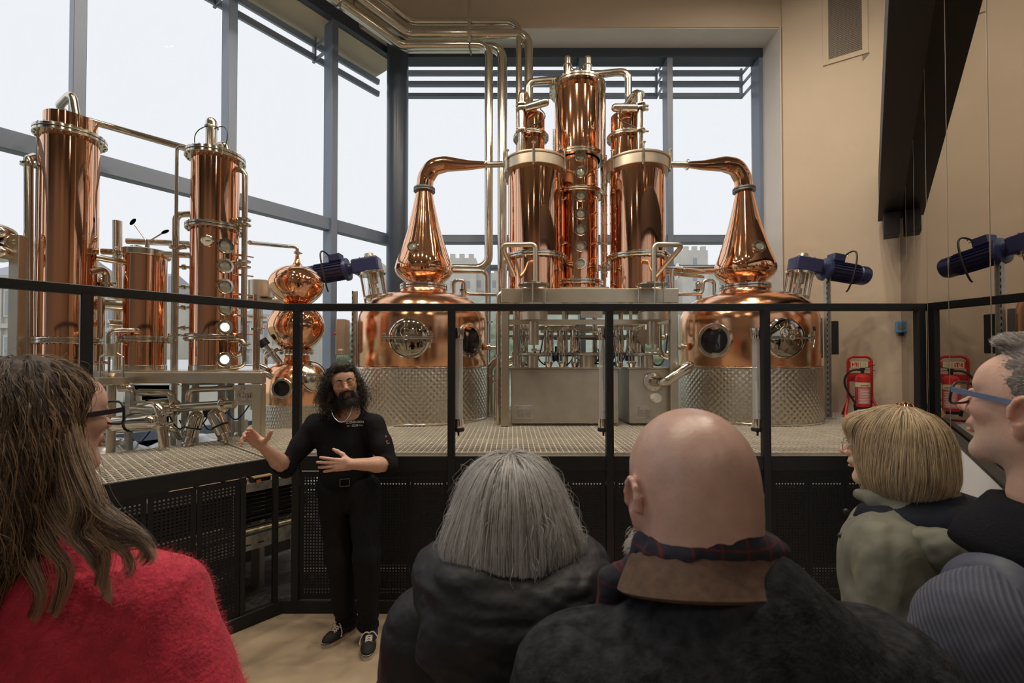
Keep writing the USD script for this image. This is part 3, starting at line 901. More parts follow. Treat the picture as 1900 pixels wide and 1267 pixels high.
# ================================================================ two big pot stills
def pot_still(c, label, side, txt):
    X, Y = c
    st = thing('pot_still', label, 'still', (X, Y, HD))
    o = (X, Y, 0)
    sk = B().lathe([(0.742, HD + 0.02), (0.745, HD + 0.03), (0.745, 1.642), (0.735, 1.652)], o, seg=96)
    obj('skirt', sk, 'dimpled_steel', st)
    obj('skirt_band', B().ring((X, Y, HD), (0, 0, 1), 0.70, 0.752, 0.022, 96).ring((X, Y, 1.635), (0, 0, 1), 0.70, 0.755, 0.016, 96).bolts((X, Y, 1.651), (0, 0, 1), 0.742, 0.006, 0.008, 72), 'steel', st)
    zs = 2.14
    prof = [(0.725, 1.65), (0.73, 1.66), (0.732, zs)]
    for a in np.linspace(8, 90, 14):
        a = math.radians(a)
        prof.append((0.30 + 0.432 * math.cos(a) ** 0.85 if a < 1.57 else 0.30, zs + 0.345 * math.sin(a)))
    prof += [(0.285, 2.50), (0.27, 2.525), (0.262, 2.55)]
    obj('pot', B().lathe(prof, o, seg=96), 'copper_pot', st)
    obj('neck_flange', flange(B(), o, 2.545, 0.275, 0.055, nb=28), 'steel', st)
    hp = [(0.20, 2.60), (0.215, 2.625), (0.25, 2.655), (0.30, 2.70), (0.328, 2.745), (0.335, 2.79), (0.325, 2.84), (0.305, 2.90), (0.282, 2.96), (0.258, 3.03), (0.232, 3.11), (0.205, 3.20), (0.178, 3.30), (0.150, 3.42), (0.124, 3.54), (0.104, 3.64), (0.093, 3.70)]
    obj('head', B().lathe(hp, o, seg=72), 'copper_bright', st)
    obj('head_collar', B().ring((X, Y, 3.70), (0, 0, 1), 0.08, 0.125, 0.02, 36).ring((X, Y, 3.725), (0, 0, 1), 0.08, 0.125, 0.02, 36).bolts((X, Y, 3.745), (0, 0, 1), 0.112, 0.006, 0.008, 14), 'steel_dark', st)
    # swan neck towards the column vessel
    s_ = side
    pts = fillet([(X, Y, 3.74), (X + s_ * 0.015, Y, 3.86), (X + s_ * 0.10, Y - 0.02, 3.99), (X + s_ * 0.26, Y - 0.05, 4.01), (X + s_ * 0.52, Y - 0.12, 3.965), (X + s_ * 0.74, Y - 0.18, 3.945)], 0.14, 7)
    L = np.concatenate([[0], np.cumsum(np.linalg.norm(np.diff(pts, axis=0), axis=1))]) / 1.0
    rr = np.interp(L / L[-1], [0, 0.2, 0.42, 0.6, 1.0], [0.096, 0.098, 0.092, 0.07, 0.034])
    obj('swan_neck', B().tube(pts, rr, 32), 'copper_bright', st)
    e = pts[-1]
    tail = B().tube([e - (s_ * 0.02, 0, 0), e + (s_ * 0.42, -0.02, 0.0)], 0.033, 14)
    clampb(tail, e, (s_, 0, 0), 0.034)
    obj('neck_pipe', tail, 'steel', st)
    # manway with its domed polished cover, straight towards the viewer
    m = np.array([X, Y - 0.725, 1.945])
    d = np.array([0, -1.0, 0])
    mw = obj('manway', B().lathe([(0.19, -0.06), (0.205, -0.05), (0.205, 0.03), (0.192, 0.045), (0.188, 0.045)], m, d, 48), 'steel_polished', st)
    obj('cover', B().lathe([(0.188, 0.04), (0.17, 0.052), (0.12, 0.072), (0.06, 0.084), (0, 0.088)], m, d, 48), 'cover_steel', mw)
    obj('clamp_bar', B().bar(m + (-0.25, -0.10, 0), m + (0.25, -0.10, 0), 0.012, 0.022, (0, 0, 1), 0.003).cyl(m + (0, -0.08, 0), m + (0, -0.135, 0), 0.022, 14).torus(m + (0, -0.15, 0), d, 0.02, 0.005, 16, 6), 'steel', mw)
    hg = B()
    for sx in (-1, 1):
        hg.box(m + (sx * 0.235, -0.05, 0), (0.035, 0.06, 0.09), None, 0.006)
    hg.cyl(m + (0.245, -0.11, -0.02), m + (0.225, -0.12, -0.085), 0.007, 8).ball(m + (0.225, -0.12, -0.09), 0.014, 10)
    hg.cyl(m + (0.245, -0.11, 0.02), m + (0.235, -0.12, 0.07), 0.007, 8)
    obj('hinge', hg, 'steel', mw)
    obj('grip', B().cyl(m + (0.235, -0.12, 0.068), m + (0.23, -0.122, 0.11), 0.012, 10), 'rubber', mw)
    Mt = frame(d, (1, 0, 0), m + (0.03, -0.080, 0.045)); Mt[:3, 1] = (0, 0, 1); Mt[:3, 0] = (1, 0, 0); Mt[:3, 2] = (0, -1, 0)
    eb = B().text('Carl', 0.052, Mt, 0.008, True)
    sk_ = m + np.array([-0.02, -0.082, 0.06])
    for r_ in (0.055,):
        eb.torus(sk_, d, r_, 0.0035, 24, 6, arc=(math.pi * 0.62, math.pi * 1.9))
    eb.bar(sk_ + (-0.012, 0, 0.053), sk_ + (-0.012, 0.006, 0.085), 0.005, 0.005).bar(sk_ + (0.012, 0, 0.053), sk_ + (0.012, 0.006, 0.085), 0.005, 0.005)
    obj('emblem', eb, 'steel_satin', mw)
    # the dark window on the column side
    a = math.radians(51) * s_
    d = np.array([math.sin(a), -math.cos(a), 0])
    p = np.array([X, Y, 1.935]) + d * 0.725
    w = obj('porthole', B().ring(p - d * 0.06, d, 0.145, 0.185, 0.085, 40, 0.005).bolts(p + d * 0.025, d, 0.168, 0.009, 0.008, 16), 'steel', st)
    obj('pane', B().lathe([(0.148, 0.004), (0.08, 0.009), (0, 0.010)], p, d, 40), 'dark_glass', w)
    # sight glass on the cone
    a = math.radians(-14 if s_ > 0 else 2)
    d = norm((math.sin(a), -math.cos(a), 0.28))
    sight(st, np.array([X, Y, 2.985]) + np.array([math.sin(a), -math.cos(a), 0]) * 0.277, d, 0.068)
    # drain outlet and small side pipe
    q = np.array([X + s_ * 0.725, Y - 0.1, 1.87])
    pb = B().tube(fillet([q, q + (s_ * 0.16, -0.01, 0), q + (s_ * 0.17, -0.01, 0.9)], 0.05), 0.026, 12)
    clampb(pb, q + (s_ * 0.05, 0, 0), (1, 0, 0), 0.028)
    obj('outlet_pipe', pb, 'steel', st)
    obj('stub', B().lathe([(0.05, -0.06), (0.03, 0.0), (0.028, 0.06)], q, (s_, 0, 0), 16), 'copper_bright', st)
    # pipe looping out of the shoulder on the column side
    q = np.array([X + s_ * 0.34, Y + 0.05, 2.45])
    obj('shoulder_pipe', B().tube(fillet([q, q + (0, 0, 0.22), q + (s_ * 0.13, 0, 0.22), q + (s_ * 0.14, 0, 0.06), q + (s_ * 0.56, 0, 0.05), q + (s_ * 0.58, 0, -0.45), q + (s_ * 0.72, 0, -0.45)], 0.05), 0.022, 12), 'steel', st)
    # instruments on the shoulder
    q = np.array([X + s_ * 0.42, Y + 0.28, 2.40])
    ins = bullet(B(), q, (0.05 * s_, 0, 1), 0.30, 0.042)
    ins.ring(q + (0.006 * s_, 0, 0.16), (0.05 * s_, 0, 1), 0.03, 0.052, 0.02, 20)
    obj('valve_actuator', ins, 'steel', st)
    obj('valve_clamp', B().torus(q + (0.01 * s_, 0, 0.19), (0, 0, 1), 0.044, 0.008, 20, 6), 'cable_black', st)
    q = np.array([X - s_ * 0.10 + s_ * 0.25, Y - 0.15, 2.47])
    return st


sL = pot_still(S1, 'left copper pot still, its swan neck pointing right', 1, '')
sR = pot_still(S2, 'right copper pot still beside the cream wall, its swan neck pointing left', -1, '')


# ---- agitator motors on glass cylinders
def agitator(c, side, label):
    """side -1: the motor points left (left still), +1: right."""
    X, Y = c
    base = np.array([X + side * 0.52, Y - 0.10, 2.38])
    ax = norm((side * 0.17, -0.02, 1.0))
    g = thing('agitator', label, 'motor', base)
    M = frame(ax, (side, 0, 0), base)
    P = lambda x, y, z: (M @ np.array([x, y, z, 1]))[:3]
    obj('pedestal', B().lathe([(0.07, -0.10), (0.07, 0.06)], M=M, seg=20), 'steel', g)
    fl = B()
    for z, r in ((0.055, 0.135), (0.325, 0.155)):
        fl.lathe([(0.03, z), (r - 0.004, z), (r, z + 0.004), (r, z + 0.026), (r - 0.004, z + 0.03), (0.03, z + 0.03), (0.03, z)], M=M, seg=32)
    obj('flange', fl, 'steel', g)
    rods = B()
    for k in range(5):
        a = 2 * math.pi * (k + 0.3) / 5
        rods.cyl(P(0.125 * math.cos(a), 0.125 * math.sin(a), 0.01), P(0.125 * math.cos(a), 0.125 * math.sin(a), 0.33), 0.014, 10)
    obj('tie_rod', rods, 'steel', g)
    obj('glass_cylinder', B().lathe([(0.105, 0.085), (0.105, 0.325)], M=M, seg=32), 'clear_glass', g)
    sh = B().lathe([(0.05, 0.085), (0.05, 0.17), (0.03, 0.18), (0.03, 0.22), (0.055, 0.23), (0.055, 0.325)], M=M, seg=20)
    obj('shaft_seal', sh, 'steel_satin', g)
    mx = norm(M[:3, 0] + M[:3, 2] * (0.0 if side > 0 else -0.02))
    gb = B()
    bevel_box = m3.Manifold.batch_hull([m3.Manifold.sphere(0.025, 16).translate((x, y, z)) for x in (-0.085, 0.17) for y in (-0.075, 0.075) for z in (0.38, 0.50)])
    gb.mesh(bevel_box, 30, M)
    gb.lathe([(0.085, 0.355), (0.085, 0.40)], M=M, seg=24)
    for x in (-0.03, 0.03, 0.09):
        gb.box((x, 0, 0.525), (0.012, 0.16, 0.012), M)
    obj('gearbox', gb, 'motor_blue', g)
    obj('cap', B().lathe([(0.055, 0.52), (0.05, 0.57), (0.046, 0.575), (0, 0.578)], M=M, seg=20), 'steel_satin', g)
    Mm = frame(M[:3, 0], M[:3, 2], P(0.18, 0, 0.44))
    mb = B().lathe([(0.07, -0.02), (0.06, 0.03), (0.065, 0.06), (0.125, 0.075), (0.13, 0.085), (0.13, 0.115), (0.10, 0.12), (0.098, 0.46), (0.108, 0.47), (0.108, 0.55), (0.095, 0.575), (0, 0.578)], M=Mm, seg=32)
    for k in range(20):
        a = 2 * math.pi * k / 20
        R_ = rotz(a)
        mb.box((0.104, 0, 0.29), (0.02, 0.005, 0.32), Mm @ R_)
    obj('motor', mb, 'motor_blue', g)
    tb = B().box((0.145, 0.0, 0.20), (0.09, 0.13, 0.14), Mm, 0.01).box((0.115, 0, 0.20), (0.05, 0.09, 0.10), Mm)
    obj('terminal_box', tb, 'motor_blue', g)
    obj('nameplate', B().box((0.0, -0.103 if side > 0 else 0.103, 0.20), (0.05, 0.006, 0.06), Mm), 'label_cream', g)
    # supply cable dropping to the strut
    q = (Mm @ np.array([0.17, 0.06 * side, 0.25, 1]))[:3]
    end = np.array([q[0] + side * (-0.0), q[1] - 0.02, 2.50])
    pts = [q, q + (side * 0.05, -0.10, 0.02), q + (side * 0.03, -0.13, -0.12), end + (0, -0.08, 0.1), end]
    t_ = np.linspace(0, 1, 20)
    from scipy.interpolate import CubicSpline
    cs = CubicSpline(np.linspace(0, 1, 5), np.array(pts))
    obj('cable', B().tube(cs(t_), 0.009, 8), 'cable_black', g)
    obj('lifting_lug', B().torus((Mm @ np.array([0.20, 0, 0.31, 1]))[:3], M[:3, 1], 0.018, 0.005, 14, 6), 'steel', g)
    return g


agitator(S1, -1, 'blue electric stirrer motor leaning left on the left pot still')
agitator(S2, 1, 'blue electric stirrer motor leaning right on the right pot still')

# cable struts and switch boxes beside the stills
for (px, py, Yq, lb, lb2, sx) in ((1531, 498, 5.05, 'upright perforated steel strut right of the right pot still', 'black switch box on the strut beside the right pot still', 1), (655, 540, 5.0, 'upright steel strut left of the left pot still', 'grey-brown switch box on the strut beside the left pot still', -1)):
    t = at(px, py, Yq)
    s_ = thing('cable_strut', lb, 'strut', (t[0], t[1], HD))
    stb = B().bar((t[0], t[1], HD), t, 0.010, 0.045, (0, 1, 0)).bar((t[0] + 0.025, t[1] + 0.02, HD), t + (0.025, 0.02, 0), 0.045, 0.004, (0, 1, 0)).bar((t[0] + 0.045, t[1], HD), t + (0.045, 0, 0), 0.004, 0.045, (0, 1, 0))
    obj('channel', stb, 'galvanised', s_)
    sl = B()
    for k in range(int((t[2] - HD) / 0.06)):
        sl.box((t[0] - 0.0, t[1] - 0.024, HD + 0.04 + 0.06 * k), (0.008, 0.003, 0.03))
    obj('slots', sl, 'rubber', s_, kind='stuff')
    obj('base_foot', B().box((t[0] + 0.02, t[1], HD + 0.006), (0.12, 0.1, 0.012)), 'galvanised', s_)
    bx = thing('switch_box', lb2, 'switch box', (t[0], t[1], 1.85))
    if sx > 0:
        obj('case', B().box((t[0] + 0.10, t[1] + 0.05, 1.98), (0.10, 0.10, 0.38), None, 0.006), 'rubber', bx)
        obj('cover', B().box((t[0] - 0.065, t[1] + 0.06, 1.98), (0.11, 0.06, 0.46), None, 0.006), 'steel_dark', bx)
    else:
        obj('case', B().box((t[0] - 0.105, t[1] - 0.02, 1.98), (0.10, 0.16, 0.40), None, 0.006), 'steel_brushed', bx)
        obj('button', B().cyl((t[0] - 0.15, t[1] - 0.08, 2.02), (t[0] - 0.175, t[1] - 0.08, 2.02), 0.016, 12), 'label_red', bx)
        obj('label', B().box((t[0] - 0.10, t[1] - 0.102, 1.84), (0.05, 0.003, 0.02)), 'label_cream', bx)

# ================================================================ centre: steel frame, two vessels, rectifying column
def V(*a):
    return np.array(a, float)


cf = thing('column_stand', 'satin steel frame carrying the three central copper columns', 'stand', (0.77, 5.0, HD))
YF, YR = 4.47, 5.62
fr = B()
for y in (YF, YR):
    for x in (-0.07, 1.62):
        obj('leg', B().box((x, y, (HD + 2.42) / 2), (0.075, 0.075, 2.42 - HD), None, 0.005), 'steel_satin', cf)
obj('beam', B().box((0.775, YF - 0.005, 2.37), (1.77, 0.09, 0.14), None, 0.005), 'steel_satin', cf)
obj('beam', B().box((0.775, YR, 2.37), (1.77, 0.09, 0.14), None, 0.005), 'steel_satin', cf)
for x in (-0.07, 1.62):
    obj('beam', B().box((x, 5.04, 2.37), (0.08, 1.06, 0.14), None, 0.005), 'steel_satin', cf)
obj('top_plate', B().box((0.775, 5.04, 2.437), (1.70, 1.2, 0.012)), 'steel_satin', cf)
for z, y in ((2.11, YF + 0.02), (2.13, YR)):
    obj('cross_rail', B().box((0.775, y, z), (1.62, 0.05, 0.05), None, 0.004), 'steel_satin', cf)
for x in (0.32, 0.52, 1.2):
    obj('hanger', B().bar((x, YF + 0.02, 2.13), (x, YF + 0.02, 2.31), 0.03, 0.012), 'steel_satin', cf)
obj('nameplate', B().box((0.80, YF - 0.01, 2.21), (0.22, 0.006, 0.12), None, 0.002), 'steel_satin', cf)
for k, h in enumerate((0.02, 0.012)):
    Mt = frame((0, -1, 0), (1, 0, 0), (0.80, YF - 0.014, 2.22 - 0.035 * k)); Mt[:3, 1] = (0, 0, 1); Mt[:3, 0] = (1, 0, 0)
    obj('lettering', B().text(('Carl', 'C A R L')[k], h * 1.6, Mt, 0.001, True), 'engraving', cf)
sl = B()
for k in range(22):
    sl.box((-0.109, YF - 0.01, HD + 0.05 + k * 0.055), (0.003, 0.012, 0.03))
obj('punched_holes', sl, 'label_white', cf, kind='stuff')


def vessel(x, y, label, loff, side):
    o = (x, y, 0)
    v = thing('copper_vessel', label, 'vessel', (x, y, 2.443))
    obj('body', B().lathe([(0.30, 2.445), (0.30, 3.82)], o, seg=72), 'copper', v)
    obj('foot_ring', B().ring((x, y, 2.444), (0, 0, 1), 0.27, 0.31, 0.015, 64), 'steel', v)
    obj('flange', flange(B(), o, 2.83, 0.352, 0.05, 0.29, 32), 'steel', v)
    lid = B().lathe([(0.29, 3.80), (0.345, 3.80), (0.35, 3.805), (0.35, 3.905), (0.345, 3.912), (0.36, 3.92), (0.36, 3.935), (0.0, 3.95)], o, seg=72)
    obj('lid', lid, 'steel_satin', v)
    for k, a in enumerate((-150, -95, -30, 30, 95, 150)):
        a = math.radians(a)
        d = V(math.cos(a), math.sin(a), 0)
        p = V(x, y, 0) + d * 0.362
        cl = B().box((0, 0, 0), (0.022, 0.03, 0.14), frame((0, 0, 1), d, p + V(0, 0, 3.86)), 0.004).cyl(p + V(0, 0, 3.93), p + V(0, 0, 4.0), 0.009, 8)
        cl.ball(p + V(0, 0, 4.0), 0.026, 12, (1, 1, 0.45)).cyl(p + V(0, 0, 3.80) - d * 0.01, p + V(0, 0, 3.77) - d * 0.01, 0.014, 8)
        obj('lid_clamp', cl, 'steel', v)
    lo = (x + loff, y + 0.02, 0)
    obj('upper_column', B().lathe([(0.155, 3.95), (0.155, 4.47), (0.15, 4.475), (0, 4.475)], lo, seg=48), 'copper', v)
    obj('upper_flange', flange(B(), lo, 4.21, 0.20, 0.04, 0.15, 20), 'steel', v)
    px = x + loff - 0.11 * side
    q = V(px, y - 0.18, 3.95)
    pp = B().tube(fillet([q, q + V(0, 0, 0.76), q + V(0.13 * side, 0.22, 0.60)], 0.07), 0.036, 14)
    clampb(pp, q + V(0, 0, 0.50), (0, 0, 1), 0.037)
    clampb(pp, q + V(0, 0, 0.26), (0, 0, 1), 0.037)
    clampb(pp, q + V(0, 0, 0.54), (0, 0, 1), 0.037)
    obj('riser_pipe', pp, 'steel', v)
    bl = bullet(B(), q + V(0.03 * side, -0.02, 0.50), V(side, 0, 0.28 if side > 0 else 0.02), 0.28, 0.042)
    bl.torus(q + V(0.20 * side, -0.02, 0.50 + (0.05 if side > 0 else 0)), V(side, 0, 0.2), 0.044, 0.007, 18, 6)
    obj('valve_actuator', bl, 'steel', v)
    from scipy.interpolate import CubicSpline
    cs = CubicSpline([0, .3, .6, 1], [q + V(0.2 * side, -0.04, 0.48), q + V(0.24 * side, -0.06, 0.36), q + V(0.12 * side, -0.05, 0.30), q + V(0.02 * side, -0.05, 0.22)])
    obj('cable', B().tube(cs(np.linspace(0, 1, 16)), 0.006, 6), 'cable_black', v)
    sp = B().tube([q + V(0.37 * side, 0.12, 0.0), q + V(0.37 * side, 0.12, 0.34)], 0.018, 10)
    obj('vent_tube', sp, 'steel', v)
    return v


XE1, XF1, XG, YG = 0.258, 1.405, 0.783, 5.28
vE = vessel(XE1, 4.97, 'left of the two wide copper vessels on the steel frame', -0.045, 1)
vF = vessel(XF1, 4.97, 'right of the two wide copper vessels on the steel frame', -0.13, -1)

g = thing('rectifying_column', 'tallest central copper column with a row of round sight glasses', 'column', (XG, YG, 2.443))
o = (XG, YG, 0)
obj('plinth', B().box((XG, YG - 0.05, 2.50), (0.62, 0.5, 0.10), None, 0.008), 'steel_satin', g)
obj('body', B().lathe([(0.245, 2.55), (0.245, 4.10)], o, seg=72), 'copper', g)
obj('upper_body', B().lathe([(0.272, 4.13), (0.272, 4.93), (0.26, 4.98), (0.0, 5.0)], o, seg=72), 'copper', g)
for z, r in ((2.60, 0.30), (3.655, 0.302), (4.085, 0.325)):
    obj('flange', flange(B(), o, z, r, 0.05, 0.235, 28), 'steel', g)
obj('top_flange', flange(B(), o, 4.93, 0.335, 0.055, 0.05, 28), 'steel', g)
for py in (290, 320, 364, 397, 427, 457, 489):
    zz = at(1075, py, YG - 0.245)[2]
    a = math.radians(-1)
    d = V(math.sin(a), -math.cos(a), 0)
    sight(g, V(XG, YG, zz) + d * 0.243, d, 0.066)
for k in range(8):
    zz = 2.72 + 0.17 * k
    for s_ in (1, -1):
        if k in (2, 5) or s_ > 0:
            a = math.radians(35 * s_)
            d = V(math.sin(a), -math.cos(a), 0)
            p = V(XG, YG, zz) + d * 0.24
            nb = B().cyl(p, p + d * 0.06, 0.012, 8).cyl(p + d * 0.03 - V(0, 0, .0), p + d * 0.03 + V(0.05 * s_, 0, -0.012), 0.006, 6).ball(p + d * 0.065, 0.014, 8)
            obj('tap', nb, 'copper_bright', g)
for k, px in enumerate((1052, 1089)):
    p = V(XG + (-0.125, 0.115)[k], YG - 0.05, 5.0)
    bl = B().cyl(p - V(0, 0, 0.02), p + V(0, 0, 0.05), 0.022, 10)
    bullet(bl, p + V(0, 0, 0.04), (0, 0, 1), 0.30, 0.046)
    bl.torus(p + V(0, 0, 0.22), (0, 0, 1), 0.048, 0.007, 18, 6)
    obj('valve_actuator', bl, 'steel', g)
cs = lambda P_, n=18: __import__('scipy.interpolate', fromlist=['x']).CubicSpline(np.linspace(0, 1, len(P_)), np.array(P_))(np.linspace(0, 1, n))
obj('cable', B().tube(cs([V(XG - 0.12, YG - 0.1, 5.22), V(XG - 0.02, YG - 0.13, 5.08), V(XG + 0.08, YG - 0.12, 5.02), V(XG + 0.2, YG - 0.08, 5.03)]), 0.006, 6), 'cable_black', g)
pr = pipe('vapour_pipe', 'steel vapour pipe from the tall central column down to the right vessel', [V(XG + 0.05, YG, 5.05), V(XG + 0.10, YG - 0.05, 5.10), V(XG + 0.58, YG - 0.12, 5.11), V(XG + 0.58, YG - 0.12, 4.72), V(XF1 - 0.0, 4.80, 4.62)], 0.042, cat='pipe', rad=0.10, clamps=(0.8,))
pl = pipe('vapour_pipe', 'steel vapour pipe from the tall central column down to the left vessel', [V(XG - 0.05, YG, 5.05), V(XG - 0.10, YG - 0.05, 5.06), V(XG - 0.60, YG - 0.15, 4.96), V(XG - 0.60, YG - 0.15, 4.62), V(XE1 - 0.10, 4.86, 4.56)], 0.042, cat='pipe', rad=0.10, clamps=(0.8,))
rp = B().tube([V(XG + 0.33, YG + 0.12, 2.45), V(XG + 0.33, YG + 0.12, 5.0)], 0.035, 12)
clampb(rp, V(XG + 0.33, YG + 0.12, 2.85), (0, 0, 1), 0.036)
obj('reflux_pipe', rp, 'steel', None, 'steel riser pipe standing just right of the tall central column', 'pipe', loc=(XG + 0.33, YG + 0.12, 2.443))
lp = B()
for k in range(12):
    zz = 2.75 + 0.115 * k
    lp.cyl(V(XG + 0.26, YG - 0.10, zz), V(XG + 0.33, YG - 0.05, zz), 0.008, 6).ball(V(XG + 0.33, YG - 0.05, zz), 0.018, 8)
lp.tube([V(XG + 0.33, YG - 0.05, 2.7), V(XG + 0.33, YG - 0.05, 4.15)], 0.012, 8)
obj('level_pipe', lp, 'steel', g)

# sampling bell jars in front of the frame
for k, (px, sx) in enumerate(((990, -1), (1210, 1))):
    p = at(px, 600, 4.28)
    x, y = p[0], 4.28
    zl, zb = at(px, 530, y)[2], at(px, 580, y)[2]
    j = thing('glass_bell_jar', ('glass spirit jar with looped pipe before the left copper vessel', 'glass spirit jar with looped pipe before the right copper vessel')[k], 'jar', (x, y, zb - 0.32))
    obj('lid', B().lathe([(0, zl), (0.148, zl), (0.152, zl + 0.004), (0.152, zl + 0.014), (0.06, zl + 0.03), (0, zl + 0.032)], (x, y, 0), seg=40), 'steel', j)
    obj('glass', B().lathe([(0.112, zb), (0.112, zl)], (x, y, 0), seg=40), 'clear_glass', j)
    obj('base_flange', B().lathe([(0.03, zb - 0.085), (0.10, zb - 0.085), (0.135, zb - 0.075), (0.135, zb), (0.04, zb), (0.035, zb + 0.05), (0, zb + 0.05)], (x, y, 0), seg=40).bolts((x, y, zb), (0, 0, 1), 0.124, 0.008, 0.012, 6), 'steel_satin', j)
    rd = B()
    for q in range(3):
        a = 2 * math.pi * (q + 0.2) / 3
        rd.cyl((x + 0.13 * math.cos(a), y + 0.13 * math.sin(a), zb - 0.02), (x + 0.13 * math.cos(a), y + 0.13 * math.sin(a), zl + 0.03), 0.007, 8)
    obj('tie_rod', rd, 'steel', j)
    obj('stem', B().lathe([(0.0, zb - 0.31), (0.048, zb - 0.31), (0.05, zb - 0.30), (0.05, zb - 0.08)], (x, y, 0), seg=20), 'steel_satin', j)
    obj('loop_pipe', B().tube(fillet([V(x + 0.02, y, zl + 0.02), V(x + 0.02, y, zl + 0.40), V(x + 0.31 * sx, y + 0.02, zl + 0.40), V(x + 0.18 * sx, y + 0.42, zl + 0.18)], 0.045), 0.024, 12), 'steel_satin', j)
    fn = B().cyl((x, y, zb - 0.31), (x, y, zb - 0.40), 0.012, 8).cyl((x - 0.02, y, zb - 0.36), (x + 0.06, y, zb - 0.36), 0.014, 8)
    obj('outlet_tap', fn, 'steel', j)
    jg = thing('glass_receiver', ('clear glass receiver under the left spirit jar', 'clear glass receiver under the right spirit jar')[k], 'jar', (x, y, 1.66))
    obj('glass', B().lathe([(0.10, 1.79), (0.10, 1.96)], (x, y + 0.15, 0), seg=32), 'clear_glass', jg)
    obj('base', B().lathe([(0.055, 1.65), (0.055, 1.77), (0.14, 1.775), (0.14, 1.795), (0, 1.795)], (x, y + 0.15, 0), seg=32), 'steel_satin', jg)
jm = thing('glass_receiver', 'clear glass receiver between the two spirit jars above the tank', 'jar', (0.78, 4.62, 1.66))
obj('glass', B().lathe([(0.11, 1.79), (0.11, 1.95)], (0.78, 4.62, 0), seg=32), 'clear_glass', jm)
obj('base', B().lathe([(0.075, 1.65), (0.075, 1.77), (0.14, 1.775), (0.14, 1.795), (0, 1.795)], (0.78, 4.62, 0), seg=32), 'steel_satin', jm)
obj('top_plate', B().lathe([(0.12, 1.95), (0.12, 1.965), (0, 1.965)], (0.78, 4.62, 0), seg=32), 'steel_dark', jm)

# stainless tanks on the platform below the columns
tk = thing('steel_tank', 'wide plain stainless tank with a nameplate standing on the grating', 'tank', (0.55, 4.85, HD))
obj('body', B().box((0.535, 4.85, (HD + 1.64) / 2 + 0.01), (1.09, 0.70, 1.64 - HD - 0.02), None, 0.008), 'steel_brushed', tk)
obj('rim', B().box((0.535, 4.85, 1.645), (1.13, 0.74, 0.014)), 'steel_satin', tk)
Mt = np.eye(4); Mt[:3, :3] = np.array([[1, 0, 0], [0, 0, -1], [0, 1, 0]]).astype(float)


def plate(name, parent, c, w, h):
    q = obj(name, B().box(c, (w, 0.004, h), None, 0.001), 'galvanised', parent)
    M = Mt.copy(); M[:3, 3] = (c[0], c[1] - 0.004, c[2])
    t = B().lathe([(0.0, 0.0), (0.010, 0.0), (0.010, 0.001), (0, 0.001)], (c[0] - w / 2 + 0.025, c[1] - 0.003, c[2] + h / 2 - 0.02), (0, -1, 0), 12)
    for k in range(6):
        zz = c[2] + h / 2 - 0.045 - k * (h - 0.06) / 6
        t.box((c[0] - w * 0.20, c[1] - 0.003, zz), (w * (0.42 if k % 2 else 0.36), 0.001, 0.006))
        t.box((c[0] + w * 0.24, c[1] - 0.003, zz), (w * (0.30 if k % 3 else 0.38), 0.001, 0.006))
    obj('engraving', t, 'engraving', q)


plate('nameplate', tk, (at(972, 765, 4.5)[0], 4.498, at(972, 765, 4.5)[2]), 0.19, 0.14)
t2 = thing('steel_tank', 'narrow stainless tank with a bent flanged pipe, right of the wide tank', 'tank', (1.43, 4.85, HD))
obj('body', B().box((1.42, 4.86, (HD + 1.64) / 2 + 0.01), (0.46, 0.70, 1.64 - HD - 0.02), None, 0.008), 'steel_brushed', t2)
obj('rim', B().box((1.42, 4.86, 1.645), (0.50, 0.74, 0.014)), 'steel_satin', t2)
plate('nameplate', t2, (at(1195, 765, 4.5)[0], 4.508, at(1195, 765, 4.5)[2]), 0.16, 0.13)
p = at(1212, 708, 4.5)
obj('flange', B().ring(V(p[0], 4.51, p[2]), (0, -1, 0), 0.04, 0.095, 0.02, 36, 0.003).bolts(V(p[0], 4.49, p[2]), (0, -1, 0), 0.08, 0.008, 0.008, 10), 'steel', t2)
q1, q2 = V(p[0] + 0.04, 4.30, p[2]), at(1284, 676, 4.26)
obj('bent_pipe', B().tube(fillet([V(p[0], 4.50, p[2]), q1, q2 + V(-0.01, 0, 0), q2 + V(0.03, 0.25, -0.06)], 0.09), 0.052, 20), 'steel', t2)
c_ = at(1216, 738, 4.5)
obj('sensor', B().cyl(V(c_[0], 4.51, c_[2]), V(c_[0], 4.46, c_[2]), 0.05, 24).cyl(V(c_[0], 4.47, c_[2]), V(c_[0], 4.43, c_[2]), 0.042, 24), 'label_white', t2)

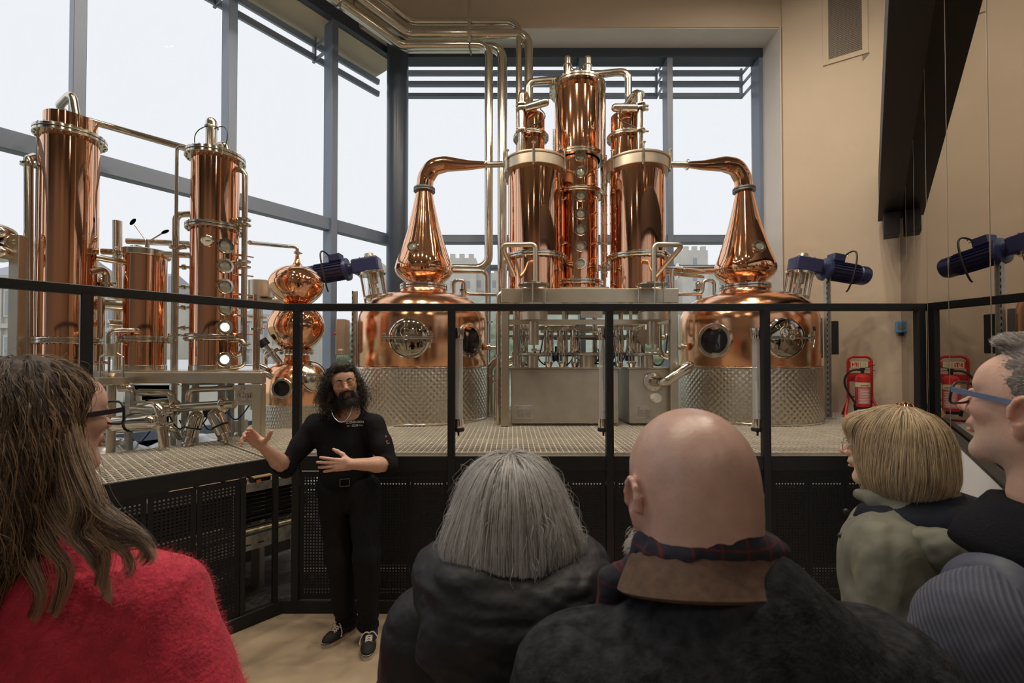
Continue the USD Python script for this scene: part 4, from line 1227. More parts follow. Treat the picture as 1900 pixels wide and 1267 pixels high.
# valve bank between frame and tanks
vb = thing('valve_bank', 'row of upright steel valve cylinders and manifold pipes above the tanks', 'valves', (0.7, 4.75, 1.66))
for k, px in enumerate((1018, 1043, 1067, 1147, 1172, 968)):
    p = at(px, 633, 4.72)
    zt, zm, zl = at(px, 612, 4.72)[2], at(px, 652, 4.72)[2], at(px, 676, 4.72)[2]
    r = 0.052 if k != 5 else 0.045
    cb = B().lathe([(0, zm), (r, zm), (r + 0.002, zm + 0.004), (r + 0.002, zt - 0.006), (r - 0.004, zt), (0, zt)], (p[0], 4.72, 0), seg=24)
    cb.ring(V(p[0], 4.72, zm - 0.012), (0, 0, 1), 0.02, r + 0.012, 0.012, 24)
    for q in range(4):
        a = q * math.pi / 2 + 0.6
        cb.cyl(V(p[0] + 0.04 * math.cos(a), 4.72 + 0.04 * math.sin(a), zl + 0.02), V(p[0] + 0.04 * math.cos(a), 4.72 + 0.04 * math.sin(a), zm), 0.006, 6)
    cb.cyl(V(p[0], 4.72, zl + 0.02), V(p[0], 4.72, zm), 0.01, 8)
    cb.lathe([(0, zl - 0.03), (0.03, zl - 0.03), (0.045, zl + 0.01), (0.052, zl + 0.015), (0.052, zl + 0.03), (0, zl + 0.03)], (p[0], 4.72, 0), seg=20)
    cb.cyl(V(p[0], 4.72, zt), V(p[0], 4.72, zt + 0.06), 0.016, 8)
    obj('valve_cylinder', cb, 'steel_polished', vb)
z1, z2 = at(1040, 602, 4.72)[2], at(1040, 609, 4.72)[2]
for (xa, xb, z, y, r) in ((at(1003, 0, 4.72)[0], at(1073, 0, 4.72)[0], z1, 4.70, 0.022), (at(1118, 0, 4.72)[0], at(1190, 0, 4.72)[0], z1, 4.70, 0.022), (at(1003, 0, 4.72)[0], at(1120, 0, 4.72)[0], z2 - 0.03, 4.78, 0.016), (at(945, 0, 4.72)[0], at(1000, 0, 4.72)[0], z2 - 0.02, 4.70, 0.012), (at(950, 0, 5)[0], at(1240, 0, 5)[0], 1.98, 5.0, 0.03), (at(950, 0, 5)[0], at(1240, 0, 5)[0], 1.79, 4.95, 0.025)):
    pb = B().tube([V(xa, y, z), V(xb, y, z)], r, 12)
    clampb(pb, V(xa + 0.05, y, z), (1, 0, 0), r)
    clampb(pb, V(xb - 0.05, y, z), (1, 0, 0), r)
    obj('manifold_pipe', pb, 'steel', vb)
for x, ya in ((0.05, 4.6), (0.16, 5.1), (0.62, 5.1), (0.95, 5.1), (1.25, 5.1), (1.5, 5.1)):
    obj('riser', B().tube([V(x, ya, 1.655), V(x, ya, 2.35)], 0.028 if ya > 5 else 0.038, 12), 'steel', vb)
rnd = random.Random(5)
for k in range(9):
    x0 = rnd.uniform(0.0, 1.5)
    obj('hose', B().tube(cs([V(x0, 4.85, 1.70 + rnd.random() * 0.2), V(x0 + 0.1, 4.72, 1.68), V(x0 + 0.22, 4.8, 1.72), V(x0 + 0.3, 4.9, 1.9 + rnd.random() * .1)], 14), 0.008, 6), ('cable_black', 'cable_blue')[k % 3 == 0], vb)
for x in (0.5, 1.02, 1.32):
    obj('solenoid', B().box((x, 4.98, 1.76), (0.10, 0.08, 0.09), None, 0.006).cyl((x, 4.98, 1.80), (x, 4.98, 1.88), 0.02, 10), ('motor_blue', 'cable_black')[x < 0.6], vb)
obj('round_valve', B().lathe([(0.0, -0.03), (0.08, -0.03), (0.085, 0), (0.08, 0.03), (0, 0.03)], at(1192, 625, 4.8), (0.3, -1, 0), 28), 'steel_satin', vb)

# pipes at the ends of the frame and between frame and stills
pipe('steel_pipe', 'thin steel pipe hugging the left leg of the central frame', [V(-0.14, 4.6, HD), V(-0.14, 4.6, 2.40), V(-0.08, 4.62, 2.44)], 0.026, clamps=(0.5,))
pipe('steel_pipe', 'bent steel drain pipe between the left still and the wide tank', [V(-0.17, 4.9, HD), V(-0.17, 4.9, 1.62), V(0.0, 4.9, 1.66)], 0.03, clamps=(0.6,))
pipe('steel_pipe', 'thick upright steel pipe behind the gap left of the central frame', [V(-0.26, 5.25, HD), V(-0.26, 5.25, 1.7), V(0.1, 5.25, 1.76)], 0.045, clamps=(0.5,))
pipe('steel_pipe', 'bent steel pipe inside the right end of the central frame', [V(1.52, 4.6, 2.1), V(1.52, 4.6, 1.78), V(1.7, 4.65, 1.74)], 0.03)
pipe('steel_pipe', 'small steel pipe pair above the right end of the frame', [V(1.66, 5.3, 2.45), V(1.66, 5.3, 2.83), V(2.4, 5.55, 2.83)], 0.03, clamps=(0.2, 0.7))
pipe('steel_pipe', 'short upright steel pipe above the right end of the frame', [V(1.75, 5.3, 2.45), V(1.75, 5.3, 2.77), V(2.4, 5.57, 2.77)], 0.022, clamps=(0.25,))
pipe('steel_pipe', 'large level steel pipe behind the right still head', [V(1.3, 5.75, 2.87), V(3.0, 5.75, 2.90)], 0.055, clamps=(0.5,))

# ---- tall pipe runs at the back window and along the ceiling
def run(label, zt, bend_px, end, r, first_px, first_py, Y=5.8, bend=0.16, extra=()):
    xb = at(bend_px, 300, Y)[0]
    a = V(at(first_px, first_py, Y)[0], Y, zt)
    start = a - FD * 5.5
    pts = [start, a, V(xb, Y, zt)] + end(xb, Y)
    return pipe('steel_pipe', label, pts, r, rad=bend, clamps=extra, seg=16)


zA, zB, zC2, zD = (at(860, py, 5.8)[2] for py in (40, 63, 74, 84))
run('overhead steel pipe, uppermost of the bundle, dropping behind the left vessel', zA, 963, lambda x, Y: [V(x, Y, 2.0)], 0.042, 762, 40)
run('overhead steel pipe, second highest, with the rightmost drop beside the column', zB, 981, lambda x, Y: [V(x, Y, 4.2)], 0.058, 757, 63)
run('thick overhead steel pipe dropping straight down left of the central frame', zC2, 932, lambda x, Y: [V(x, Y, HD)], 0.066, 750, 72, 5.95)
run('overhead steel pipe, lowest of the bundle, bending left behind the left still', zD, 907, lambda x, Y: [V(x, Y, at(907, 497, Y)[2]), V(x - 0.75, Y, at(907, 497, Y)[2])], 0.055, 744, 84)
pipe('steel_pipe', 'twin steel pipe bending down behind the left still shoulder, upper', [V(-0.85, 5.7, at(900, 503, 5.7)[2]), V(at(903, 503, 5.7)[0], 5.7, at(900, 503, 5.7)[2]), V(at(903, 503, 5.7)[0], 5.7, HD)], 0.03, rad=0.08, clamps=(0.5,))
hg = thing('pipe_hanger', 'steel hanger rod with clamps holding the overhead pipes', 'hanger', (at(871, 30, 5.75)[0], 5.75, zA))
xh = at(871, 30, 5.75)[0]
obj('rod', B().box((xh, 5.74, (zD + ZC) / 2), (0.045, 0.03, ZC - zD), None, 0.004), 'steel_satin', hg)
hc = B()
for z, r in ((zA, 0.05), (zB, 0.066), (zC2, 0.075), (zD, 0.063)):
    hc.torus((xh, 5.8 if z != zC2 else 5.95, z), (1, 0, 0), r, 0.012, 20, 6)
obj('clamp', hc, 'steel_dark', hg)
h2 = thing('pipe_hanger', 'dark clamp bracket on the overhead pipes near the glazed facade', 'hanger', at(690, 25, 5.2))
q = V(at(744, 84, 5.8)[0], 5.8, zD) - FD * 0.9
h2b = B().bar(q + V(0, 0, -0.09), q + V(0.12, 0, 0.55), 0.03, 0.02)
for z, r, px, py in ((zA, 0.05, 762, 40), (zB, 0.066, 757, 63), (zD, 0.063, 744, 84)):
    q = V(at(px, py, 5.8)[0], 5.8, z) - FD * 0.9
    h2b.torus(q, FD, r, 0.012, 20, 6)
obj('clamp', h2b, 'steel_dark', h2)

# ================================================================ left side: second distilling line
def column(name, label, x, y, z0, z1, r, flanges, cat='column', seg=64):
    c = thing(name, label, cat, (x, y, z0))
    obj('body', B().lathe([(r, z0), (r, z1)], (x, y, 0), seg=seg), 'copper', c)
    obj('foot_ring', B().ring((x, y, z0), (0, 0, 1), r - 0.02, r + 0.004, 0.045, 56), 'steel', c)
    for z in flanges:
        obj('flange', flange(B(), (x, y, 0), z, r + 0.038, 0.042, r - 0.005, 24), 'steel', c)
    return c


ZL = 1.59
YL = 3.62
zf2 = at(380, 633, YL)[2]
# A: tall column at the far left
pA = at(125, 400, 3.5)
xA, yA, rA = pA[0] + 0.02, 3.5, 0.172
A = column('copper_column', 'tallest copper column of the left line, far left behind the railing', xA, yA, ZL + 0.05, at(125, 262, yA)[2], rA, [at(125, 633, yA)[2] - 0.02])
zt = at(125, 262, yA)[2]
obj('top_flange', flange(B(), (xA, yA, 0), zt, rA + 0.045, 0.05, 0.10, 24), 'steel', A)
ztop = at(125, 222, yA)[2]
obj('head', B().lathe([(0.158, zt + 0.05), (0.158, ztop), (0.15, ztop + 0.004), (0, ztop + 0.004)], (xA, yA, 0), seg=56), 'copper', A)
# B: column with sight glasses
pB = at(397, 450, 3.7)
xB, yB, rB = pB[0] + 0.01, 3.7, 0.172
ztB = at(397, 300, yB)[2]
Bc = column('copper_column', 'copper column with lit sight glasses on the left line', xB, yB, ZL + 0.05, ztB, rB, [zf2 + 0.01, at(397, 430, yB)[2]])
obj('top_flange', flange(B(), (xB, yB, 0), ztB, rB + 0.045, 0.05, 0.05, 24), 'steel', Bc)
obj('cover', B().lathe([(rB + 0.02, ztB + 0.045), (rB, ztB + 0.055), (0, ztB + 0.065)], (xB, yB, 0), seg=40), 'steel', Bc)
bl = B().cyl((xB - 0.04, yB, ztB + 0.05), (xB - 0.04, yB, ztB + 0.12), 0.022, 10)
bullet(bl, V(xB - 0.04, yB, ztB + 0.11), (0, 0, 1), 0.26, 0.042)
bl.torus((xB - 0.04, yB, ztB + 0.29), (0, 0, 1), 0.045, 0.008, 18, 6)
obj('valve_actuator', bl, 'steel', Bc)
obj('cable', B().tube(cs([V(xB - 0.05, yB - 0.04, ztB + 0.28), V(xB - 0.14, yB - 0.05, ztB + 0.2), V(xB - 0.13, yB - 0.06, ztB + 0.1), V(xB - 0.15, yB - 0.02, ztB + 0.05)]), 0.004, 6).tube(cs([V(xB + 0.0, yB - 0.03, ztB + 0.26), V(xB + 0.12, yB - 0.05, ztB + 0.24), V(xB + 0.12, yB - 0.06, ztB + 0.12), V(xB + 0.05, yB - 0.02, ztB + 0.12)]), 0.004, 6), 'cable_black', Bc)
obj('top_elbow', B().tube(fillet([V(xB + 0.0, yB, ztB + 0.05), V(xB + 0.02, yB, ztB + 0.14), V(xB + 0.10, yB - 0.03, ztB + 0.13), V(xB + 0.11, yB - 0.03, ztB + 0.05)], 0.04), 0.026, 12), 'steel', Bc)
dA = norm(V(-xB, -yB, 0))             # towards the viewer
for k, py in enumerate((453, 491, 529, 570, 606, 667)):
    d = norm(dA + V(-dA[1], dA[0], 0) * 0.42)
    p = V(xB, yB, at(421, py, 3.55)[2]) + d * (rB - 0.003)
    s_ = sight(Bc, p, d, 0.062)
    if k >= 4:
        obj('lamp', B().lathe([(0.034, 0.017), (0, 0.019)], p, d, 20), 'lamp_sight', s_)
    t_ = p + V(-d[1], d[0], 0) * 0.075 + V(0, 0, -0.05)
    d2 = V(-d[1], d[0], 0)
    obj('tap', B().cyl(t_ - d * 0.02, t_ + d2 * 0.08, 0.010, 8).cyl(t_ + d2 * 0.08, t_ + d2 * 0.15 + V(0, 0, 0.0), 0.006, 6), 'copper_bright', Bc)
d = norm(dA - V(-dA[1], dA[0], 0) * 0.28)
p = V(xB, yB, at(385, 447, 3.53)[2]) + d * rB
gq = obj('gauge', B().lathe([(0.0, 0.0), (0.042, 0.0), (0.045, 0.004), (0.045, 0.022), (0.038, 0.026)], p, d, 28), 'steel_polished', Bc)
fb = obj('dial', B().lathe([(0.039, 0.020), (0.0, 0.021)], p, d, 28), 'gauge_face', gq)
Mg = frame(d, (1, 0, 0), p + d * 0.023)
obj('needle', B().box((0.006, 0, 0), (0.034, 0.003, 0.002), Mg), 'rubber', gq)
# C: small vessel between them
pC = at(270, 550, 3.75)
xC, yC, rC = pC[0], 3.75, 0.147
ztC = at(270, 478, yC)[2]
Cc = column('copper_vessel', 'small copper vessel with winged lid valves between the left columns', xC, yC, ZL + 0.05, ztC, rC, [zf2 + 0.0], 'vessel')
obj('lid', B().lathe([(rC, ztC), (rC + 0.02, ztC), (rC + 0.024, ztC + 0.006), (rC + 0.024, ztC + 0.05), (rC + 0.015, ztC + 0.056), (0.07, ztC + 0.075), (0, ztC + 0.085)], (xC, yC, 0), seg=48), 'steel', Cc)
wz = V(xC + 0.01, yC, ztC + 0.07)
wg = B().cyl(wz, wz + V(0, 0, 0.08), 0.016, 10)
wg.cyl(wz + V(0, 0, 0.06), wz + V(-0.11, 0, 0.21), 0.006, 8).cyl(wz + V(0, 0, 0.06), wz + V(0.13, 0, 0.14), 0.006, 8)
obj('wing_valve', wg, 'steel', Cc)
obj('wing_handle', B().ball((0, 0, 0), 0.035, 14, (1, 0.35, 0.45), frame((0.65, 0, 0.75), (0.75, 0, -0.65), wz + V(-0.125, 0, 0.235)) @ np.array([[0, 0, 1, 0], [0, 1, 0, 0], [1, 0, 0, 0], [0, 0, 0, 1.0]])), 'cable_black', Cc)
obj('wing_handle', B().ball((0, 0, 0), 0.035, 14, (1, 0.35, 0.45), frame((0.9, 0, 0.4), (0, 1, 0), wz + V(0.15, 0, 0.15)) @ np.array([[0, 0, 1, 0], [0, 1, 0, 0], [1, 0, 0, 0], [0, 0, 0, 1.0]])), 'cable_black', Cc)
obj('lid_horn', B().lathe([(0.05, 0), (0.045, 0.03), (0, 0.045)], wz + V(-0.09, 0.0, -0.005), seg=20), 'steel', Cc)
obj('side_handle', B().tube(cs([V(xC - 0.08, yC - rC, zf2 + 0.06), V(xC - 0.04, yC - rC - 0.03, zf2 + 0.065), V(xC + 0.02, yC - rC - 0.02, zf2 + 0.06)]), 0.012, 8), 'copper_bright', Cc)
# carrying frame with leg and plate
lf = thing('column_stand', 'cream steel frame with an engraved plate under the left copper columns', 'stand', (-2.6, YL, 0))
xl0, xl1 = at(60, 712, 3.4)[0], at(487, 712, 3.4)[0]
YQ = 3.42
obj('beam', B().bar((xl0, YQ, ZL), (xl1, YQ, ZL), 0.07, 0.085, (0, 0, 1), 0.005), 'steel_satin', lf)
xr2 = at(487, 712, 3.98)[0]
obj('beam', B().bar((xl0, 3.98, ZL), (xr2, 3.98, ZL), 0.07, 0.085, (0, 0, 1), 0.005), 'steel_satin', lf)
Mz = np.eye(4); Mz[2, 3] = ZL + 0.042
obj('top_plate', B().poly(sg.Polygon([(xl0, YQ - 0.03), (xl1, YQ - 0.03), (xr2, 4.01), (xl0, 4.01)]), 0.008, Mz), 'steel_satin', lf)
for x, y in ((xl1 - 0.036, YQ), (xr2 - 0.036, 3.98), (xl0 + 0.04, 3.98), (xl0 + 0.04, YQ)):
    obj('leg', B().box((x, y, (ZL - 0.045) / 2), (0.07, 0.07, ZL - 0.045), None, 0.005), 'steel_satin', lf)
obj('beam', B().bar((xl1 - 0.04, YQ + 0.03, ZL), (xr2 - 0.04, 3.95, ZL), 0.07, 0.085, (0, 0, 1), 0.005), 'steel_satin', lf)
c_ = at(455, 733, YQ - 0.02)
pt = obj('plate', B().box((c_[0], YQ - 0.02, c_[2]), (0.155, 0.012, 0.155), None, 0.004), 'steel_satin', lf)
e_ = B()
Mp = Mt.copy(); Mp[:3, 3] = (c_[0] + 0.012, YQ - 0.030, c_[2] - 0.02)
e_.text('Carl', 0.045, Mp, 0.003, True)
for k, (w_, dz) in enumerate(((0.10, -0.043), (0.075, -0.053))):
    e_.box((c_[0], YQ - 0.028, c_[2] + dz), (w_, 0.003, 0.004))
e_.torus((c_[0] - 0.015, YQ - 0.027, c_[2] + 0.0), (0, -1, 0), 0.044, 0.003, 24, 6, arc=(math.pi * 0.6, math.pi * 2.1))
e_.bar((c_[0] - 0.027, YQ - 0.028, c_[2] + 0.04), (c_[0] - 0.027, YQ - 0.028, c_[2] + 0.066), 0.004, 0.004).bar((c_[0] - 0.003, YQ - 0.028, c_[2] + 0.04), (c_[0] - 0.003, YQ - 0.028, c_[2] + 0.066), 0.004, 0.004).text('(•)' if False else '(o)', 0.010, Mp @ np.array([[1, 0, 0, -0.027], [0, 1, 0, 0.072], [0, 0, 1, 0], [0, 0, 0, 1.0]]), 0.002, True)
obj('emblem', e_, 'engraving', pt)
# glass spirit flask on its stem
xq = at(207, 700, 3.25)
fl = thing('spirit_flask', 'glass spirit flask on a steel disc and stem in front of the left frame', 'flask', (xq[0], 3.25, 1.0))
x, y = xq[0], 3.25
zd, zg0, zg1, zc = (at(207, py, y)[2] for py in (706, 697, 662, 638))
obj('disc', B().lathe([(0.02, zd - 0.03), (0.10, zd - 0.03), (0.105, zd - 0.024), (0.105, zd + 0.022), (0.03, zd + 0.03), (0.045, zd + 0.055), (0, zd + 0.055)], (x, y, 0), seg=36), 'steel_satin', fl)
obj('stem', B().lathe([(0.028, 1.0), (0.028, zd - 0.03)], (x, y, 0), seg=20).lathe([(0.036, 1.25), (0.036, 1.28)], (x, y, 0), seg=20), 'steel_satin', fl)
obj('glass', B().lathe([(0.072, zd + 0.03), (0.072, zg1 - 0.02), (0.06, zg1), (0.04, zg1 + 0.01)], (x, y, 0), seg=36), 'clear_glass', fl)
obj('cap', B().lathe([(0.0, zg1 + 0.005), (0.036, zg1 + 0.005), (0.038, zg1 + 0.01), (0.038, zc + 0.0), (0, zc)], (x, y, 0), seg=24), 'steel_satin', fl)
rb = B()
for sx in (-1, 1):
    rb.tube(fillet([V(x + 0.03 * sx, y, zg1 + 0.03), V(x + 0.085 * sx, y, zg1 + 0.0), V(x + 0.085 * sx, y, zd)], 0.01), 0.006, 8)
rb.cyl((x - 0.085, y, zd - 0.05), (x - 0.085, y, zd + 0.02), 0.012, 8).cyl((x + 0.085, y, zd - 0.05), (x + 0.085, y, zd + 0.02), 0.012, 8)
obj('tie_rod', rb, 'steel', fl)
obj('inner_tube', B().cyl((x - 0.02, y, zd + 0.03), (x - 0.02, y, zg1), 0.008, 8), 'steel', fl)
obj('gooseneck', B().tube(fillet([V(x - 0.03, y, zc - 0.02), V(x - 0.03, y, zc + 0.10), V(x + 0.12, y + 0.1, zc + 0.11), V(xC - 0.08, yC - 0.12, zc + 0.115)], 0.05), 0.015, 10), 'steel', fl)
sv = B()
for sx in (-1, 1):
    sv.cyl((x + 0.06 * sx, y, zd - 0.06), (x + 0.13 * sx, y, zd - 0.06), 0.022, 12).ball((x + 0.14 * sx, y, zd - 0.06), 0.03, 12, (0.6, 1, 1))
obj('side_valve', sv, 'steel', fl)

# pipes of the left line
LS = [
    ('long thin steel pipe from the far left column over to the lit column', [V(xA + 0.06, yA - 0.02, ztop), at(134, 172, 3.48), at(100, 206, 3.62), at(215, 238, 3.78), at(352, 277, 3.85), V(xB - 0.02, yB + 0.08, ztB + 0.05)], 0.028, 0.06, ()),
    ('level steel pipe behind the small vessel, upper of three', [V(xA + 0.15, yA + 0.35, 2.76), V(xB - 0.1, yB + 0.3, 2.76)], 0.026, 0.05, ()),
    ('level steel pipe behind the small vessel, middle of three', [V(xA + 0.12, yA + 0.15, 2.62), V(xB - 0.17, yB + 0.1, 2.62)], 0.026, 0.05, (0.15,)),
    ('bent steel pipe dropping onto the small vessel from the tall left column', [V(xA + 0.16, yA + 0.05, 2.55), V(xC - 0.13, yC - 0.02, 2.54), V(xC - 0.13, yC - 0.02, 2.40)], 0.026, 0.06, ()),
    ('curled steel pipe feeding the side of the small vessel', [V(xA + 0.16, yA, 2.42), V(xC - 0.22, yC - 0.12, 2.48), V(xC - 0.22, yC - 0.12, 2.28), V(xC - 0.10, yC - 0.08, 2.24)], 0.028, 0.07, (0.55,)),
    ('thick horizontal steel cylinder pipe left of the small vessel', [V(xA + 0.1, yA + 0.2, 2.19), V(xC - 0.16, yC + 0.05, 2.19)], 0.05, 0.05, (0.85,)),
    ('lower level steel pipe left of the small vessel', [V(xA + 0.1, yA + 0.25, 2.04), V(xC - 0.1, yC + 0.2, 2.04)], 0.03, 0.05, ()),
    ('slim upright steel pipe left of the lit column, bent at the top', [V(xB - 0.33, yB, 1.0), V(xB - 0.33, yB, 2.94), V(xB - 0.17, yB, 2.95)], 0.026, 0.05, (0.45, 0.8)),
    ('thin upright steel pipe rising to the top of the lit column', [V(xB - 0.29, yB - 0.05, 2.75), V(xB - 0.29, yB - 0.05, ztB + 0.10), V(xB - 0.08, yB - 0.05, ztB + 0.09)], 0.013, 0.03, ()),
    ('upright steel pipe close against the left side of the lit column', [V(xB - 0.205, yB + 0.03, ZL), V(xB - 0.205, yB + 0.03, ztB - 0.05), V(xB - 0.12, yB + 0.03, ztB)], 0.026, 0.05, ()),
    ('upright steel pipe on the right of the lit column with a bent top', [V(xB + 0.16, yB, ztB - 0.06), V(xB + 0.245, yB, ztB - 0.08), V(xB + 0.245, yB, ZL + 0.2), V(xB + 0.15, yB, ZL + 0.16)], 0.022, 0.06, ()),
    ('second upright steel pipe behind the right side of the lit column', [V(xB + 0.235, yB + 0.2, 2.3), V(xB + 0.235, yB + 0.2, ZL - 0.3)], 0.028, 0.06, (0.3, 0.7)),
    ('curved steel pipe from the lit column towards the small onion still', [V(xB + 0.17, yB - 0.0, ZL + 0.30), V(xB + 0.26, yB - 0.02, ZL + 0.30), V(xB + 0.26, yB - 0.02, ZL + 0.09), V(xB + 0.15, yB - 0.04, ZL + 0.07)], 0.02, 0.04, (0.3,)),
    ('upright square-set steel pipe at the far left, taller', [at(53, 700, 3.35), at(53, 295, 3.35), at(62, 290, 3.45)], 0.028, 0.03, (0.9,)),
    ('slim upright steel pipe just left of the far left column', [V(xA - 0.205, yA - 0.05, 1.2), V(xA - 0.205, yA - 0.05, zt)], 0.014, 0.03, ()),
    ('upright steel pipe between the far left column and the small vessel', [at(186, 790, 3.65), at(186, 520, 3.65), at(200, 515, 3.75)], 0.03, 0.05, (0.4,)),
    ('second upright steel pipe seen left of the small vessel', [at(218, 720, 3.95), at(218, 410, 3.95)], 0.035, 0.05, (0.4,)),
]
for lb, pts, r, rad, cl in LS:
    pipe('steel_pipe', lb, pts, r, rad=rad, clamps=cl)
for k, py in enumerate((457, 495, 532, 570, 608)):
    zz = at(338, py, yB)[2]
    rb = B().tube([V(xB - 0.33, yB, zz), V(xB - 0.20, yB + 0.02, zz)], 0.012, 8)
    clampb(rb, V(xB - 0.265, yB + 0.01, zz), (1, 0.1, 0), 0.013)
    obj('rung_pipe', rb, 'steel', None, f'short steel cross pipe left of the lit column, {("topmost", "second", "middle", "fourth", "lowest")[k]} of five', 'pipe', 'cross pipes left of the lit column', loc=V(xB - 0.33, yB, zz))
for k, py in enumerate((412, 490)):
    zz = at(458, py, yB)[2]
    sv = thing('sample_valve', f'steel flanged valve on the right pipe of the lit column, {("upper", "lower")[k]}', 'valve', V(xB + 0.245, yB, zz))
    vb_ = B().cyl(V(xB + 0.17, yB, zz), V(xB + 0.25, yB - 0.01, zz), 0.034, 14)
    obj('body', vb_, 'steel', sv)
    fb = B()
    for q in (-1, 1):
        fb.ring(V(xB + 0.245, yB, zz + 0.022 * q - 0.008), (0, 0, 1), 0.02, 0.048, 0.014, 20)
    fb.ring(V(xB + 0.20, yB, zz), (1, 0, 0), 0.02, 0.045, 0.012, 20)
    obj('flange', fb, 'steel_polished', sv)
# valves, actuators and manifold below the left frame
low = [
    ('steel_actuator', 'level polished steel cylinder below the left frame, left of the manifold', at(213, 786, 3.2), at(292, 782, 3.2), 0.055),
    ('steel_actuator', 'long level steel cylinder directly under the left frame beam', at(250, 757, 3.5), at(325, 750, 3.55), 0.055),
    ('steel_actuator', 'tilted steel cylinder under the left frame, left of the slanted pair', at(352, 812, 3.45), at(368, 762, 3.5), 0.052),
    ('steel_actuator', 'tilted steel cylinder under the left frame, right of the slanted pair', at(416, 806, 3.5), at(394, 760, 3.5), 0.052),
    ('steel_actuator', 'upright steel cylinder hanging behind the left frame', at(246, 760, 3.75), at(246, 722, 3.75), 0.06)]
for nm, lb, p, q, r in low:
    d = norm(q - p)
    L = np.linalg.norm(q - p)
    s_ = thing(nm, lb, 'actuator', p)
    b_ = B()
    bullet(b_, p, d, L, r)
    obj('cylinder', b_, 'steel_polished', s_)
    b_ = B().torus(p + d * L * 0.35, d, r + 0.003, 0.007, 20, 6)
    obj('strap', b_, 'cable_black', s_)
    b_ = B().cyl(p, p - d * 0.07, r * 0.5, 12).ring(p - d * 0.05, d, 0.01, r * 0.8, 0.014, 20)
    obj('yoke', b_, 'steel', s_)
z_m = at(340, 752, 3.42)[2]
pipe('steel_pipe', 'main steel manifold pipe running level under the left frame', [at(236, 762, 3.42), V(at(435, 748, 3.42)[0], 3.42, z_m + 0.01)], 0.034, clamps=(0.45, 0.9))
pipe('steel_pipe', 'bent steel pipe dropping from the manifold to the grating', [at(262, 753, 3.35), at(296, 752, 3.3), at(305, 830, 3.3)], 0.034, rad=0.06, clamps=(0.5, 0.65))
pipe('steel_pipe', 'short bent steel pipe above the manifold, left part', [at(258, 728, 3.45), at(318, 729, 3.45), at(324, 752, 3.45)], 0.028, rad=0.05)
pipe('steel_pipe', 'short bent steel pipe above the manifold, right part', [at(349, 748, 3.5), at(352, 723, 3.5), at(434, 720, 3.5)], 0.022, rad=0.05)
pipe('steel_pipe', 'level steel pipe low over the white tank lids', [at(186, 800, 3.35), at(320, 792, 3.35), at(334, 812, 3.5)], 0.022, rad=0.05)
for k, (px, Yp) in enumerate(((344, 3.6), (363, 3.75), (411, 3.7), (428, 3.85), (448, 3.9), (240, 3.4))):
    p = at(px, 716, Yp)
    obj('steel_post', B().box((p[0], Yp, (ZL - 0.05) / 2), (0.04, 0.04, ZL - 0.05), None, 0.004), 'galvanised', None, f'slim square steel post under the left frame, number {k + 1} from its place behind the manifold' if False else ('slim post under the left frame beside the slanted cylinders', 'second slim post under the left frame behind the manifold', 'slim post under the left frame right of the slanted cylinders', 'slim post behind the engraved plate', 'slim post next to the frame leg and plate', 'slim post under the left frame behind the spirit flask')[k], 'post', loc=(p[0], Yp, 0))
for k, (px, py, Yp, R) in enumerate(((205, 830, 3.45, 0.29), (345, 815, 4.05, 0.31))):
    p = at(px, py, Yp)
    tkk = thing('storage_tank', ('white lidded storage tank below the far left column', 'white lidded storage tank below the left frame')[k], 'tank', (p[0], Yp, 0))
    zt_ = p[2]
    obj('body', B().lathe([(R, 0.0), (R, zt_ - 0.08), (R - 0.02, zt_ - 0.05), (R * 0.6, zt_ + 0.0), (0.15, zt_ + 0.03), (0, zt_ + 0.03)], (p[0], Yp, 0), seg=56), 'tank_white', tkk)
    obj('manhole', B().lathe([(0.13, zt_ + 0.02), (0.135, zt_ + 0.05), (0.12, zt_ + 0.06), (0, zt_ + 0.065)], (p[0] - 0.05, Yp - 0.02, 0), seg=32).torus((p[0] - 0.05, Yp - 0.02, zt_ + 0.05), (0, 0, 1), 0.135, 0.008, 32, 6), 'steel', tkk)
rnd = random.Random(9)
for k in range(10):
    p = at(rnd.uniform(200, 440), rnd.uniform(745, 800), 3.5 + 0.05 * k)
    obj('hose', B().tube(cs([p, p + V(0.06, 0.02, -0.12), p + V(0.14, 0.0, -0.10), p + V(0.24, 0.03, 0.06)], 14), 0.006, 6), ('cable_black', 'cable_blue')[k % 2], lf)
obj('valve_block', B().box(at(255, 765, 3.6), (0.07, 0.06, 0.10), None, 0.005).box(at(392, 765, 3.8), (0.10, 0.08, 0.08), None, 0.005), 'motor_blue', lf)
obj('junction_box', B().box(at(437, 790, 3.95), (0.16, 0.12, 0.10), None, 0.006), 'label_white', lf)

# steel balls and post at the far left edge
sb = thing('steel_post', 'square satin steel post at the far left edge of the platform', 'post', at(34, 700, 3.3))
p0, p1 = at(34, 720, 3.3), at(34, 437, 3.3)
obj('column', B().bar((p1[0], 3.3, HD), p1, 0.075, 0.06, (0, 1, 0), 0.004), 'steel_satin', sb)
fs = thing('steel_filter', 'pair of polished steel lens-shaped filter housings at the left picture edge', 'filter', at(-10, 450, 3.25))
for py in (432, 468):
    c_ = at(-8, py, 3.25)
    obj('housing', B().ball(c_, 0.115, 28, (1, 1, 0.62)), 'steel_polished', fs)
cb0 = at(20, 450, 3.27)
obj('link', B().cyl(cb0, at(34, 450, 3.29), 0.022, 12).ring(at(20, 450, 3.27), (1, 0, 0), 0.01, 0.05, 0.02, 20), 'steel', fs)
pipe('steel_pipe', 'slanting steel pipe behind the far left post', [at(36, 440, 3.4), at(64, 500, 3.6)], 0.03)

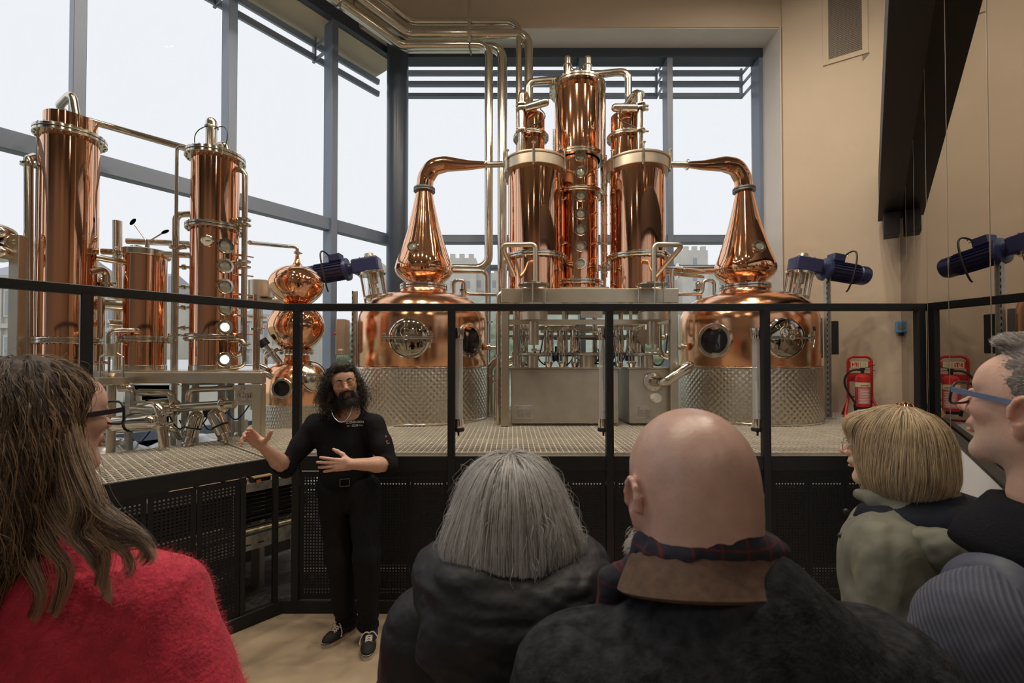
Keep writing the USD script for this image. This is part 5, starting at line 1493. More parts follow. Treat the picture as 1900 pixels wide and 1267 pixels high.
# ---- small onion still
x, y = S3
D = thing('onion_still', 'small copper still with two stacked onion bulbs on a dimpled steel base', 'still', (x, y, HD))
o = (x, y, 0)
zz = lambda py: at(545, py, y)[2]
obj('skirt', B().lathe([(0.31, HD), (0.31, zz(748)), (0.30, zz(747))], o, seg=64), 'dimpled_steel', D)
zb0, zb1 = zz(748), zz(672)
prof = [(0.30, zb0)] + [(0.12 + 0.19 * math.cos(a) ** 0.7, zb0 + 0.10 + (zb1 - zb0 - 0.10) * math.sin(a)) for a in np.linspace(0.0, 1.45, 14)] + [(0.128, zb1 + 0.02), (0.125, zz(659))]
obj('pot', B().lathe(prof, o, seg=64), 'copper_pot', D)
obj('neck_flange', flange(B(), o, zz(656), 0.165, 0.04, 0.10, 20), 'steel', D)


def bulb(z0, zm, z1, r0, rm, r1):
    p_ = []
    for t_ in np.linspace(0, 1, 10):
        a = math.pi / 2 * t_
        p_.append((r0 + (rm - r0) * math.sin(a) ** 1.3, z0 + (zm - z0) * (1 - math.cos(a)) ** 0.8))
    for t_ in np.linspace(0.05, 1, 14):
        a = math.pi / 2 * t_
        p_.append((r1 + (rm - r1) * math.cos(a) ** 1.1, zm + (z1 - zm) * math.sin(a) ** 1.15))
    return p_


obj('lower_bulb', B().lathe(bulb(zz(650), zz(606), zz(565), 0.11, 0.275, 0.105), o, seg=64), 'copper_bright', D)
obj('upper_bulb', B().lathe(bulb(zz(565), zz(526), zz(494), 0.105, 0.27, 0.05), o, seg=64), 'copper_bright', D)
obj('spout', B().lathe([(0.075, zz(495)), (0.05, zz(492)), (0.032, zz(487)), (0.022, zz(480)), (0.018, zz(470))], o, seg=28), 'copper_bright', D)
tp = zz(469)
pb = B().tube(fillet([V(x, y, tp), V(x, y, zz(458)), V(x - 0.09, y - 0.05, zz(459)), V(xB + 0.23, yB + 0.1, at(470, 450, yB + 0.1)[2])], 0.05), 0.019, 12)
clampb(pb, V(x, y, tp), (0, 0, 1), 0.02)
obj('lyne_pipe', pb, 'steel', D)
dv = norm(V(-x, -y, 0))
dr = V(-dv[1], dv[0], 0)
d = norm(dv - dr * 0.42)
pz = zz(717)
w = obj('porthole', B().ring(V(x, y, pz) + d * 0.26, d, 0.075, 0.10, 0.065, 36, 0.004).bolts(V(x, y, pz) + d * 0.325, d, 0.089, 0.006, 0.006, 14), 'steel', D)
obj('pane', B().lathe([(0.078, 0.0), (0, 0.004)], V(x, y, pz) + d * 0.315, d, 32), 'dark_glass', w)
d = norm(dv + dr * 0.75 + V(0, 0, 0.35))
m = V(x, y, zz(700)) + norm(dv + dr * 0.75) * 0.22
mw = obj('manway', B().ring(m, d, 0.14, 0.165, 0.05, 40, 0.004), 'steel_polished', D)
obj('cover', B().lathe([(0.15, 0.045), (0.14, 0.06), (0.09, 0.09), (0, 0.105)], m, d, 40), 'steel', mw)
obj('clamp_bar', B().bar(m + d * 0.11 - dr * 0.18 + V(0, 0, -0.0), m + d * 0.11 + dr * 0.18, 0.02, 0.012, (0, 0, 1), 0.003), 'steel', mw)
# shoulder instruments of the onion still
p = V(x, y, zz(668)) + (-dr * 0.17 + dv * 0.05)
du = norm(-dr * 0.75 + V(0, 0, 1))
iv = B().cyl(p - du * 0.05, p + du * 0.10, 0.03, 14).ring(p + du * 0.07, du, 0.02, 0.075, 0.035, 24).cyl(p + du * 0.10, p + du * 0.20, 0.022, 12)
obj('shoulder_valve', iv, 'steel', D)
obj('valve_cap', B().cyl(p + du * 0.18, p + du * 0.25, 0.05, 20), 'rubber', D)
p2 = p - dr * 0.10 + V(0, 0, -0.09)
obj('lamp_head', B().cyl(p2, p2 + norm(-dr + V(0, 0, 0.5)) * 0.10, 0.035, 18), 'steel_polished', D)
pipe('steel_pipe', 'slim steel pipe rising beside the small onion still', [at(493, 745, 4.5), at(493, 655, 4.5), at(505, 648, 4.55)], 0.018, rad=0.03, clamps=(0.6,))
pipe('steel_pipe', 'arched steel pipe low between the lit column and the onion still', [at(470, 760, 4.2), at(472, 700, 4.2), at(490, 690, 4.25), at(505, 700, 4.3)], 0.03, rad=0.08)
bx = at(490, 535, 4.9)
cn = thing('steel_canister', 'brown steel canister behind the upper bulb of the onion still', 'canister', bx)
obj('body', B().cyl(at(485, 552, 4.9), at(485, 522, 4.9), 0.13, 24), 'steel_satin', cn)
obj('leg', B().cyl(at(478, 620, 4.9), at(478, 552, 4.9), 0.05, 14).ring(at(478, 590, 4.9), (0, 0, 1), 0.03, 0.09, 0.02, 20), 'steel_satin', cn)
obj('pipe', B().tube([at(462, 555, 4.9), at(545, 560, 4.9)], 0.03, 12), 'steel', cn)

# ================================================================ cable trays seen through the open bay of the platform front
tr = thing('cable_tray', 'upper galvanised cable tray with small junction boxes under the platform', 'cable tray', C0 + LD * 0.3 + LN * 0.4)
ta, tb = C0 + LD * 1.9 + LN * 0.42, C0 - LD * 0.35 + LN * 0.42
for nm, z in (('rail', 0.80),):
    obj(nm, B().bar(ta + V(0, 0, z), tb + V(0, 0, z), 0.30, 0.006).bar(ta - LN * 0.15 + V(0, 0, z + 0.02), tb - LN * 0.15 + V(0, 0, z + 0.02), 0.005, 0.06), 'galvanised', tr)
for k in range(4):
    p = C0 + LD * (0.02 + 0.16 * k) + LN * 0.36 + V(0, 0, 0.86)
    M = np.eye(4); M[:3, 0], M[:3, 1], M[:3, 3] = LD, LN, p
    jb = thing('junction_box', ('junction box with a tan lid at the corner end of the upper tray', 'junction box with a tan lid, second from the corner post', 'junction box with a tan lid, third from the corner post', 'junction box with a tan lid behind the perforated panel')[k], 'box', p - V(0, 0, 0.04), 'junction boxes on the upper tray')
    obj('case', B().box((0, 0, -0.012), (0.11, 0.12, 0.05), M, 0.004), 'rubber', jb)
    obj('lid', B().box((0, 0, 0.018), (0.125, 0.14, 0.01), M, 0.002), 'cardboard', jb)
    obj('terminal', B().box((0.03, -0.064, -0.014), (0.03, 0.008, 0.03), M), 'orange_plastic', jb)
t2_ = thing('cable_tray', 'lower galvanised cable tray filled with cables under the platform', 'cable tray', C0 + LD * 0.3 + LN * 0.4)
z = 0.40
obj('rail', B().bar(ta + V(0, 0, z), tb + V(0, 0, z), 0.30, 0.006).bar(ta - LN * 0.15 + V(0, 0, z + 0.03), tb - LN * 0.15 + V(0, 0, z + 0.03), 0.005, 0.10), 'galvanised', t2_)
sl = B()
for k in range(12):
    p = C0 + LD * (0.02 + 0.09 * k) + LN * 0.266 + V(0, 0, z + 0.02)
    sl.bar(p, p + LD * 0.04, 0.002, 0.008)
obj('slots', sl, 'rubber', t2_, kind='stuff')
for k in range(14):
    off = 0.28 + 0.02 * k
    zz_ = z + 0.03 + (0.09 if k < 7 else 0.14) * ((k * 37 % 10) / 10) + 0.01
    obj('cable', B().tube([ta + LN * (off - 0.42) + V(0, 0, zz_), (ta + tb) / 2 + LN * (off - 0.42) + V(0, 0, zz_ + 0.01), tb + LN * (off - 0.42) + V(0, 0, zz_)], 0.009, 6), ('cable_black', 'label_cream', 'steel_brushed', 'cable_black')[k % 4], t2_)
for k in range(7):
    zz_ = 0.74 - 0.03 * k
    obj('cable', B().tube([ta - LN * 0.02 + V(0, 0, zz_), tb - LN * 0.02 + V(0, 0, zz_)], 0.013, 8), 'cable_black', t2_)
st_ = B()
for s_ in (0.2, 0.23, 1.2):
    p = C0 + LD * s_ + LN * 0.255
    st_.bar(p + V(0, 0, 0.38), p + V(0, 0, 0.80), 0.012, 0.02, LN)
obj('upright', st_, 'galvanised', t2_)
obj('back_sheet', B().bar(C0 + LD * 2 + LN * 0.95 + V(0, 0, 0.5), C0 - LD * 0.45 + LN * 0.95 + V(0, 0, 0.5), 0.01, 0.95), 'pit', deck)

# ================================================================ fire extinguisher, blue device
q = at(1596, 772, 5.22)
X, Y = q[0], q[1]
es = thing('extinguisher_stand', 'red tubular stand with a white safety sign holding the extinguisher', 'stand', (X, Y, HD))
zt_ = at(1596, 662, Y)[2]
W = 0.115
dd = norm(V(0.93, -0.36, 0)); nn = V(dd[1], -dd[0], 0)
S_ = lambda u, z, w_=0.0: V(X, Y, 0) + dd * u + V(0, 0, z) + nn * w_
tb_ = B().tube(fillet([S_(-W - 0.065, HD + 0.01, 0.12), S_(-W, HD + 0.22, 0), S_(-W, zt_, 0), S_(W, zt_, 0), S_(W, HD + 0.22, 0), S_(W + 0.065, HD + 0.01, 0.12)], 0.06, 8), 0.014, 12)
tb_.tube([S_(-W, HD + 0.20, 0), S_(-W - 0.02, HD + 0.01, -0.14)], 0.012, 10).tube([S_(W, HD + 0.20, 0), S_(W + 0.02, HD + 0.01, -0.14)], 0.012, 10)
tb_.tube([S_(-W - 0.02, HD + 0.012, -0.14), S_(W + 0.02, HD + 0.012, -0.14)], 0.011, 8)
obj('tube_frame', tb_, 'red_paint', es)
ft = B()
for s_ in (-1, 1):
    ft.cyl(S_(s_ * (W + 0.067), HD, 0.122), S_(s_ * (W + 0.067), HD + 0.02, 0.122), 0.022, 12)
obj('foot', ft, 'label_red', es)
obj('back_plate', B().bar(S_(-W, zt_ - 0.24), S_(W, zt_ - 0.24), 0.006, 0.10).bar(S_(-W, zt_ - 0.09), S_(W, zt_ - 0.09), 0.005, 0.075), 'red_paint', es)
Me = np.eye(4); Me[:3, 0], Me[:3, 1], Me[:3, 2], Me[:3, 3] = dd, (0, 0, 1), nn, S_(-0.005, zt_ - 0.09, 0.004)
sg_ = obj('sign', B().box((0, 0, 0.002), (0.165, 0.072, 0.004), Me), 'label_cream', es)
pic = B()
for (cx_, cz_, w_, h_) in ((-0.066, 0, 0.012, 0.045), (-0.052, 0.0, 0.016, 0.008), (-0.035, 0.018, 0.03, 0.009), (-0.030, -0.002, 0.012, 0.045), (-0.012, -0.002, 0.009, 0.045)):
    pic.box((cx_, cz_, 0.0045), (w_, h_, 0.001), Me)
obj('pictogram', pic, 'label_red', sg_)
lt = B()
for k in range(5):
    lt.box((0.012, 0.024 - 0.012 * k, 0.0045), (0.012, 0.006, 0.001), Me).box((0.050, 0.024 - 0.012 * k, 0.0045), (0.045 - 0.006 * (k % 2), 0.003, 0.001), Me)
obj('lettering', lt, 'engraving', sg_)
obj('crossbar', B().tube([S_(-W, HD + 0.23), S_(W, HD + 0.23)], 0.006, 8), 'rubber', es)
c_ = S_(0.0, 0, 0.085)
fe = thing('fire_extinguisher', 'red fire extinguisher with a cream band and black hose on its stand', 'fire extinguisher', (c_[0], c_[1], HD + 0.1))
z0, z1 = at(1600, 755, Y)[2], at(1600, 694, Y)[2]
obj('body', B().lathe([(0, z0), (0.068, z0), (0.072, z0 + 0.006), (0.072, z1 - 0.05), (0.066, z1 - 0.025), (0.045, z1 - 0.006), (0.02, z1), (0.018, z1 + 0.01)], c_ * (1, 1, 0), seg=40), 'red_paint', fe)
obj('base_ring', B().lathe([(0.0, z0 - 0.015), (0.074, z0 - 0.015), (0.076, z0 + 0.012), (0.0725, z0 + 0.014)], c_ * (1, 1, 0), seg=40), 'rubber', fe)
an = math.atan2(nn[1], nn[0])
def wrap(za, zb, a0, a1, r):
    return B().lathe([(r, za), (r, zb)], c_ * (1, 1, 0), seg=24, arc=(an + a0, an + a1))
h = z1 - z0
obj('band', wrap(z0 + 0.62 * h, z0 + 0.76 * h, -1.5, 1.5, 0.0728), 'label_cream', fe)
Mw = np.eye(4); Mw[:3, 0], Mw[:3, 1], Mw[:3, 2], Mw[:3, 3] = dd, (0, 0, 1), nn, c_ * (1, 1, 0) + nn * 0.0725 + V(0, 0, z0 + 0.66 * h)
obj('lettering', B().text('Powder', 0.016, Mw, 0.002, True), 'engraving', fe)
obj('instruction_label', wrap(z0 + 0.12 * h, z0 + 0.60 * h, -0.9, 0.8, 0.0726), 'label_pink', fe)
il = B()
for k in range(9):
    zz_ = z0 + 0.16 * h + k * 0.047 * h
    il.v.extend(wrap(zz_, zz_ + 0.018 * h, -0.7 + 0.1 * (k % 2), 0.45 + 0.15 * (k % 3), 0.073).v) if False else None
    w_ = wrap(zz_, zz_ + 0.016 * h, -0.7 + 0.1 * (k % 2), 0.45 + 0.12 * (k % 3), 0.0731)
    v_, f_, n_ = w_.arrays(); il.add(v_, f_, n_)
obj('printed_lines', il, 'label_white', fe)
vt = V(c_[0], c_[1], z1 + 0.01)
obj('valve', B().cyl(vt, vt + V(0, 0, 0.05), 0.018, 14).box(vt + V(0, 0, 0.05), (0.045, 0.03, 0.03), None, 0.004), 'rubber', fe)
lv = B().bar(vt + V(0, 0, 0.055), vt + dd * 0.12 + V(0, 0, 0.10), 0.02, 0.005).bar(vt + V(0, 0, 0.045), vt + dd * 0.12 + V(0, 0, 0.035), 0.02, 0.005)
obj('lever', lv, 'cable_black', fe)
obj('hose', B().tube(cs([vt + V(0, 0, 0.04) - dd * 0.02, vt - dd * 0.14 + V(0, 0, 0.0), vt - dd * 0.17 - V(0, 0, 0.13), vt - dd * 0.11 - V(0, 0, 0.27), vt - dd * 0.075 - V(0, 0, 0.38)], 28), 0.011, 10), 'rubber', fe)
obj('nozzle', B().cyl(vt - dd * 0.078 - V(0, 0, 0.36), vt - dd * 0.068 - V(0, 0, 0.43), 0.014, 10), 'rubber', fe)

bp = at(1669, 607, 5.2)
bd = thing('blue_detector', 'small blue gas detector on the cream wall near the glass corner', 'detector', bp)
wp_ = wall_pt(1669, 607, 0.05)
Mv2 = np.eye(4); Mv2[:3, 0], Mv2[:3, 1], Mv2[:3, 3] = PD, PN, wp_
obj('case', B().box((0, 0, 0), (0.085, 0.08, 0.14), Mv2, 0.012), 'blue_plastic', bd)
obj('face', B().cyl((Mv2 @ V(0, 0.038, 0.0, 1))[:3], (Mv2 @ V(0, 0.046, 0.0, 1))[:3], 0.030, 20), 'sight_glass', bd)
obj('gland', B().cyl((Mv2 @ V(0, 0, -0.07, 1))[:3], (Mv2 @ V(0, 0, -0.105, 1))[:3], 0.014, 10), 'rubber', bd)
p = at(1690, 790, 4.0)
ms = V(GX(3.62) - 0.10, 3.62, HD)
cp = thing('copper_kettle', 'miniature copper pot on thin legs near the railing end', 'pot', ms)
obj('bowl', B().lathe([(0, 0.20), (0.05, 0.205), (0.075, 0.24), (0.078, 0.28), (0.06, 0.31), (0.02, 0.325), (0, 0.33)], ms, seg=32), 'copper_bright', cp)
lg = B()
for k in range(3):
    a = 2 * math.pi * k / 3
    lg.tube(cs([ms + V(0.06 * math.cos(a), 0.06 * math.sin(a), 0.23), ms + V(0.07 * math.cos(a), 0.07 * math.sin(a), 0.1), ms + V(0.085 * math.cos(a), 0.085 * math.sin(a), 0.0)], 8), 0.006, 8)
obj('leg', lg, 'rubber', cp)

# ================================================================ outside
mat('grass', (0.36, 0.40, 0.30), 0.9, noise=(0.15, 0.2))
mat('hillside', (0.38, 0.41, 0.33), 0.9, noise=(0.25, 0.3))
mat('far_stone', (0.62, 0.58, 0.53), 0.9, noise=(0.4, 0.12))
mat('far_window', (0.33, 0.35, 0.38), 0.2)
mat('far_roof', (0.42, 0.44, 0.48), 0.7)
mat('far_white', (0.75, 0.76, 0.78), 0.7)
mat('far_leaf', (0.30, 0.36, 0.24), 0.9)
obj('outer_ground', B().box((-20, 70, -4.1), (260, 200, 0.2)), 'grass', kind='structure', label='grey-green ground far outside the windows')
hb = B()
ux = np.linspace(-90, 110, 70); uy = np.linspace(45, 130, 40)
gx_, gy_ = np.meshgrid(ux, uy, indexing='ij')
hh = -4 + 21 * np.exp(-((gx_ - 8) / 42) ** 2 - ((gy_ - 92) / 26) ** 2) + 7 * np.exp(-((gx_ + 48) / 30) ** 2 - ((gy_ - 100) / 26) ** 2)
hh += 2.5 * (meshkit.fbm(np.stack([gx_ / 9, gy_ / 9, gx_ * 0], -1), 4, 3) - 0.5) * np.clip((hh + 4) / 5, 0, 1)
vv = np.stack([gx_, gy_, hh], -1).reshape(-1, 3)
i, j = np.meshgrid(np.arange(69), np.arange(39), indexing='ij')
a = (i * 40 + j).ravel()
hb.mesh(trimesh.Trimesh(vv, np.vstack([np.stack([a, a + 40, a + 41], 1), np.stack([a, a + 41, a + 1], 1)]), process=False), True)
obj('hill', hb, 'hillside', kind='structure', label='pale grassy crag rising behind the windows')


def hillz(x_, y_):
    return -4 + 21 * math.exp(-((x_ - 8) / 42) ** 2 - ((y_ - 92) / 26) ** 2) + 7 * math.exp(-((x_ + 48) / 30) ** 2 - ((y_ - 100) / 26) ** 2)


def castle(name, label, px, py, Yc_, blocks):
    o = at(px, py, Yc_)
    c = thing(name, label, 'castle', (o[0], Yc_, o[2] - 14))
    for (dx, w_, h_, d_) in blocks:
        b_ = B().box((o[0] + dx, Yc_ + d_, o[2] - 14 + (14 + h_) / 2), (w_, 8, 14 + h_))
        n_ = max(2, int(w_ / 1.6))
        for k in range(n_):
            b_.box((o[0] + dx - w_ / 2 + (k + 0.5) * w_ / n_, Yc_ + d_ - 3.7, o[2] + h_ + 0.4), (w_ / n_ * 0.55, 0.6, 0.8))
        q = obj('wall', b_, 'far_stone', c)
        wn = B()
        for k in range(max(1, int(w_ / 3))):
            for r_ in range(max(1, int(h_ / 3.5) + 1)):
                wn.box((o[0] + dx - w_ / 2 + (k + 0.5) * w_ / max(1, int(w_ / 3)), Yc_ + d_ - 4.02, o[2] + h_ - 2.2 - r_ * 3), (0.7, 0.1, 1.4))
        obj('window', wn, 'far_window', q)
    return c


castle('castle', 'stone castle keep with battlements seen between left still and central pipes', 872, 560, 90, [(-3, 9, 8.0, 0), (3.5, 6, 5.5, 2), (-9, 7, 3.5, 3)])
castle('castle', 'stone castle tower seen through the back window left of the right still', 1275, 560, 90, [(0, 5, 9.5, 0), (6, 9, 6.0, 2), (-6, 8, 3.5, 3), (14, 9, 5, 4)])
castle('castle', 'narrow pointed stone tower seen behind the left stirrer motor', 706, 540, 90, [(0, 2.6, 5.0, 0)])


def house(name, label, px0, px1, py_top, py_bot, Yh, floors, bays, roof=True):
    a_, c_ = at(px0, py_top, Yh), at(px1, py_bot, Yh)
    w_, h_ = c_[0] - a_[0], a_[2] - c_[2]
    cx_ = (a_[0] + c_[0]) / 2
    hs = thing(name, label, 'building', (cx_, Yh, c_[2]))
    zb = min(c_[2], -4.0)
    obj('facade', B().box((cx_, Yh + 5, (zb + a_[2]) / 2), (w_, 10, a_[2] - zb)), 'far_stone', hs)
    cn_ = B()
    for f in range(floors + 1):
        zf_ = c_[2] + h_ * f / floors
        cn_.box((cx_, Yh - 0.1, zf_), (w_ + 0.4, 0.5, 0.35 if f < floors else 0.7))
    obj('cornice', cn_, 'far_stone', hs)
    pl = B()
    for k in range(bays + 1):
        pl.box((cx_ - w_ / 2 + w_ * k / bays, Yh - 0.08, c_[2] + h_ / 2), (0.35, 0.25, h_))
    obj('pilaster', pl, 'far_stone', hs)
    for f in range(floors):
        for k in range(bays):
            xc_, zc_ = cx_ - w_ / 2 + w_ * (k + 0.5) / bays, c_[2] + h_ * (f + 0.5) / floors
            ww, wh = w_ / bays * 0.34, h_ / floors * 0.52
            q = obj('window', B().box((xc_, Yh - 0.06, zc_), (ww + 0.3, 0.2, wh + 0.3)), 'far_stone', hs)
            obj('pane', B().box((xc_, Yh - 0.17, zc_), (ww, 0.04, wh)), 'far_window', q)
    if roof:
        obj('roof', B().add([[cx_ - w_ / 2, Yh - 0.4, a_[2] + 0.3], [cx_ + w_ / 2, Yh - 0.4, a_[2] + 0.3], [cx_ + w_ / 2, Yh + 5, a_[2] + 2.6], [cx_ - w_ / 2, Yh + 5, a_[2] + 2.6], [cx_ - w_ / 2, Yh + 10.2, a_[2] + 0.3], [cx_ + w_ / 2, Yh + 10.2, a_[2] + 0.3]], [[0, 1, 2, 3], [3, 2, 5, 4]]).add([[cx_ - w_ / 2, Yh - 0.4, a_[2] + 0.3], [cx_ - w_ / 2, Yh + 5, a_[2] + 2.6], [cx_ - w_ / 2, Yh + 10.2, a_[2] + 0.3], [cx_ + w_ / 2, Yh - 0.4, a_[2] + 0.3], [cx_ + w_ / 2, Yh + 10.2, a_[2] + 0.3], [cx_ + w_ / 2, Yh + 5, a_[2] + 2.6]], [[0, 1, 2], [3, 4, 5]]), 'far_roof', hs)
    return hs


house('stone_building', 'pale classical stone building with tall windows at the far left', -60, 66, 520, 690, 34, 2, 4)
house('stone_building', 'pale classical stone building seen between far left column and small vessel', 176, 240, 545, 680, 36, 2, 3)
house('stone_building', 'pale stone building seen just left of the lit column', 312, 372, 560, 690, 52, 3, 3)
house('stone_building', 'low grey building seen left of the small onion still', 452, 520, 590, 700, 44, 2, 4)
for k, (px, py, Yr) in enumerate(((-10, 678, 22), (215, 690, 22), (330, 700, 22))):
    c_ = at(px, py, Yr)
    sr = thing('station_roof', ('white ridged glass roof below the building at the far left', 'white ridged glass roof behind the spirit flask', 'white ridged glass roof left of the lit column')[k], 'roof', (c_[0], Yr, -4))
    b_ = B()
    for q in range(2):
        x0 = c_[0] - 2.4 + q * 2.6
        b_.add([[x0, Yr, c_[2] - 0.4], [x0 + 1.3, Yr, c_[2] + 0.3], [x0 + 2.6, Yr, c_[2] - 0.4], [x0, Yr + 12, c_[2] - 0.4], [x0 + 1.3, Yr + 12, c_[2] + 0.3], [x0 + 2.6, Yr + 12, c_[2] - 0.4]], [[0, 1, 4, 3], [1, 2, 5, 4]])
    obj('ridge', b_, 'far_white', sr)
    obj('wall', B().box((c_[0], Yr + 6, (-4 + c_[2] - 0.4) / 2), (5.0, 11.6, c_[2] - 0.4 + 4)), 'far_stone', sr)
rng = np.random.default_rng(4)
for k, (px, py, Yt, R) in enumerate(((690, 640, 64, 3.2), (722, 660, 50, 2.4), (925, 640, 60, 3.2), (590, 640, 58, 2.6), (1232, 640, 60, 3.0), (640, 665, 72, 3.0))):
    c_ = at(px, py, Yt)
    tt = thing('tree', ('hazy round tree left of the left still', 'hazy low tree touching the corner column', 'hazy tree seen right of the left still', 'hazy tree behind the onion still', 'hazy tree seen between central frame and right still', 'hazy low tree seen over the guide')[k], 'tree', (c_[0], Yt, -4))
    base_ = trimesh.creation.icosphere(4, R)
    v_ = np.array(base_.vertices)
    v_ *= (0.75 + 0.55 * meshkit.fbm(v_ * 1.2 + k * 7, 4, k))[:, None]
    obj('crown', B().mesh(trimesh.Trimesh(v_ + V(c_[0], Yt, c_[2]), base_.faces, process=False), True), 'far_leaf', tt)
    obj('trunk', B().cyl((c_[0], Yt, min(-4, c_[2] - 5)), (c_[0], Yt, c_[2]), 0.3, 10), 'far_window', tt)

# ================================================================ people: signed distance fields meshed by surface nets
from scipy.ndimage import map_coordinates, gaussian_filter
from scipy.interpolate import CubicSpline


class Field:
    def __init__(s, lo, hi, h):
        s.lo, s.h = np.asarray(lo, float), h
        s.n = np.ceil((np.asarray(hi, float) - s.lo) / h).astype(int) + 1
        s.F = np.full(s.n, 0.5, np.float32)
        s.R, s.t, s.s = np.eye(3), np.zeros(3), 1.0

    def at(s, R=None, t=(0, 0, 0), sc=1.0):
        s.R, s.t, s.s = (np.eye(3) if R is None else R), np.asarray(t, float), sc
        return s

    def put(s, lo, hi, fn, k=0.0, op='u'):
        c = np.array([[x, y, z] for x in (lo[0], hi[0]) for y in (lo[1], hi[1]) for z in (lo[2], hi[2])]) * s.s @ s.R.T + s.t
        m = k * 1.5 + 2.5 * s.h
        a = np.clip(np.floor((c.min(0) - m - s.lo) / s.h).astype(int), 0, s.n)
        b = np.clip(np.ceil((c.max(0) + m - s.lo) / s.h).astype(int) + 1, 0, s.n)
        if (b <= a).any():
            return s
        sl = tuple(slice(i, j) for i, j in zip(a, b))
        g = np.stack(np.meshgrid(*[s.lo[i] + s.h * np.arange(a[i], b[i]) for i in range(3)], indexing='ij'), -1)
        d = (fn((g - s.t) @ s.R / s.s) * s.s).astype(np.float32)
        F = s.F[sl]
        if op == 'u':
            if k > 0:
                e = np.maximum(k - np.abs(F - d), 0) / k
                s.F[sl] = np.minimum(F, d) - e * e * k * 0.25
            else:
                s.F[sl] = np.minimum(F, d)
        else:
            d = -d
            if k > 0:
                e = np.maximum(k - np.abs(F - d), 0) / k
                s.F[sl] = np.maximum(F, d) + e * e * k * 0.25
            else:
                s.F[sl] = np.maximum(F, d)
        return s

    def cone(s, a, b, ra, rb, k=0.0, op='u'):
        a, b = np.asarray(a, float), np.asarray(b, float)
        ba = b - a
        L2 = max(np.dot(ba, ba), 1e-9)
        def fn(p):
            t = np.clip(((p - a) @ ba) / L2, 0, 1)
            q = p - a - t[..., None] * ba
            return np.sqrt((q * q).sum(-1)) - (ra + (rb - ra) * t)
        R_ = np.maximum(ra, rb)
        return s.put(np.minimum(a, b) - R_, np.maximum(a, b) + R_, fn, k, op)

    def chain(s, pts, rs, k=0.0, op='u'):
        for i in range(len(pts) - 1):
            s.cone(pts[i], pts[i + 1], rs[i], rs[i + 1], k, op)
        return s

    def ell(s, c, r, k=0.0, op='u', rot=None):
        c, r = np.asarray(c, float), np.asarray(r, float)
        M = np.eye(3) if rot is None else rot
        def fn(p):
            q = (p - c) @ M
            k0 = np.sqrt(((q / r) ** 2).sum(-1))
            k1 = np.sqrt(((q / (r * r)) ** 2).sum(-1))
            return k0 * (k0 - 1) / np.maximum(k1, 1e-9)
        m = r.max() if rot is not None else r
        return s.put(c - m, c + m, fn, k, op)

    def rbox(s, c, hsz, rd, k=0.0, op='u', rot=None):
        c, hsz = np.asarray(c, float), np.asarray(hsz, float)
        M = np.eye(3) if rot is None else rot
        def fn(p):
            q = np.abs((p - c) @ M) - (hsz - rd)
            return np.sqrt((np.maximum(q, 0) ** 2).sum(-1)) + np.minimum(q.max(-1), 0) - rd
        m = np.linalg.norm(hsz)
        return s.put(c - m, c + m, fn, k, op)

    def below(s, z):
        zz = s.lo[2] + s.h * np.arange(s.n[2])
        s.F = np.maximum(s.F, (z - zz)[None, None, :].astype(np.float32))
        return s

    def sample(s, p):
        return map_coordinates(s.F, ((p - s.lo) / s.h).T, order=1, mode='nearest')

    def grad(s, p):
        e = s.h * 0.8
        g = np.stack([s.sample(p + np.eye(3)[i] * e) - s.sample(p - np.eye(3)[i] * e) for i in range(3)], 1)
        return g / np.maximum(np.linalg.norm(g, axis=1, keepdims=True), 1e-9)

    def mesh(s):
        F = s.F
        S = F < 0
        nx, ny, nz = F.shape
        cnt = np.zeros((nx - 1, ny - 1, nz - 1), np.uint8)
        for i in (0, 1):
            for j in (0, 1):
                for k in (0, 1):
                    cnt += S[i:nx - 1 + i, j:ny - 1 + j, k:nz - 1 + k]
        act = np.argwhere((cnt > 0) & (cnt < 8))
        idx = np.full(cnt.shape, -1, np.int64)
        idx[tuple(act.T)] = np.arange(len(act))
        acc, num = np.zeros((len(act), 3)), np.zeros(len(act))
        C = [(i, j, k) for i in (0, 1) for j in (0, 1) for k in (0, 1)]
        for a in C:
            for ax in range(3):
                if a[ax] == 0:
                    b = tuple(a[m] + (m == ax) for m in range(3))
                    fa, fb = F[tuple((act + a).T)], F[tuple((act + b).T)]
                    m = (fa < 0) != (fb < 0)
                    t = fa[m] / (fa[m] - fb[m])
                    p = np.tile(np.array(a, float), (m.sum(), 1)); p[:, ax] = t
                    acc[m] += p; num[m] += 1
        v = (act + acc / num[:, None]) * s.h + s.lo
        fs = []
        for ax in range(3):
            o = [i for i in range(3) if i != ax]
            sl0 = [slice(1, -1)] * 3; sl1 = [slice(1, -1)] * 3
            sl0[ax], sl1[ax] = slice(0, -1), slice(1, None)
            A, Bm = S[tuple(sl0)], S[tuple(sl1)]
            e = np.argwhere(A != Bm)
            if not len(e):
                continue
            ins = A[tuple(e.T)]
            base = e.copy(); base[:, o[0]] += 1; base[:, o[1]] += 1
            q = []
            for d0, d1 in ((-1, -1), (0, -1), (0, 0), (-1, 0)):
                c = base.copy(); c[:, o[0]] += d0; c[:, o[1]] += d1
                q.append(idx[tuple(c.T)])
            q = np.stack(q, 1)
            flip = ins if ax != 1 else ~ins
            q[~flip] = q[~flip][:, ::-1]
            fs.append(q[(q >= 0).all(1)])
        f = np.vstack(fs)
        f = np.vstack([f[:, [0, 1, 2]], f[:, [0, 2, 3]]])
        if np.einsum('ij,ij->i', v[f[:, 0]], np.cross(v[f[:, 1]], v[f[:, 2]])).sum() < 0:
            f = f[:, ::-1]
        return v, f


def vnormals(v, f):
    n = np.zeros_like(v)
    c = np.cross(v[f[:, 1]] - v[f[:, 0]], v[f[:, 2]] - v[f[:, 0]])
    for k in range(3):
        np.add.at(n, f[:, k], c)
    return n / np.maximum(np.linalg.norm(n, axis=1, keepdims=True), 1e-12)


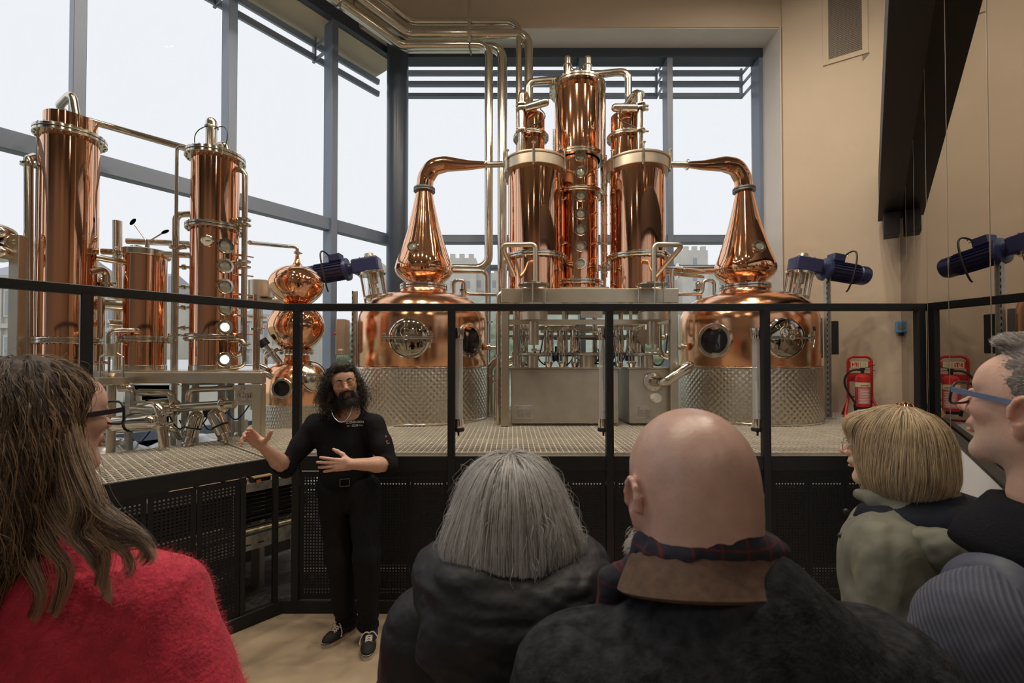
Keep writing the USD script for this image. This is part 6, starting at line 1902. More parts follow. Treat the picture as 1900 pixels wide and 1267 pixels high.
def cloth(fld, amp=0.0, scale=(8, 8, 4), seed=0, extra=None):
    """Mesh of a garment field with soft folds pushed along its normals."""
    v, f = fld.mesh()
    n = vnormals(v, f)
    if amp:
        w = meshkit.fbm(v * np.array(scale), 3, seed) - 0.5
        w = np.sign(w) * np.abs(w) ** 0.8
        v = v + n * (w * 2 * amp)[:, None]
    if extra is not None:
        v = v + n * extra(v)[:, None]
    return v, f, vnormals(v, f)


def rot(yaw=0.0, pitch=0.0, roll=0.0):
    """Rotation: roll about y (facing axis), pitch about x (chin up > 0), then yaw about z (to the left > 0); degrees."""
    a, b, c = np.radians([yaw, pitch, roll])
    Rz = np.array([[math.cos(a), -math.sin(a), 0], [math.sin(a), math.cos(a), 0], [0, 0, 1]])
    Rx = np.array([[1, 0, 0], [0, math.cos(b), -math.sin(b)], [0, math.sin(b), math.cos(b)]])
    Ry = np.array([[math.cos(c), 0, math.sin(c)], [0, 1, 0], [-math.sin(c), 0, math.cos(c)]])
    return Rz @ Rx @ Ry


def head_field(F, R, c, sc=1.0, fem=False, nose=1.0, neck=True):
    """A human head in F; c is the head's centre between the ears, +y local is its facing. Crown at +0.122, chin at -0.118 (times sc)."""
    F.at(R, c, sc)
    F.ell((0, -0.012, 0.036), (0.076, 0.097, 0.087), 0)
    F.ell((0, 0.018, 0.02), (0.069, 0.078, 0.082), 0.03)
    F.ell((0, 0.030, -0.045), (0.059 if not fem else 0.055, 0.062, 0.066), 0.035)
    F.cone((-0.048, 0.0, -0.055), (-0.022, 0.068, -0.098), 0.022, 0.017, 0.03)
    F.cone((0.048, 0.0, -0.055), (0.022, 0.068, -0.098), 0.022, 0.017, 0.03)
    F.ell((0, 0.076, -0.100), (0.022, 0.016, 0.017), 0.02)
    F.ell((0, 0.078, 0.040), (0.048, 0.020, 0.030), 0.03)
    for s_ in (-1, 1):
        F.ell((0.043 * s_, 0.064, -0.014), (0.022, 0.022, 0.020), 0.02)
        F.cone((0.012 * s_, 0.092, 0.026), (0.046 * s_, 0.078, 0.026), 0.009, 0.008, 0.014)
        F.ell((0.032 * s_, 0.099, 0.006), (0.018, 0.014, 0.013), 0.012, 's')
        F.ell((0.032 * s_, 0.083, 0.004), (0.0145, 0.0125, 0.0125), 0.004)
        F.ell((0.032 * s_, 0.094, 0.012), (0.016, 0.005, 0.005), 0.005)
        F.ell((0.032 * s_, 0.0935, -0.003), (0.014, 0.004, 0.004), 0.005)
    F.chain([(0, 0.092, 0.016), (0, 0.104, -0.004), (0, 0.114 + 0.006 * nose, -0.026)], [0.0075, 0.009, 0.0125], 0.012)
    for s_ in (-1, 1):
        F.ell((0.012 * s_, 0.106, -0.029), (0.008, 0.011, 0.008), 0.008)
        F.ell((0.006 * s_, 0.114, -0.037), (0.0035, 0.005, 0.004), 0.003, 's')
    F.ell((0, 0.094, -0.052), (0.026, 0.014, 0.012), 0.015)
    F.ell((0, 0.101, -0.056), (0.021, 0.0085, 0.0052), 0.004)
    F.ell((0, 0.099, -0.068), (0.018, 0.009, 0.0060), 0.004)
    F.ell((0, 0.110, -0.062), (0.022, 0.010, 0.0014), 0.003, 's')
    F.ell((0, 0.099, -0.081), (0.020, 0.008, 0.005), 0.008, 's')
    for s_ in (-1, 1):
        er = rot(0, -8, 0) @ rot(-18 * s_)
        F.ell((0.079 * s_, -0.006, -0.004), (0.010, 0.019, 0.033), 0.006, rot=er)
        F.ell((0.088 * s_, 0.000, -0.002), (0.006, 0.010, 0.018), 0.004, 's', rot=er)
        F.ell((0.076 * s_, -0.004, -0.035), (0.007, 0.010, 0.011), 0.006, rot=er)
        pts = [(0.088 * s_, -0.010 + 0.020 * math.cos(a), 0.000 + 0.027 * math.sin(a)) for a in np.linspace(-0.4, 3.5, 8)]
        F.chain(pts, [0.0042] * 8, 0.003)
        F.ell((0.079 * s_, 0.010, -0.002), (0.006, 0.005, 0.008), 0.005)
    if neck:
        rn = 0.052 if fem else 0.061
        F.cone((0, -0.022, -0.045), (0, -0.040, -0.150), rn * 0.96, rn, 0.03)
        F.cone((0, -0.040, -0.150), (0, -0.045, -0.21), rn, rn * 1.3, 0.03)
    return F.at()


def skin_tint(v, R, c, sc, base, beard=None, lips=(0.42, 0.17, 0.15)):
    """Per-vertex skin colour: base, redder nose, ears and lips, optional beard shadow colour."""
    q = (v - c) @ R / sc
    col = np.tile(np.asarray(base, float), (len(v), 1))
    def mix(w, c2):
        return col * (1 - w[:, None]) + np.asarray(c2) * w[:, None]
    g = lambda p, r: np.exp(-(((q - np.array(p)) / np.array(r)) ** 2).sum(1))
    red = np.asarray(base) * np.array([1.02, 0.78, 0.74])
    for p, r in (((0, 0.12, -0.025), (0.02, 0.03, 0.02)), ((0.045, 0.08, -0.03), (0.025, 0.03, 0.02)), ((-0.045, 0.08, -0.03), (0.025, 0.03, 0.02)), ((0.085, 0, 0), (0.012, 0.03, 0.04)), ((-0.085, 0, 0), (0.012, 0.03, 0.04))):
        col = mix(np.clip(g(p, r), 0, 1) * 0.7, red)
    if beard is not None:
        w = np.clip((-(q[:, 2] + 0.035)) / 0.03, 0, 1) * np.clip((q[:, 1] + 0.0) / 0.03, 0, 1) * np.clip((q[:, 2] + 0.15) / 0.03, 0, 1)
        col = mix(w * beard[1], beard[0])
    w = np.exp(-((q[:, 0] / 0.022) ** 4)) * np.exp(-(((q[:, 2] + 0.062) / 0.011) ** 4)) * (q[:, 1] > 0.092)
    return mix(w * 0.8, lips)


def body_prim(parent, parts, mat_, name='body'):
    """parts: list of (v, f, tint): joined into the person's one body mesh."""
    b_, col = B(), []
    for v, f, t in parts:
        b_.add(v, f, vnormals(v, f))
        col.append(np.tile(np.asarray(t, float), (len(v), 1)) if np.ndim(t) == 1 else t)
    return obj(name, b_, mat_, parent, color=np.vstack(col))


def garment(parent, name, fld, mat_, amp=0.0, scale=(8, 8, 4), seed=0, extra=None, label=None):
    v, f, n = cloth(fld, amp, scale, seed, extra)
    b_ = B(); b_.add(v, f, n)
    return obj(name, b_, mat_, parent, label), (v, f, n)


def hand(F, wrist, d, n, side, curl, thumb=(0.6, 0.3), spread=0.09, sc=1.0):
    """Adds a five-fingered hand to F. d: wrist to knuckles, n: out of the back of the hand, side +1: thumb towards d x n."""
    d, n = norm(d), norm(np.asarray(n, float) - np.dot(n, norm(d)) * norm(d))
    x = np.cross(d, n) * side
    w = np.asarray(wrist, float)
    P = lambda a, b_, c: w + (x * a + d * b_ + n * c) * sc
    for a in (-0.026, -0.009, 0.009, 0.026):
        F.cone(P(a * 0.7, 0.012, 0), P(a, 0.085 - abs(a - 0.005) * 0.25, 0.003), 0.0145 * sc, 0.0115 * sc, 0.012)
    F.ell(P(0.024, 0.035, -0.008), np.array([0.017, 0.017, 0.017]) * sc, 0.012)
    L = [(0.026, 0.041, 0.025, 0.019, 0.0092), (0.009, 0.046, 0.029, 0.020, 0.0094), (-0.009, 0.042, 0.027, 0.020, 0.0090), (-0.026, 0.033, 0.020, 0.017, 0.0080)]
    for i, (a, l1, l2, l3, r) in enumerate(L):
        p = P(a, 0.085 - abs(a - 0.005) * 0.25, 0.003)
        ang = 0.0
        dirx = (a / 0.026) * spread
        pts, rs = [p], [r * 1.12 * sc]
        for l_, c_, rr in ((l1, curl[i][0], 1.0), (l2, curl[i][1], 0.93), (l3, curl[i][2], 0.80)):
            ang += c_
            p = p + norm(d * math.cos(ang) - n * math.sin(ang) + x * dirx) * l_ * sc
            pts.append(p); rs.append(r * rr * sc)
        F.chain(pts, rs, 0.003)
    a0, a1 = thumb
    p0 = P(0.024, 0.022, -0.008)
    t1 = norm(x * math.cos(a0) + d * math.sin(a0) - n * 0.30)
    t2 = norm(x * math.cos(a0 + a1) + d * math.sin(a0 + a1) - n * 0.28)
    F.chain([p0, p0 + t1 * 0.042 * sc, p0 + t1 * 0.042 * sc + t2 * 0.032 * sc, p0 + t1 * 0.042 * sc + t2 * 0.057 * sc], [0.015 * sc, 0.0115 * sc, 0.0105 * sc, 0.0085 * sc], 0.008)


def seeds_on(fld, n, rng, keep=None):
    v, f = fld.mesh()
    a = np.cross(v[f[:, 1]] - v[f[:, 0]], v[f[:, 2]] - v[f[:, 0]])
    ar = np.linalg.norm(a, axis=1)
    k = rng.choice(len(f), n * 2, p=ar / ar.sum())
    u = rng.random((n * 2, 2)); m = u.sum(1) > 1; u[m] = 1 - u[m]
    p = v[f[k, 0]] + u[:, :1] * (v[f[k, 1]] - v[f[k, 0]]) + u[:, 1:] * (v[f[k, 2]] - v[f[k, 0]])
    if keep is not None:
        p = p[keep(p)]
    return p[:n]


def flow(fld, p, dirf, L, nseg, rng, off=(-0.003, 0.003), zend=None, fan=0.0015, wave=0.0, clump=5):
    """Strands that run down over the surface of a hair volume; clump strands share a path."""
    p = p.copy()
    m = len(p)
    o = rng.uniform(off[0], off[1], m)
    ln = L * rng.uniform(0.75, 1.1, m)
    path = [p.copy()]
    dead = np.zeros(m, bool)
    ze = None if zend is None else zend + rng.normal(0, 0.012, m)
    for k in range(nseg):
        n_ = fld.grad(p)
        g = dirf(p)
        g = g - n_ * (g * n_).sum(1, keepdims=True)
        g /= np.maximum(np.linalg.norm(g, axis=1, keepdims=True), 1e-6)
        q = p + g * (ln / nseg)[:, None]
        q -= n_ * (fld.sample(q) - o)[:, None] * 0.9
        if ze is not None:
            dead |= q[:, 2] < ze
        p = np.where(dead[:, None], p + (q - p) * 1e-3, q)
        path.append(p.copy())
    path = np.stack(path, 1)
    t = np.linspace(0, 1, nseg + 1)[None, :, None]
    out = []
    ph = rng.uniform(0, 6.28, (m, 1, 1))
    for c in range(clump):
        e = rng.normal(0, fan, (m, 1, 3)) * (0.4 + 1.2 * t)
        w = wave * np.sin(ph + t * rng.uniform(9, 16, (m, 1, 1))) * np.array([1, 0.6, 0.2]) if wave else 0
        out.append(path + e + w)
    return [x for x in np.concatenate(out)]


def glasses(parent, R, c, sc, frame_mat, lens=(0.026, 0.021), round_=True, temple_mat=None, name='glasses', thick=0.0014, dy=0.0):
    P = lambda x, y, z: np.asarray(c) + R @ (np.array([x, y, z]) * sc)
    fr = B()
    for s_ in (-1, 1):
        th = np.linspace(0, 2 * math.pi, 28, endpoint=False)
        e = 2.0 if round_ else 3.2
        pts = [P(0.034 * s_ + lens[0] * np.sign(math.cos(a)) * abs(math.cos(a)) ** (2 / e), 0.112 + dy - 0.004 * abs(math.cos(a)), 0.0 + lens[1] * np.sign(math.sin(a)) * abs(math.sin(a)) ** (2 / e)) for a in th]
        fr.tube(pts, thick * sc, 8, closed=True)
    fr.tube([P(-0.009, 0.112 + dy, 0.004), P(0, 0.116 + dy, 0.007), P(0.009, 0.112 + dy, 0.004)], thick * sc, 8)
    g = obj(name, fr, frame_mat, parent)
    for s_ in (-1, 1):
        tp = B()
        a, b_, d = P(0.062 * s_, 0.108 + dy, 0.008), P(0.080 * s_, 0.010, 0.010), P(0.079 * s_, -0.02, -0.004)
        tp.bar(P(0.059 * s_, 0.111 + dy, 0.008), a, thick * 2 * sc, thick * 4 * sc, R[:, 2])
        tp.bar(a, b_, thick * 1.6 * sc, thick * (2.2 if thick < 0.002 else 4.0) * sc, R[:, 2]).bar(b_, d, thick * 1.6 * sc, thick * 2.5 * sc, R[:, 2])
        obj('temple', tp, temple_mat or frame_mat, g)
        th = np.linspace(0, 2 * math.pi, 28, endpoint=False)
        e = 2.0 if round_ else 3.2
        pv = [P(0.034 * s_, 0.113 + dy, 0)] + [P(0.034 * s_ + lens[0] * np.sign(math.cos(a)) * abs(math.cos(a)) ** (2 / e), 0.112 + dy - 0.004 * abs(math.cos(a)), lens[1] * np.sign(math.sin(a)) * abs(math.sin(a)) ** (2 / e)) for a in th]
        lb = B(); lb.add(np.array(pv), [[0, k + 1, (k + 1) % 28 + 1] for k in range(28)])
        obj('lens', lb, 'spectacle_glass', g)
    return g


def eyes(parent, R, c, sc, look=(0, 1, 0)):
    for s_ in (-1, 1):
        e = np.asarray(c) + R @ (np.array([0.032 * s_, 0.0825, 0.004]) * sc)
        d = R @ norm(look)
        q = obj('eye', B().ball(e, 0.0122 * sc, 18), 'eye_white', parent)
        obj('iris', B().lathe([(0.0055 * sc, 0.0108 * sc), (0.003 * sc, 0.0122 * sc), (0, 0.0126 * sc)], e, d, 16), 'eye_dark', q)


def legs_field(h, hip, ankles, knees, r=(0.085, 0.065, 0.055), lo=None, hi=None, foot_z=0.10):
    pts = np.array([*hip, *knees, *ankles])
    F = Field(pts.min(0) - 0.16 if lo is None else lo, pts.max(0) + 0.16 if hi is None else hi, h)
    for hp, kn, an in zip(hip, knees, ankles):
        F.chain([hp, kn, an], r, 0.03)
    return F


def shoe(parent, heel, toe, w=0.047, mat_u='shoe_black', mat_s='shoe_sole', laces=False, top=0.085):
    heel, toe = np.asarray(heel, float), np.asarray(toe, float)
    d = norm(toe - heel); L = np.linalg.norm(toe - heel)
    M = np.eye(4); M[:3, 1], M[:3, 0], M[:3, 3] = d, np.cross(d, (0, 0, 1)), (heel + toe) / 2
    M[2, 3] = 0
    outl = sg.Polygon([(w * (0.80 + 0.25 * math.sin(a) ** 3 * 0.5) * math.cos(a) * (1 + 0.12 * math.sin(a)), L / 2 * np.sign(math.sin(a)) * abs(math.sin(a)) ** 0.85) for a in np.linspace(0, 2 * math.pi, 40, endpoint=False)])
    s_ = obj('shoe', B().poly(outl.buffer(0.002), 0.030, M), mat_s, parent)
    F = Field((-0.08, -L / 2 - 0.05, 0.0), (0.08, L / 2 + 0.05, 0.16), 0.004)
    F.ell((0, L * 0.20, 0.03), (w * 0.92, L * 0.29, 0.038), 0.0)
    F.ell((0, -L * 0.22, 0.045), (w * 0.80, L * 0.27, 0.055), 0.03)
    F.cone((0, -L * 0.20, 0.05), (0, -L * 0.23, 0.12), 0.036, 0.038, 0.03)
    F.below(0.026)
    v, f = F.mesh()
    b_ = B(); b_.add(v, f, vnormals(v, f), M)
    obj('upper', b_, mat_u, s_)
    if laces:
        lb = B()
        for k in range(4):
            y_ = L * (0.06 + 0.05 * k); z_ = 0.079 - 0.006 * k
            for sg2 in (-1, 1):
                pts = [(-0.020 * sg2, y_, z_ - 0.004), (0, y_ + 0.007, z_ + 0.003), (0.020 * sg2, y_ + 0.014, z_ - 0.006)]
                lb.tube([(M @ np.array([*p, 1]))[:3] for p in pts], 0.0035, 6)
        for sg2 in (-1, 1):
            pts = CubicSpline([0, .3, .6, 1], [(0, L * 0.04, 0.087), (0.025 * sg2, L * 0.09, 0.100), (0.045 * sg2, L * 0.10, 0.075), (0.050 * sg2, L * 0.14, 0.040)])(np.linspace(0, 1, 12))
            lb.tube([(M @ np.array([*p, 1]))[:3] for p in pts], 0.0035, 6)
        obj('laces', lb, 'lace_white', s_)
        obj('welt', B().poly(outl.buffer(0.003).difference(outl.buffer(-0.003)), 0.004, M @ np.array([[1, 0, 0, 0], [0, 1, 0, 0], [0, 0, 1, 0.024], [0, 0, 0, 1.0]])), 'rubber', s_)
    return s_


tint_mat('skin', 0.45, 0.12, (220.0, 0.0004), 0.07, 45.0, 0.45)
tint_mat('skin_shiny', 0.36, 0.04, (160.0, 0.0003), 0.12, 30.0, 0.5)
mat('eye_white', (0.75, 0.72, 0.70), 0.1)
mat('eye_dark', (0.035, 0.022, 0.015), 0.08)
mat('shirt_black', (0.010, 0.011, 0.014), 0.85, specular_ior_level=0.15, bump=(300.0, 0.0006))
mat('trouser_black', (0.010, 0.011, 0.014), 0.8, specular_ior_level=0.15, noise=(60.0, 0.3), bump=(200.0, 0.0006))
mat('leather_black', (0.012, 0.011, 0.010), 0.35)
mat('print_white', (0.75, 0.75, 0.75), 0.7)
mat('shoe_black', (0.012, 0.012, 0.013), 0.8)
mat('shoe_sole', (0.50, 0.43, 0.33), 0.7, noise=(30.0, 0.25))
mat('lace_white', (0.62, 0.58, 0.52), 0.8)
mat('silver', (0.80, 0.80, 0.78), 0.2, 1.0)
mat('gold_wire', (0.75, 0.55, 0.35), 0.2, 1.0)
mat('specs_dark', (0.012, 0.012, 0.016), 0.25)
mat('specs_blue', (0.10, 0.14, 0.24), 0.35)
mat('red_wool', (0.41, 0.026, 0.058), 0.95, noise=(35.0, 0.25), bump=(120.0, 0.003), sheen_weight=0.15, sheen_tint=(1.0, 0.45, 0.5))
mat('puffer_black', (0.009, 0.011, 0.016), 0.55, specular_ior_level=0.3, bump=(26.0, 0.005))
mat('wool_grey', (0.020, 0.022, 0.027), 0.95, specular_ior_level=0.1, noise=(55.0, 0.65), bump=(160.0, 0.002))
mat('corduroy_brown', (0.085, 0.050, 0.034), 0.9, noise=(70.0, 0.3), bump=(140.0, 0.001))
mat('olive_cloth', (0.150, 0.155, 0.125), 0.75, noise=(10.0, 0.10), bump=(11.0, 0.010))
mat('navy_lining', (0.010, 0.014, 0.026), 0.7, specular_ior_level=0.2)
mat('gilet_navy', (0.028, 0.038, 0.070), 0.6, noise=(14.0, 0.15), bump=(18.0, 0.004))
mat('fleece_black', (0.008, 0.009, 0.013), 0.95, specular_ior_level=0.1, bump=(220.0, 0.001))
usdkit.material(stage, '/World/Looks/knit_blue', {
    'tc': ('texture_coordinate', {}), 'm': ('mapping', {'rotation': (0.2, 0.5, 0.9)}),
    'w': ('wave_texture', {'scale': 44.0, 'distortion': 5.0, 'detail': 1.0}), 'n': ('noise_texture', {'scale': 160.0}),
    'a': ('math', {'math_type': 'multiply_add', 'value2': 0.35}), 'b': ('bump', {'distance': 0.0014}),
    'r': ('rgb_ramp', {'ramp': [(0.2, (0.042, 0.050, 0.080)), (1.1, (0.072, 0.083, 0.122))]}),
    'p': ('principled_bsdf', {'roughness': 0.95})},
    [('tc.object', 'm.vector'), ('m.vector', 'w.vector'), ('tc.object', 'n.vector'), ('n.fac', 'a.value1'), ('w.fac', 'a.value3'), ('a.value', 'b.height'), ('b.normal', 'p.normal'), ('a.value', 'r.fac'), ('r.color', 'p.base_color')], surface='p.BSDF')
usdkit.material(stage, '/World/Looks/tartan', {
    'tc': ('texture_coordinate', {}),
    'w1': ('wave_texture', {'scale': 14.0, 'bands_direction': 'z'}), 'w2': ('wave_texture', {'scale': 11.0, 'bands_direction': 'x'}),
    'm': ('math', {'math_type': 'maximum'}), 'r': ('rgb_ramp', {'ramp': [(0.0, (0.008, 0.010, 0.022)), (0.93, (0.010, 0.012, 0.026)), (0.985, (0.05, 0.008, 0.014)), (1.0, (0.08, 0.012, 0.018))]}),
    'p': ('principled_bsdf', {'roughness': 0.9})},
    [('tc.object', 'w1.vector'), ('tc.object', 'w2.vector'), ('w1.fac', 'm.value1'), ('w2.fac', 'm.value2'), ('m.value', 'r.fac'), ('r.color', 'p.base_color')], surface='p.BSDF')
for nm, c_ in (('hair_brown', (0.062, 0.045, 0.033)), ('hair_brown_light', (0.28, 0.195, 0.125)), ('hair_black', (0.014, 0.010, 0.008)), ('hair_black_light', (0.06, 0.045, 0.035)), ('hair_grey', (0.58, 0.59, 0.61)), ('hair_grey_dark', (0.10, 0.097, 0.097)),
               ('hair_blond', (0.62, 0.50, 0.33)), ('hair_blond_dark', (0.22, 0.155, 0.095)), ('hair_salt', (0.22, 0.20, 0.19)), ('hair_white', (0.55, 0.53, 0.51)), ('fuzz_red', (0.56, 0.05, 0.09))):
    hair_mat(nm, c_)
for nm, c_ in (('base_brown', (0.035, 0.023, 0.015)), ('base_black', (0.010, 0.008, 0.007)), ('base_grey', (0.11, 0.105, 0.10)), ('base_blond', (0.22, 0.16, 0.095)), ('base_salt', (0.10, 0.09, 0.085))):
    mat(nm, c_, 0.7)
rng = np.random.default_rng(11)


def torso(F, c, yaw, zs, zh, sw=0.185, dp=0.10, neck_z=None, k=0.06, waist=0.145, hipw=0.16):
    """Trunk of a standing person: shoulders at height zs with half-width sw, hips at zh. c: plan position of the trunk's axis."""
    R = rot(yaw)
    F.at(R, (c[0], c[1], 0))
    nz = (neck_z or zs + 0.085)
    F.cone((-sw * 0.85, 0, zs - 0.02), (sw * 0.85, 0, zs - 0.02), 0.062, 0.062, 0)
    for s_ in (-1, 1):
        F.cone((s_ * sw * 0.8, -0.01, zs - 0.015), (0, -0.035, nz), 0.055, 0.060, k)
    F.ell((0, -0.045, zs - 0.03), (sw * 0.62, dp * 0.9, 0.12), k)
    F.ell((0, 0, zs - 0.13), (sw * 0.98, dp * 1.15, 0.20), k)
    F.ell((0, 0.0, (zs + zh) / 2 - 0.06), (waist, dp * 1.02, 0.26), k)
    F.ell((0, -0.01, zh), (hipw, dp * 1.15, 0.16), k)
    return F.at()


def loc2w(c, yaw):
    R = rot(yaw)
    return lambda x, y, z: np.array([c[0], c[1], 0]) + R @ np.array([x, y, z])

SKIN_A, SKIN_B, SKIN_C = (0.50, 0.30, 0.21), (0.56, 0.35, 0.27), (0.60, 0.40, 0.32)


def person(label, c):
    return thing('person', label, 'person', (c[0], c[1], 0))


def hidden_legs(p, c, yaw, zh, mat_='trouser_black', r=(0.10, 0.075, 0.062)):
    W = loc2w(c, yaw)
    F = legs_field(0.012, [W(-0.09, 0, zh), W(0.09, 0, zh)], [W(-0.10, -0.03, 0.06), W(0.10, -0.03, 0.06)], [W(-0.095, 0.02, zh * 0.53), W(0.095, 0.02, zh * 0.53)], r)
    F.at(rot(yaw), (c[0], c[1], 0)).ell((0, -0.01, zh + 0.02), (0.17, 0.12, 0.14), 0.04).at()
    garment(p, 'trousers', F, mat_, 0.004, (9, 9, 5), 3)
    for s_ in (-1, 1):
        shoe(p, W(0.105 * s_, -0.10, 0), W(0.125 * s_, 0.18, 0), mat_u='leather_black', mat_s='rubber')


def head_part(R, c, sc, base, h=0.0032, fem=False, nose=1.0, beard=None, neck_to=None, thick=0):
    F = Field(c - np.array([0.15, 0.15, 0.24]) * sc, c + np.array([0.15, 0.15, 0.15]) * sc, h)
    head_field(F, R, c, sc, fem, nose)
    if neck_to is not None:
        F.cone(c + R @ np.array([0, -0.03, -0.08]) * sc, neck_to, 0.056 * sc, 0.066 * sc, 0.03)
    if thick:
        F.at(R, c, sc).cone((0, -0.040, -0.02), (0, -0.046, -0.17), thick, thick * 1.08, 0.03).at()
    v, f = F.mesh()
    return v, f, skin_tint(v, R, c, sc, base, beard)


def project(b_, fld, d, start=0.12, off=0.0015):
    """Lays a flat shape onto the surface of a garment field along direction d."""
    v, f, n = b_.arrays()
    p = v - d * start
    for _ in range(160):
        dist = np.maximum(fld.sample(p) - off, -0.01)
        p = p + d * np.clip(dist, -0.01, 0.02)[:, None]
    o = B(); o.add(p, f)
    return o


# ---------------------------------------------------------------- the guide
gc = np.array([-1.02, 2.74])
g = person('person in black with curly shoulder-length hair and round glasses, gesturing before the platform', gc)
gyaw = 197
Wg = loc2w(gc, gyaw)
hc = at(638, 713, 2.70)
Rh = rot(205, 3, 11)
parts = [head_part(Rh, hc, 0.97, SKIN_A, 0.003, beard=((0.10, 0.06, 0.045), 0.7), neck_to=Wg(0, -0.01, 1.36))]
# arms: his right (picture left) reaches out, his left lies across the waist
shR, elR, wrR = at(586, 786, 2.74), at(530, 868, 2.62), at(489, 829, 2.44)
shL, elL, wrL = at(694, 786, 2.72), at(722, 862, 2.66), at(652, 861, 2.47)
FA = Field(np.minimum.reduce([elR, wrR]) - 0.16, np.maximum.reduce([elR, wrR]) + 0.16, 0.003)
FA.chain([elR + (wrR - elR) * 0.04, elR + (wrR - elR) * 0.35, wrR], [0.045, 0.043, 0.028], 0.02)
dR = at(463, 808, 2.40) - wrR
hand(FA, wrR, dR, (-0.15, 1, 0.2), -1, [(0.35, 0.55, 0.4), (0.55, 0.8, 0.6), (0.65, 0.9, 0.6), (0.7, 0.9, 0.6)], (0.15, 0.25), 0.25, 1.0)
v, f = FA.mesh(); parts.append((v, f, SKIN_B))
FB = Field(np.minimum.reduce([elL, wrL, at(600, 870, 2.42)]) - 0.10, np.maximum.reduce([elL, wrL]) + 0.10, 0.003)
FB.chain([elL + (wrL - elL) * 0.04, elL + (wrL - elL) * 0.35, wrL], [0.045, 0.042, 0.029], 0.02)
hand(FB, wrL, at(620, 862, 2.44) - wrL, (0.1, -1, 0.15), 1, [(0.12, 0.12, 0.1), (0.16, 0.15, 0.1), (0.20, 0.18, 0.1), (0.30, 0.2, 0.15)], (0.75, 0.30), 0.16, 1.0)
v, f = FB.mesh(); parts.append((v, f, SKIN_B))
# hidden trunk and legs of the body, inside the clothes
FT = Field(Wg(0, 0, 0.9) - (0.35, 0.3, 0.95), Wg(0, 0, 0.9) + (0.35, 0.3, 0.6), 0.012)
torso(FT, gc, gyaw, 1.33, 0.95, 0.15, 0.075, waist=0.115, hipw=0.125)
hipR, hipL = at(618, 905, 2.76), at(676, 905, 2.74)
knR, knL = at(627, 1030, 2.74), at(680, 1030, 2.70)
anR, anL = np.array([-1.045, 2.83, 0.09]), np.array([-0.885, 2.765, 0.09])
for h_, k_, a_ in ((hipR, knR, anR), (hipL, knL, anL)):
    FT.chain([h_, k_, a_], [0.07, 0.05, 0.036], 0.03)
FT.cone(shR, elR, 0.045, 0.038, 0.02).cone(shL, elL, 0.045, 0.038, 0.02)
v, f = FT.mesh(); parts.append((v, f, SKIN_B))
body_prim(g, parts, 'skin')
eyes(g, Rh, hc, 0.97, (-0.1, 1, 0))
FS = Field(np.array([-1.62, 2.36, 0.86]), np.array([-0.62, 3.02, 1.46]), 0.006)
torso(FS, gc, gyaw, 1.335, 0.98, 0.168, 0.090, waist=0.136, hipw=0.140)
for sh, el, wr in ((shR, elR, wrR), (shL, elL, wrL)):
    FS.chain([sh, (sh + el) / 2 + (0, 0, -0.005), el], [0.062, 0.056, 0.055], 0.045)
    FS.cone(el, el + (wr - el) * 0.16, 0.055, 0.052, 0.02)
    FS.cone(el + (wr - el) * 0.18, el + (wr - el) * 1.1, 0.05, 0.05, 0.004, 's')
FS.at(rot(gyaw), (gc[0], gc[1], 0)).cone((0, 0.01, 1.385), (0, 0.0, 1.6), 0.072, 0.08, 0.008, 's').rbox((0, 0, 0.85), (0.5, 0.5, 0.13), 0.0, 0.0, 's').at()
sh_, _ = garment(g, 'jumper', FS, 'shirt_black', 0.006, (7, 7, 9), 5)
# lettering on the chest
face = norm(np.array([0.30, -0.95, 0]))
ctr = at(657.5, 789, 2.60)
Ml = np.eye(4); Ml[:3, 2] = face; Ml[:3, 1] = (0, 0, 1); Ml[:3, 0] = np.cross((0, 0, 1), face); Ml[:3, 3] = ctr
def sub(dx, dy):
    T = np.eye(4); T[0, 3], T[1, 3] = dx, dy
    return Ml @ T
tx = B().text('EDINBURGH', 0.0125, sub(0, 0.002), 0.001, True).text('GIN', 0.0130, sub(0.0, -0.018), 0.001, True)
tx.text('EST. ~', 0.007, sub(-0.031, -0.0155), 0.001, True).text('2010', 0.008, sub(0.033, -0.0155), 0.001, True)
obj('lettering', project(tx, FS, -face), 'print_white', sh_)
fs2 = norm(np.array([0.80, -0.60, 0]))
Ms = np.eye(4); Ms[:3, 2] = fs2; Ms[:3, 1] = (0, 0, 1); Ms[:3, 0] = np.cross((0, 0, 1), fs2); Ms[:3, 3] = (shL * 0.62 + elL * 0.38) + fs2 * 0.066
bd2 = B().box((0, 0.012, 0), (0.010, 0.030, 0.001), Ms).box((0, -0.016, 0), (0.022, 0.006, 0.001), Ms).box((-0.008, -0.006, 0), (0.006, 0.012, 0.001), Ms)
obj('sleeve_badge', project(bd2, FS, -fs2, 0.05), 'label_pink', sh_)
nk = B().tube(project(B().tube(CubicSpline([0, .22, .5, .78, 1], [at(613, 752, 2.60), at(619, 772, 2.58), at(633, 783, 2.57), at(647, 773, 2.58), at(654, 750, 2.60)])(np.linspace(0, 1, 30)), 0.0001, 4, cap=False), FS, -face, 0.1, 0.004).arrays()[0].reshape(-1, 3)[::4][:30] if False else CubicSpline([0, .22, .5, .78, 1], [at(613, 750, 2.645), at(619, 772, 2.605), at(633, 783, 2.585), at(647, 773, 2.60), at(654, 750, 2.64)])(np.linspace(0, 1, 30)), 0.003, 8)
obj('neck_chain', nk, 'silver', g)
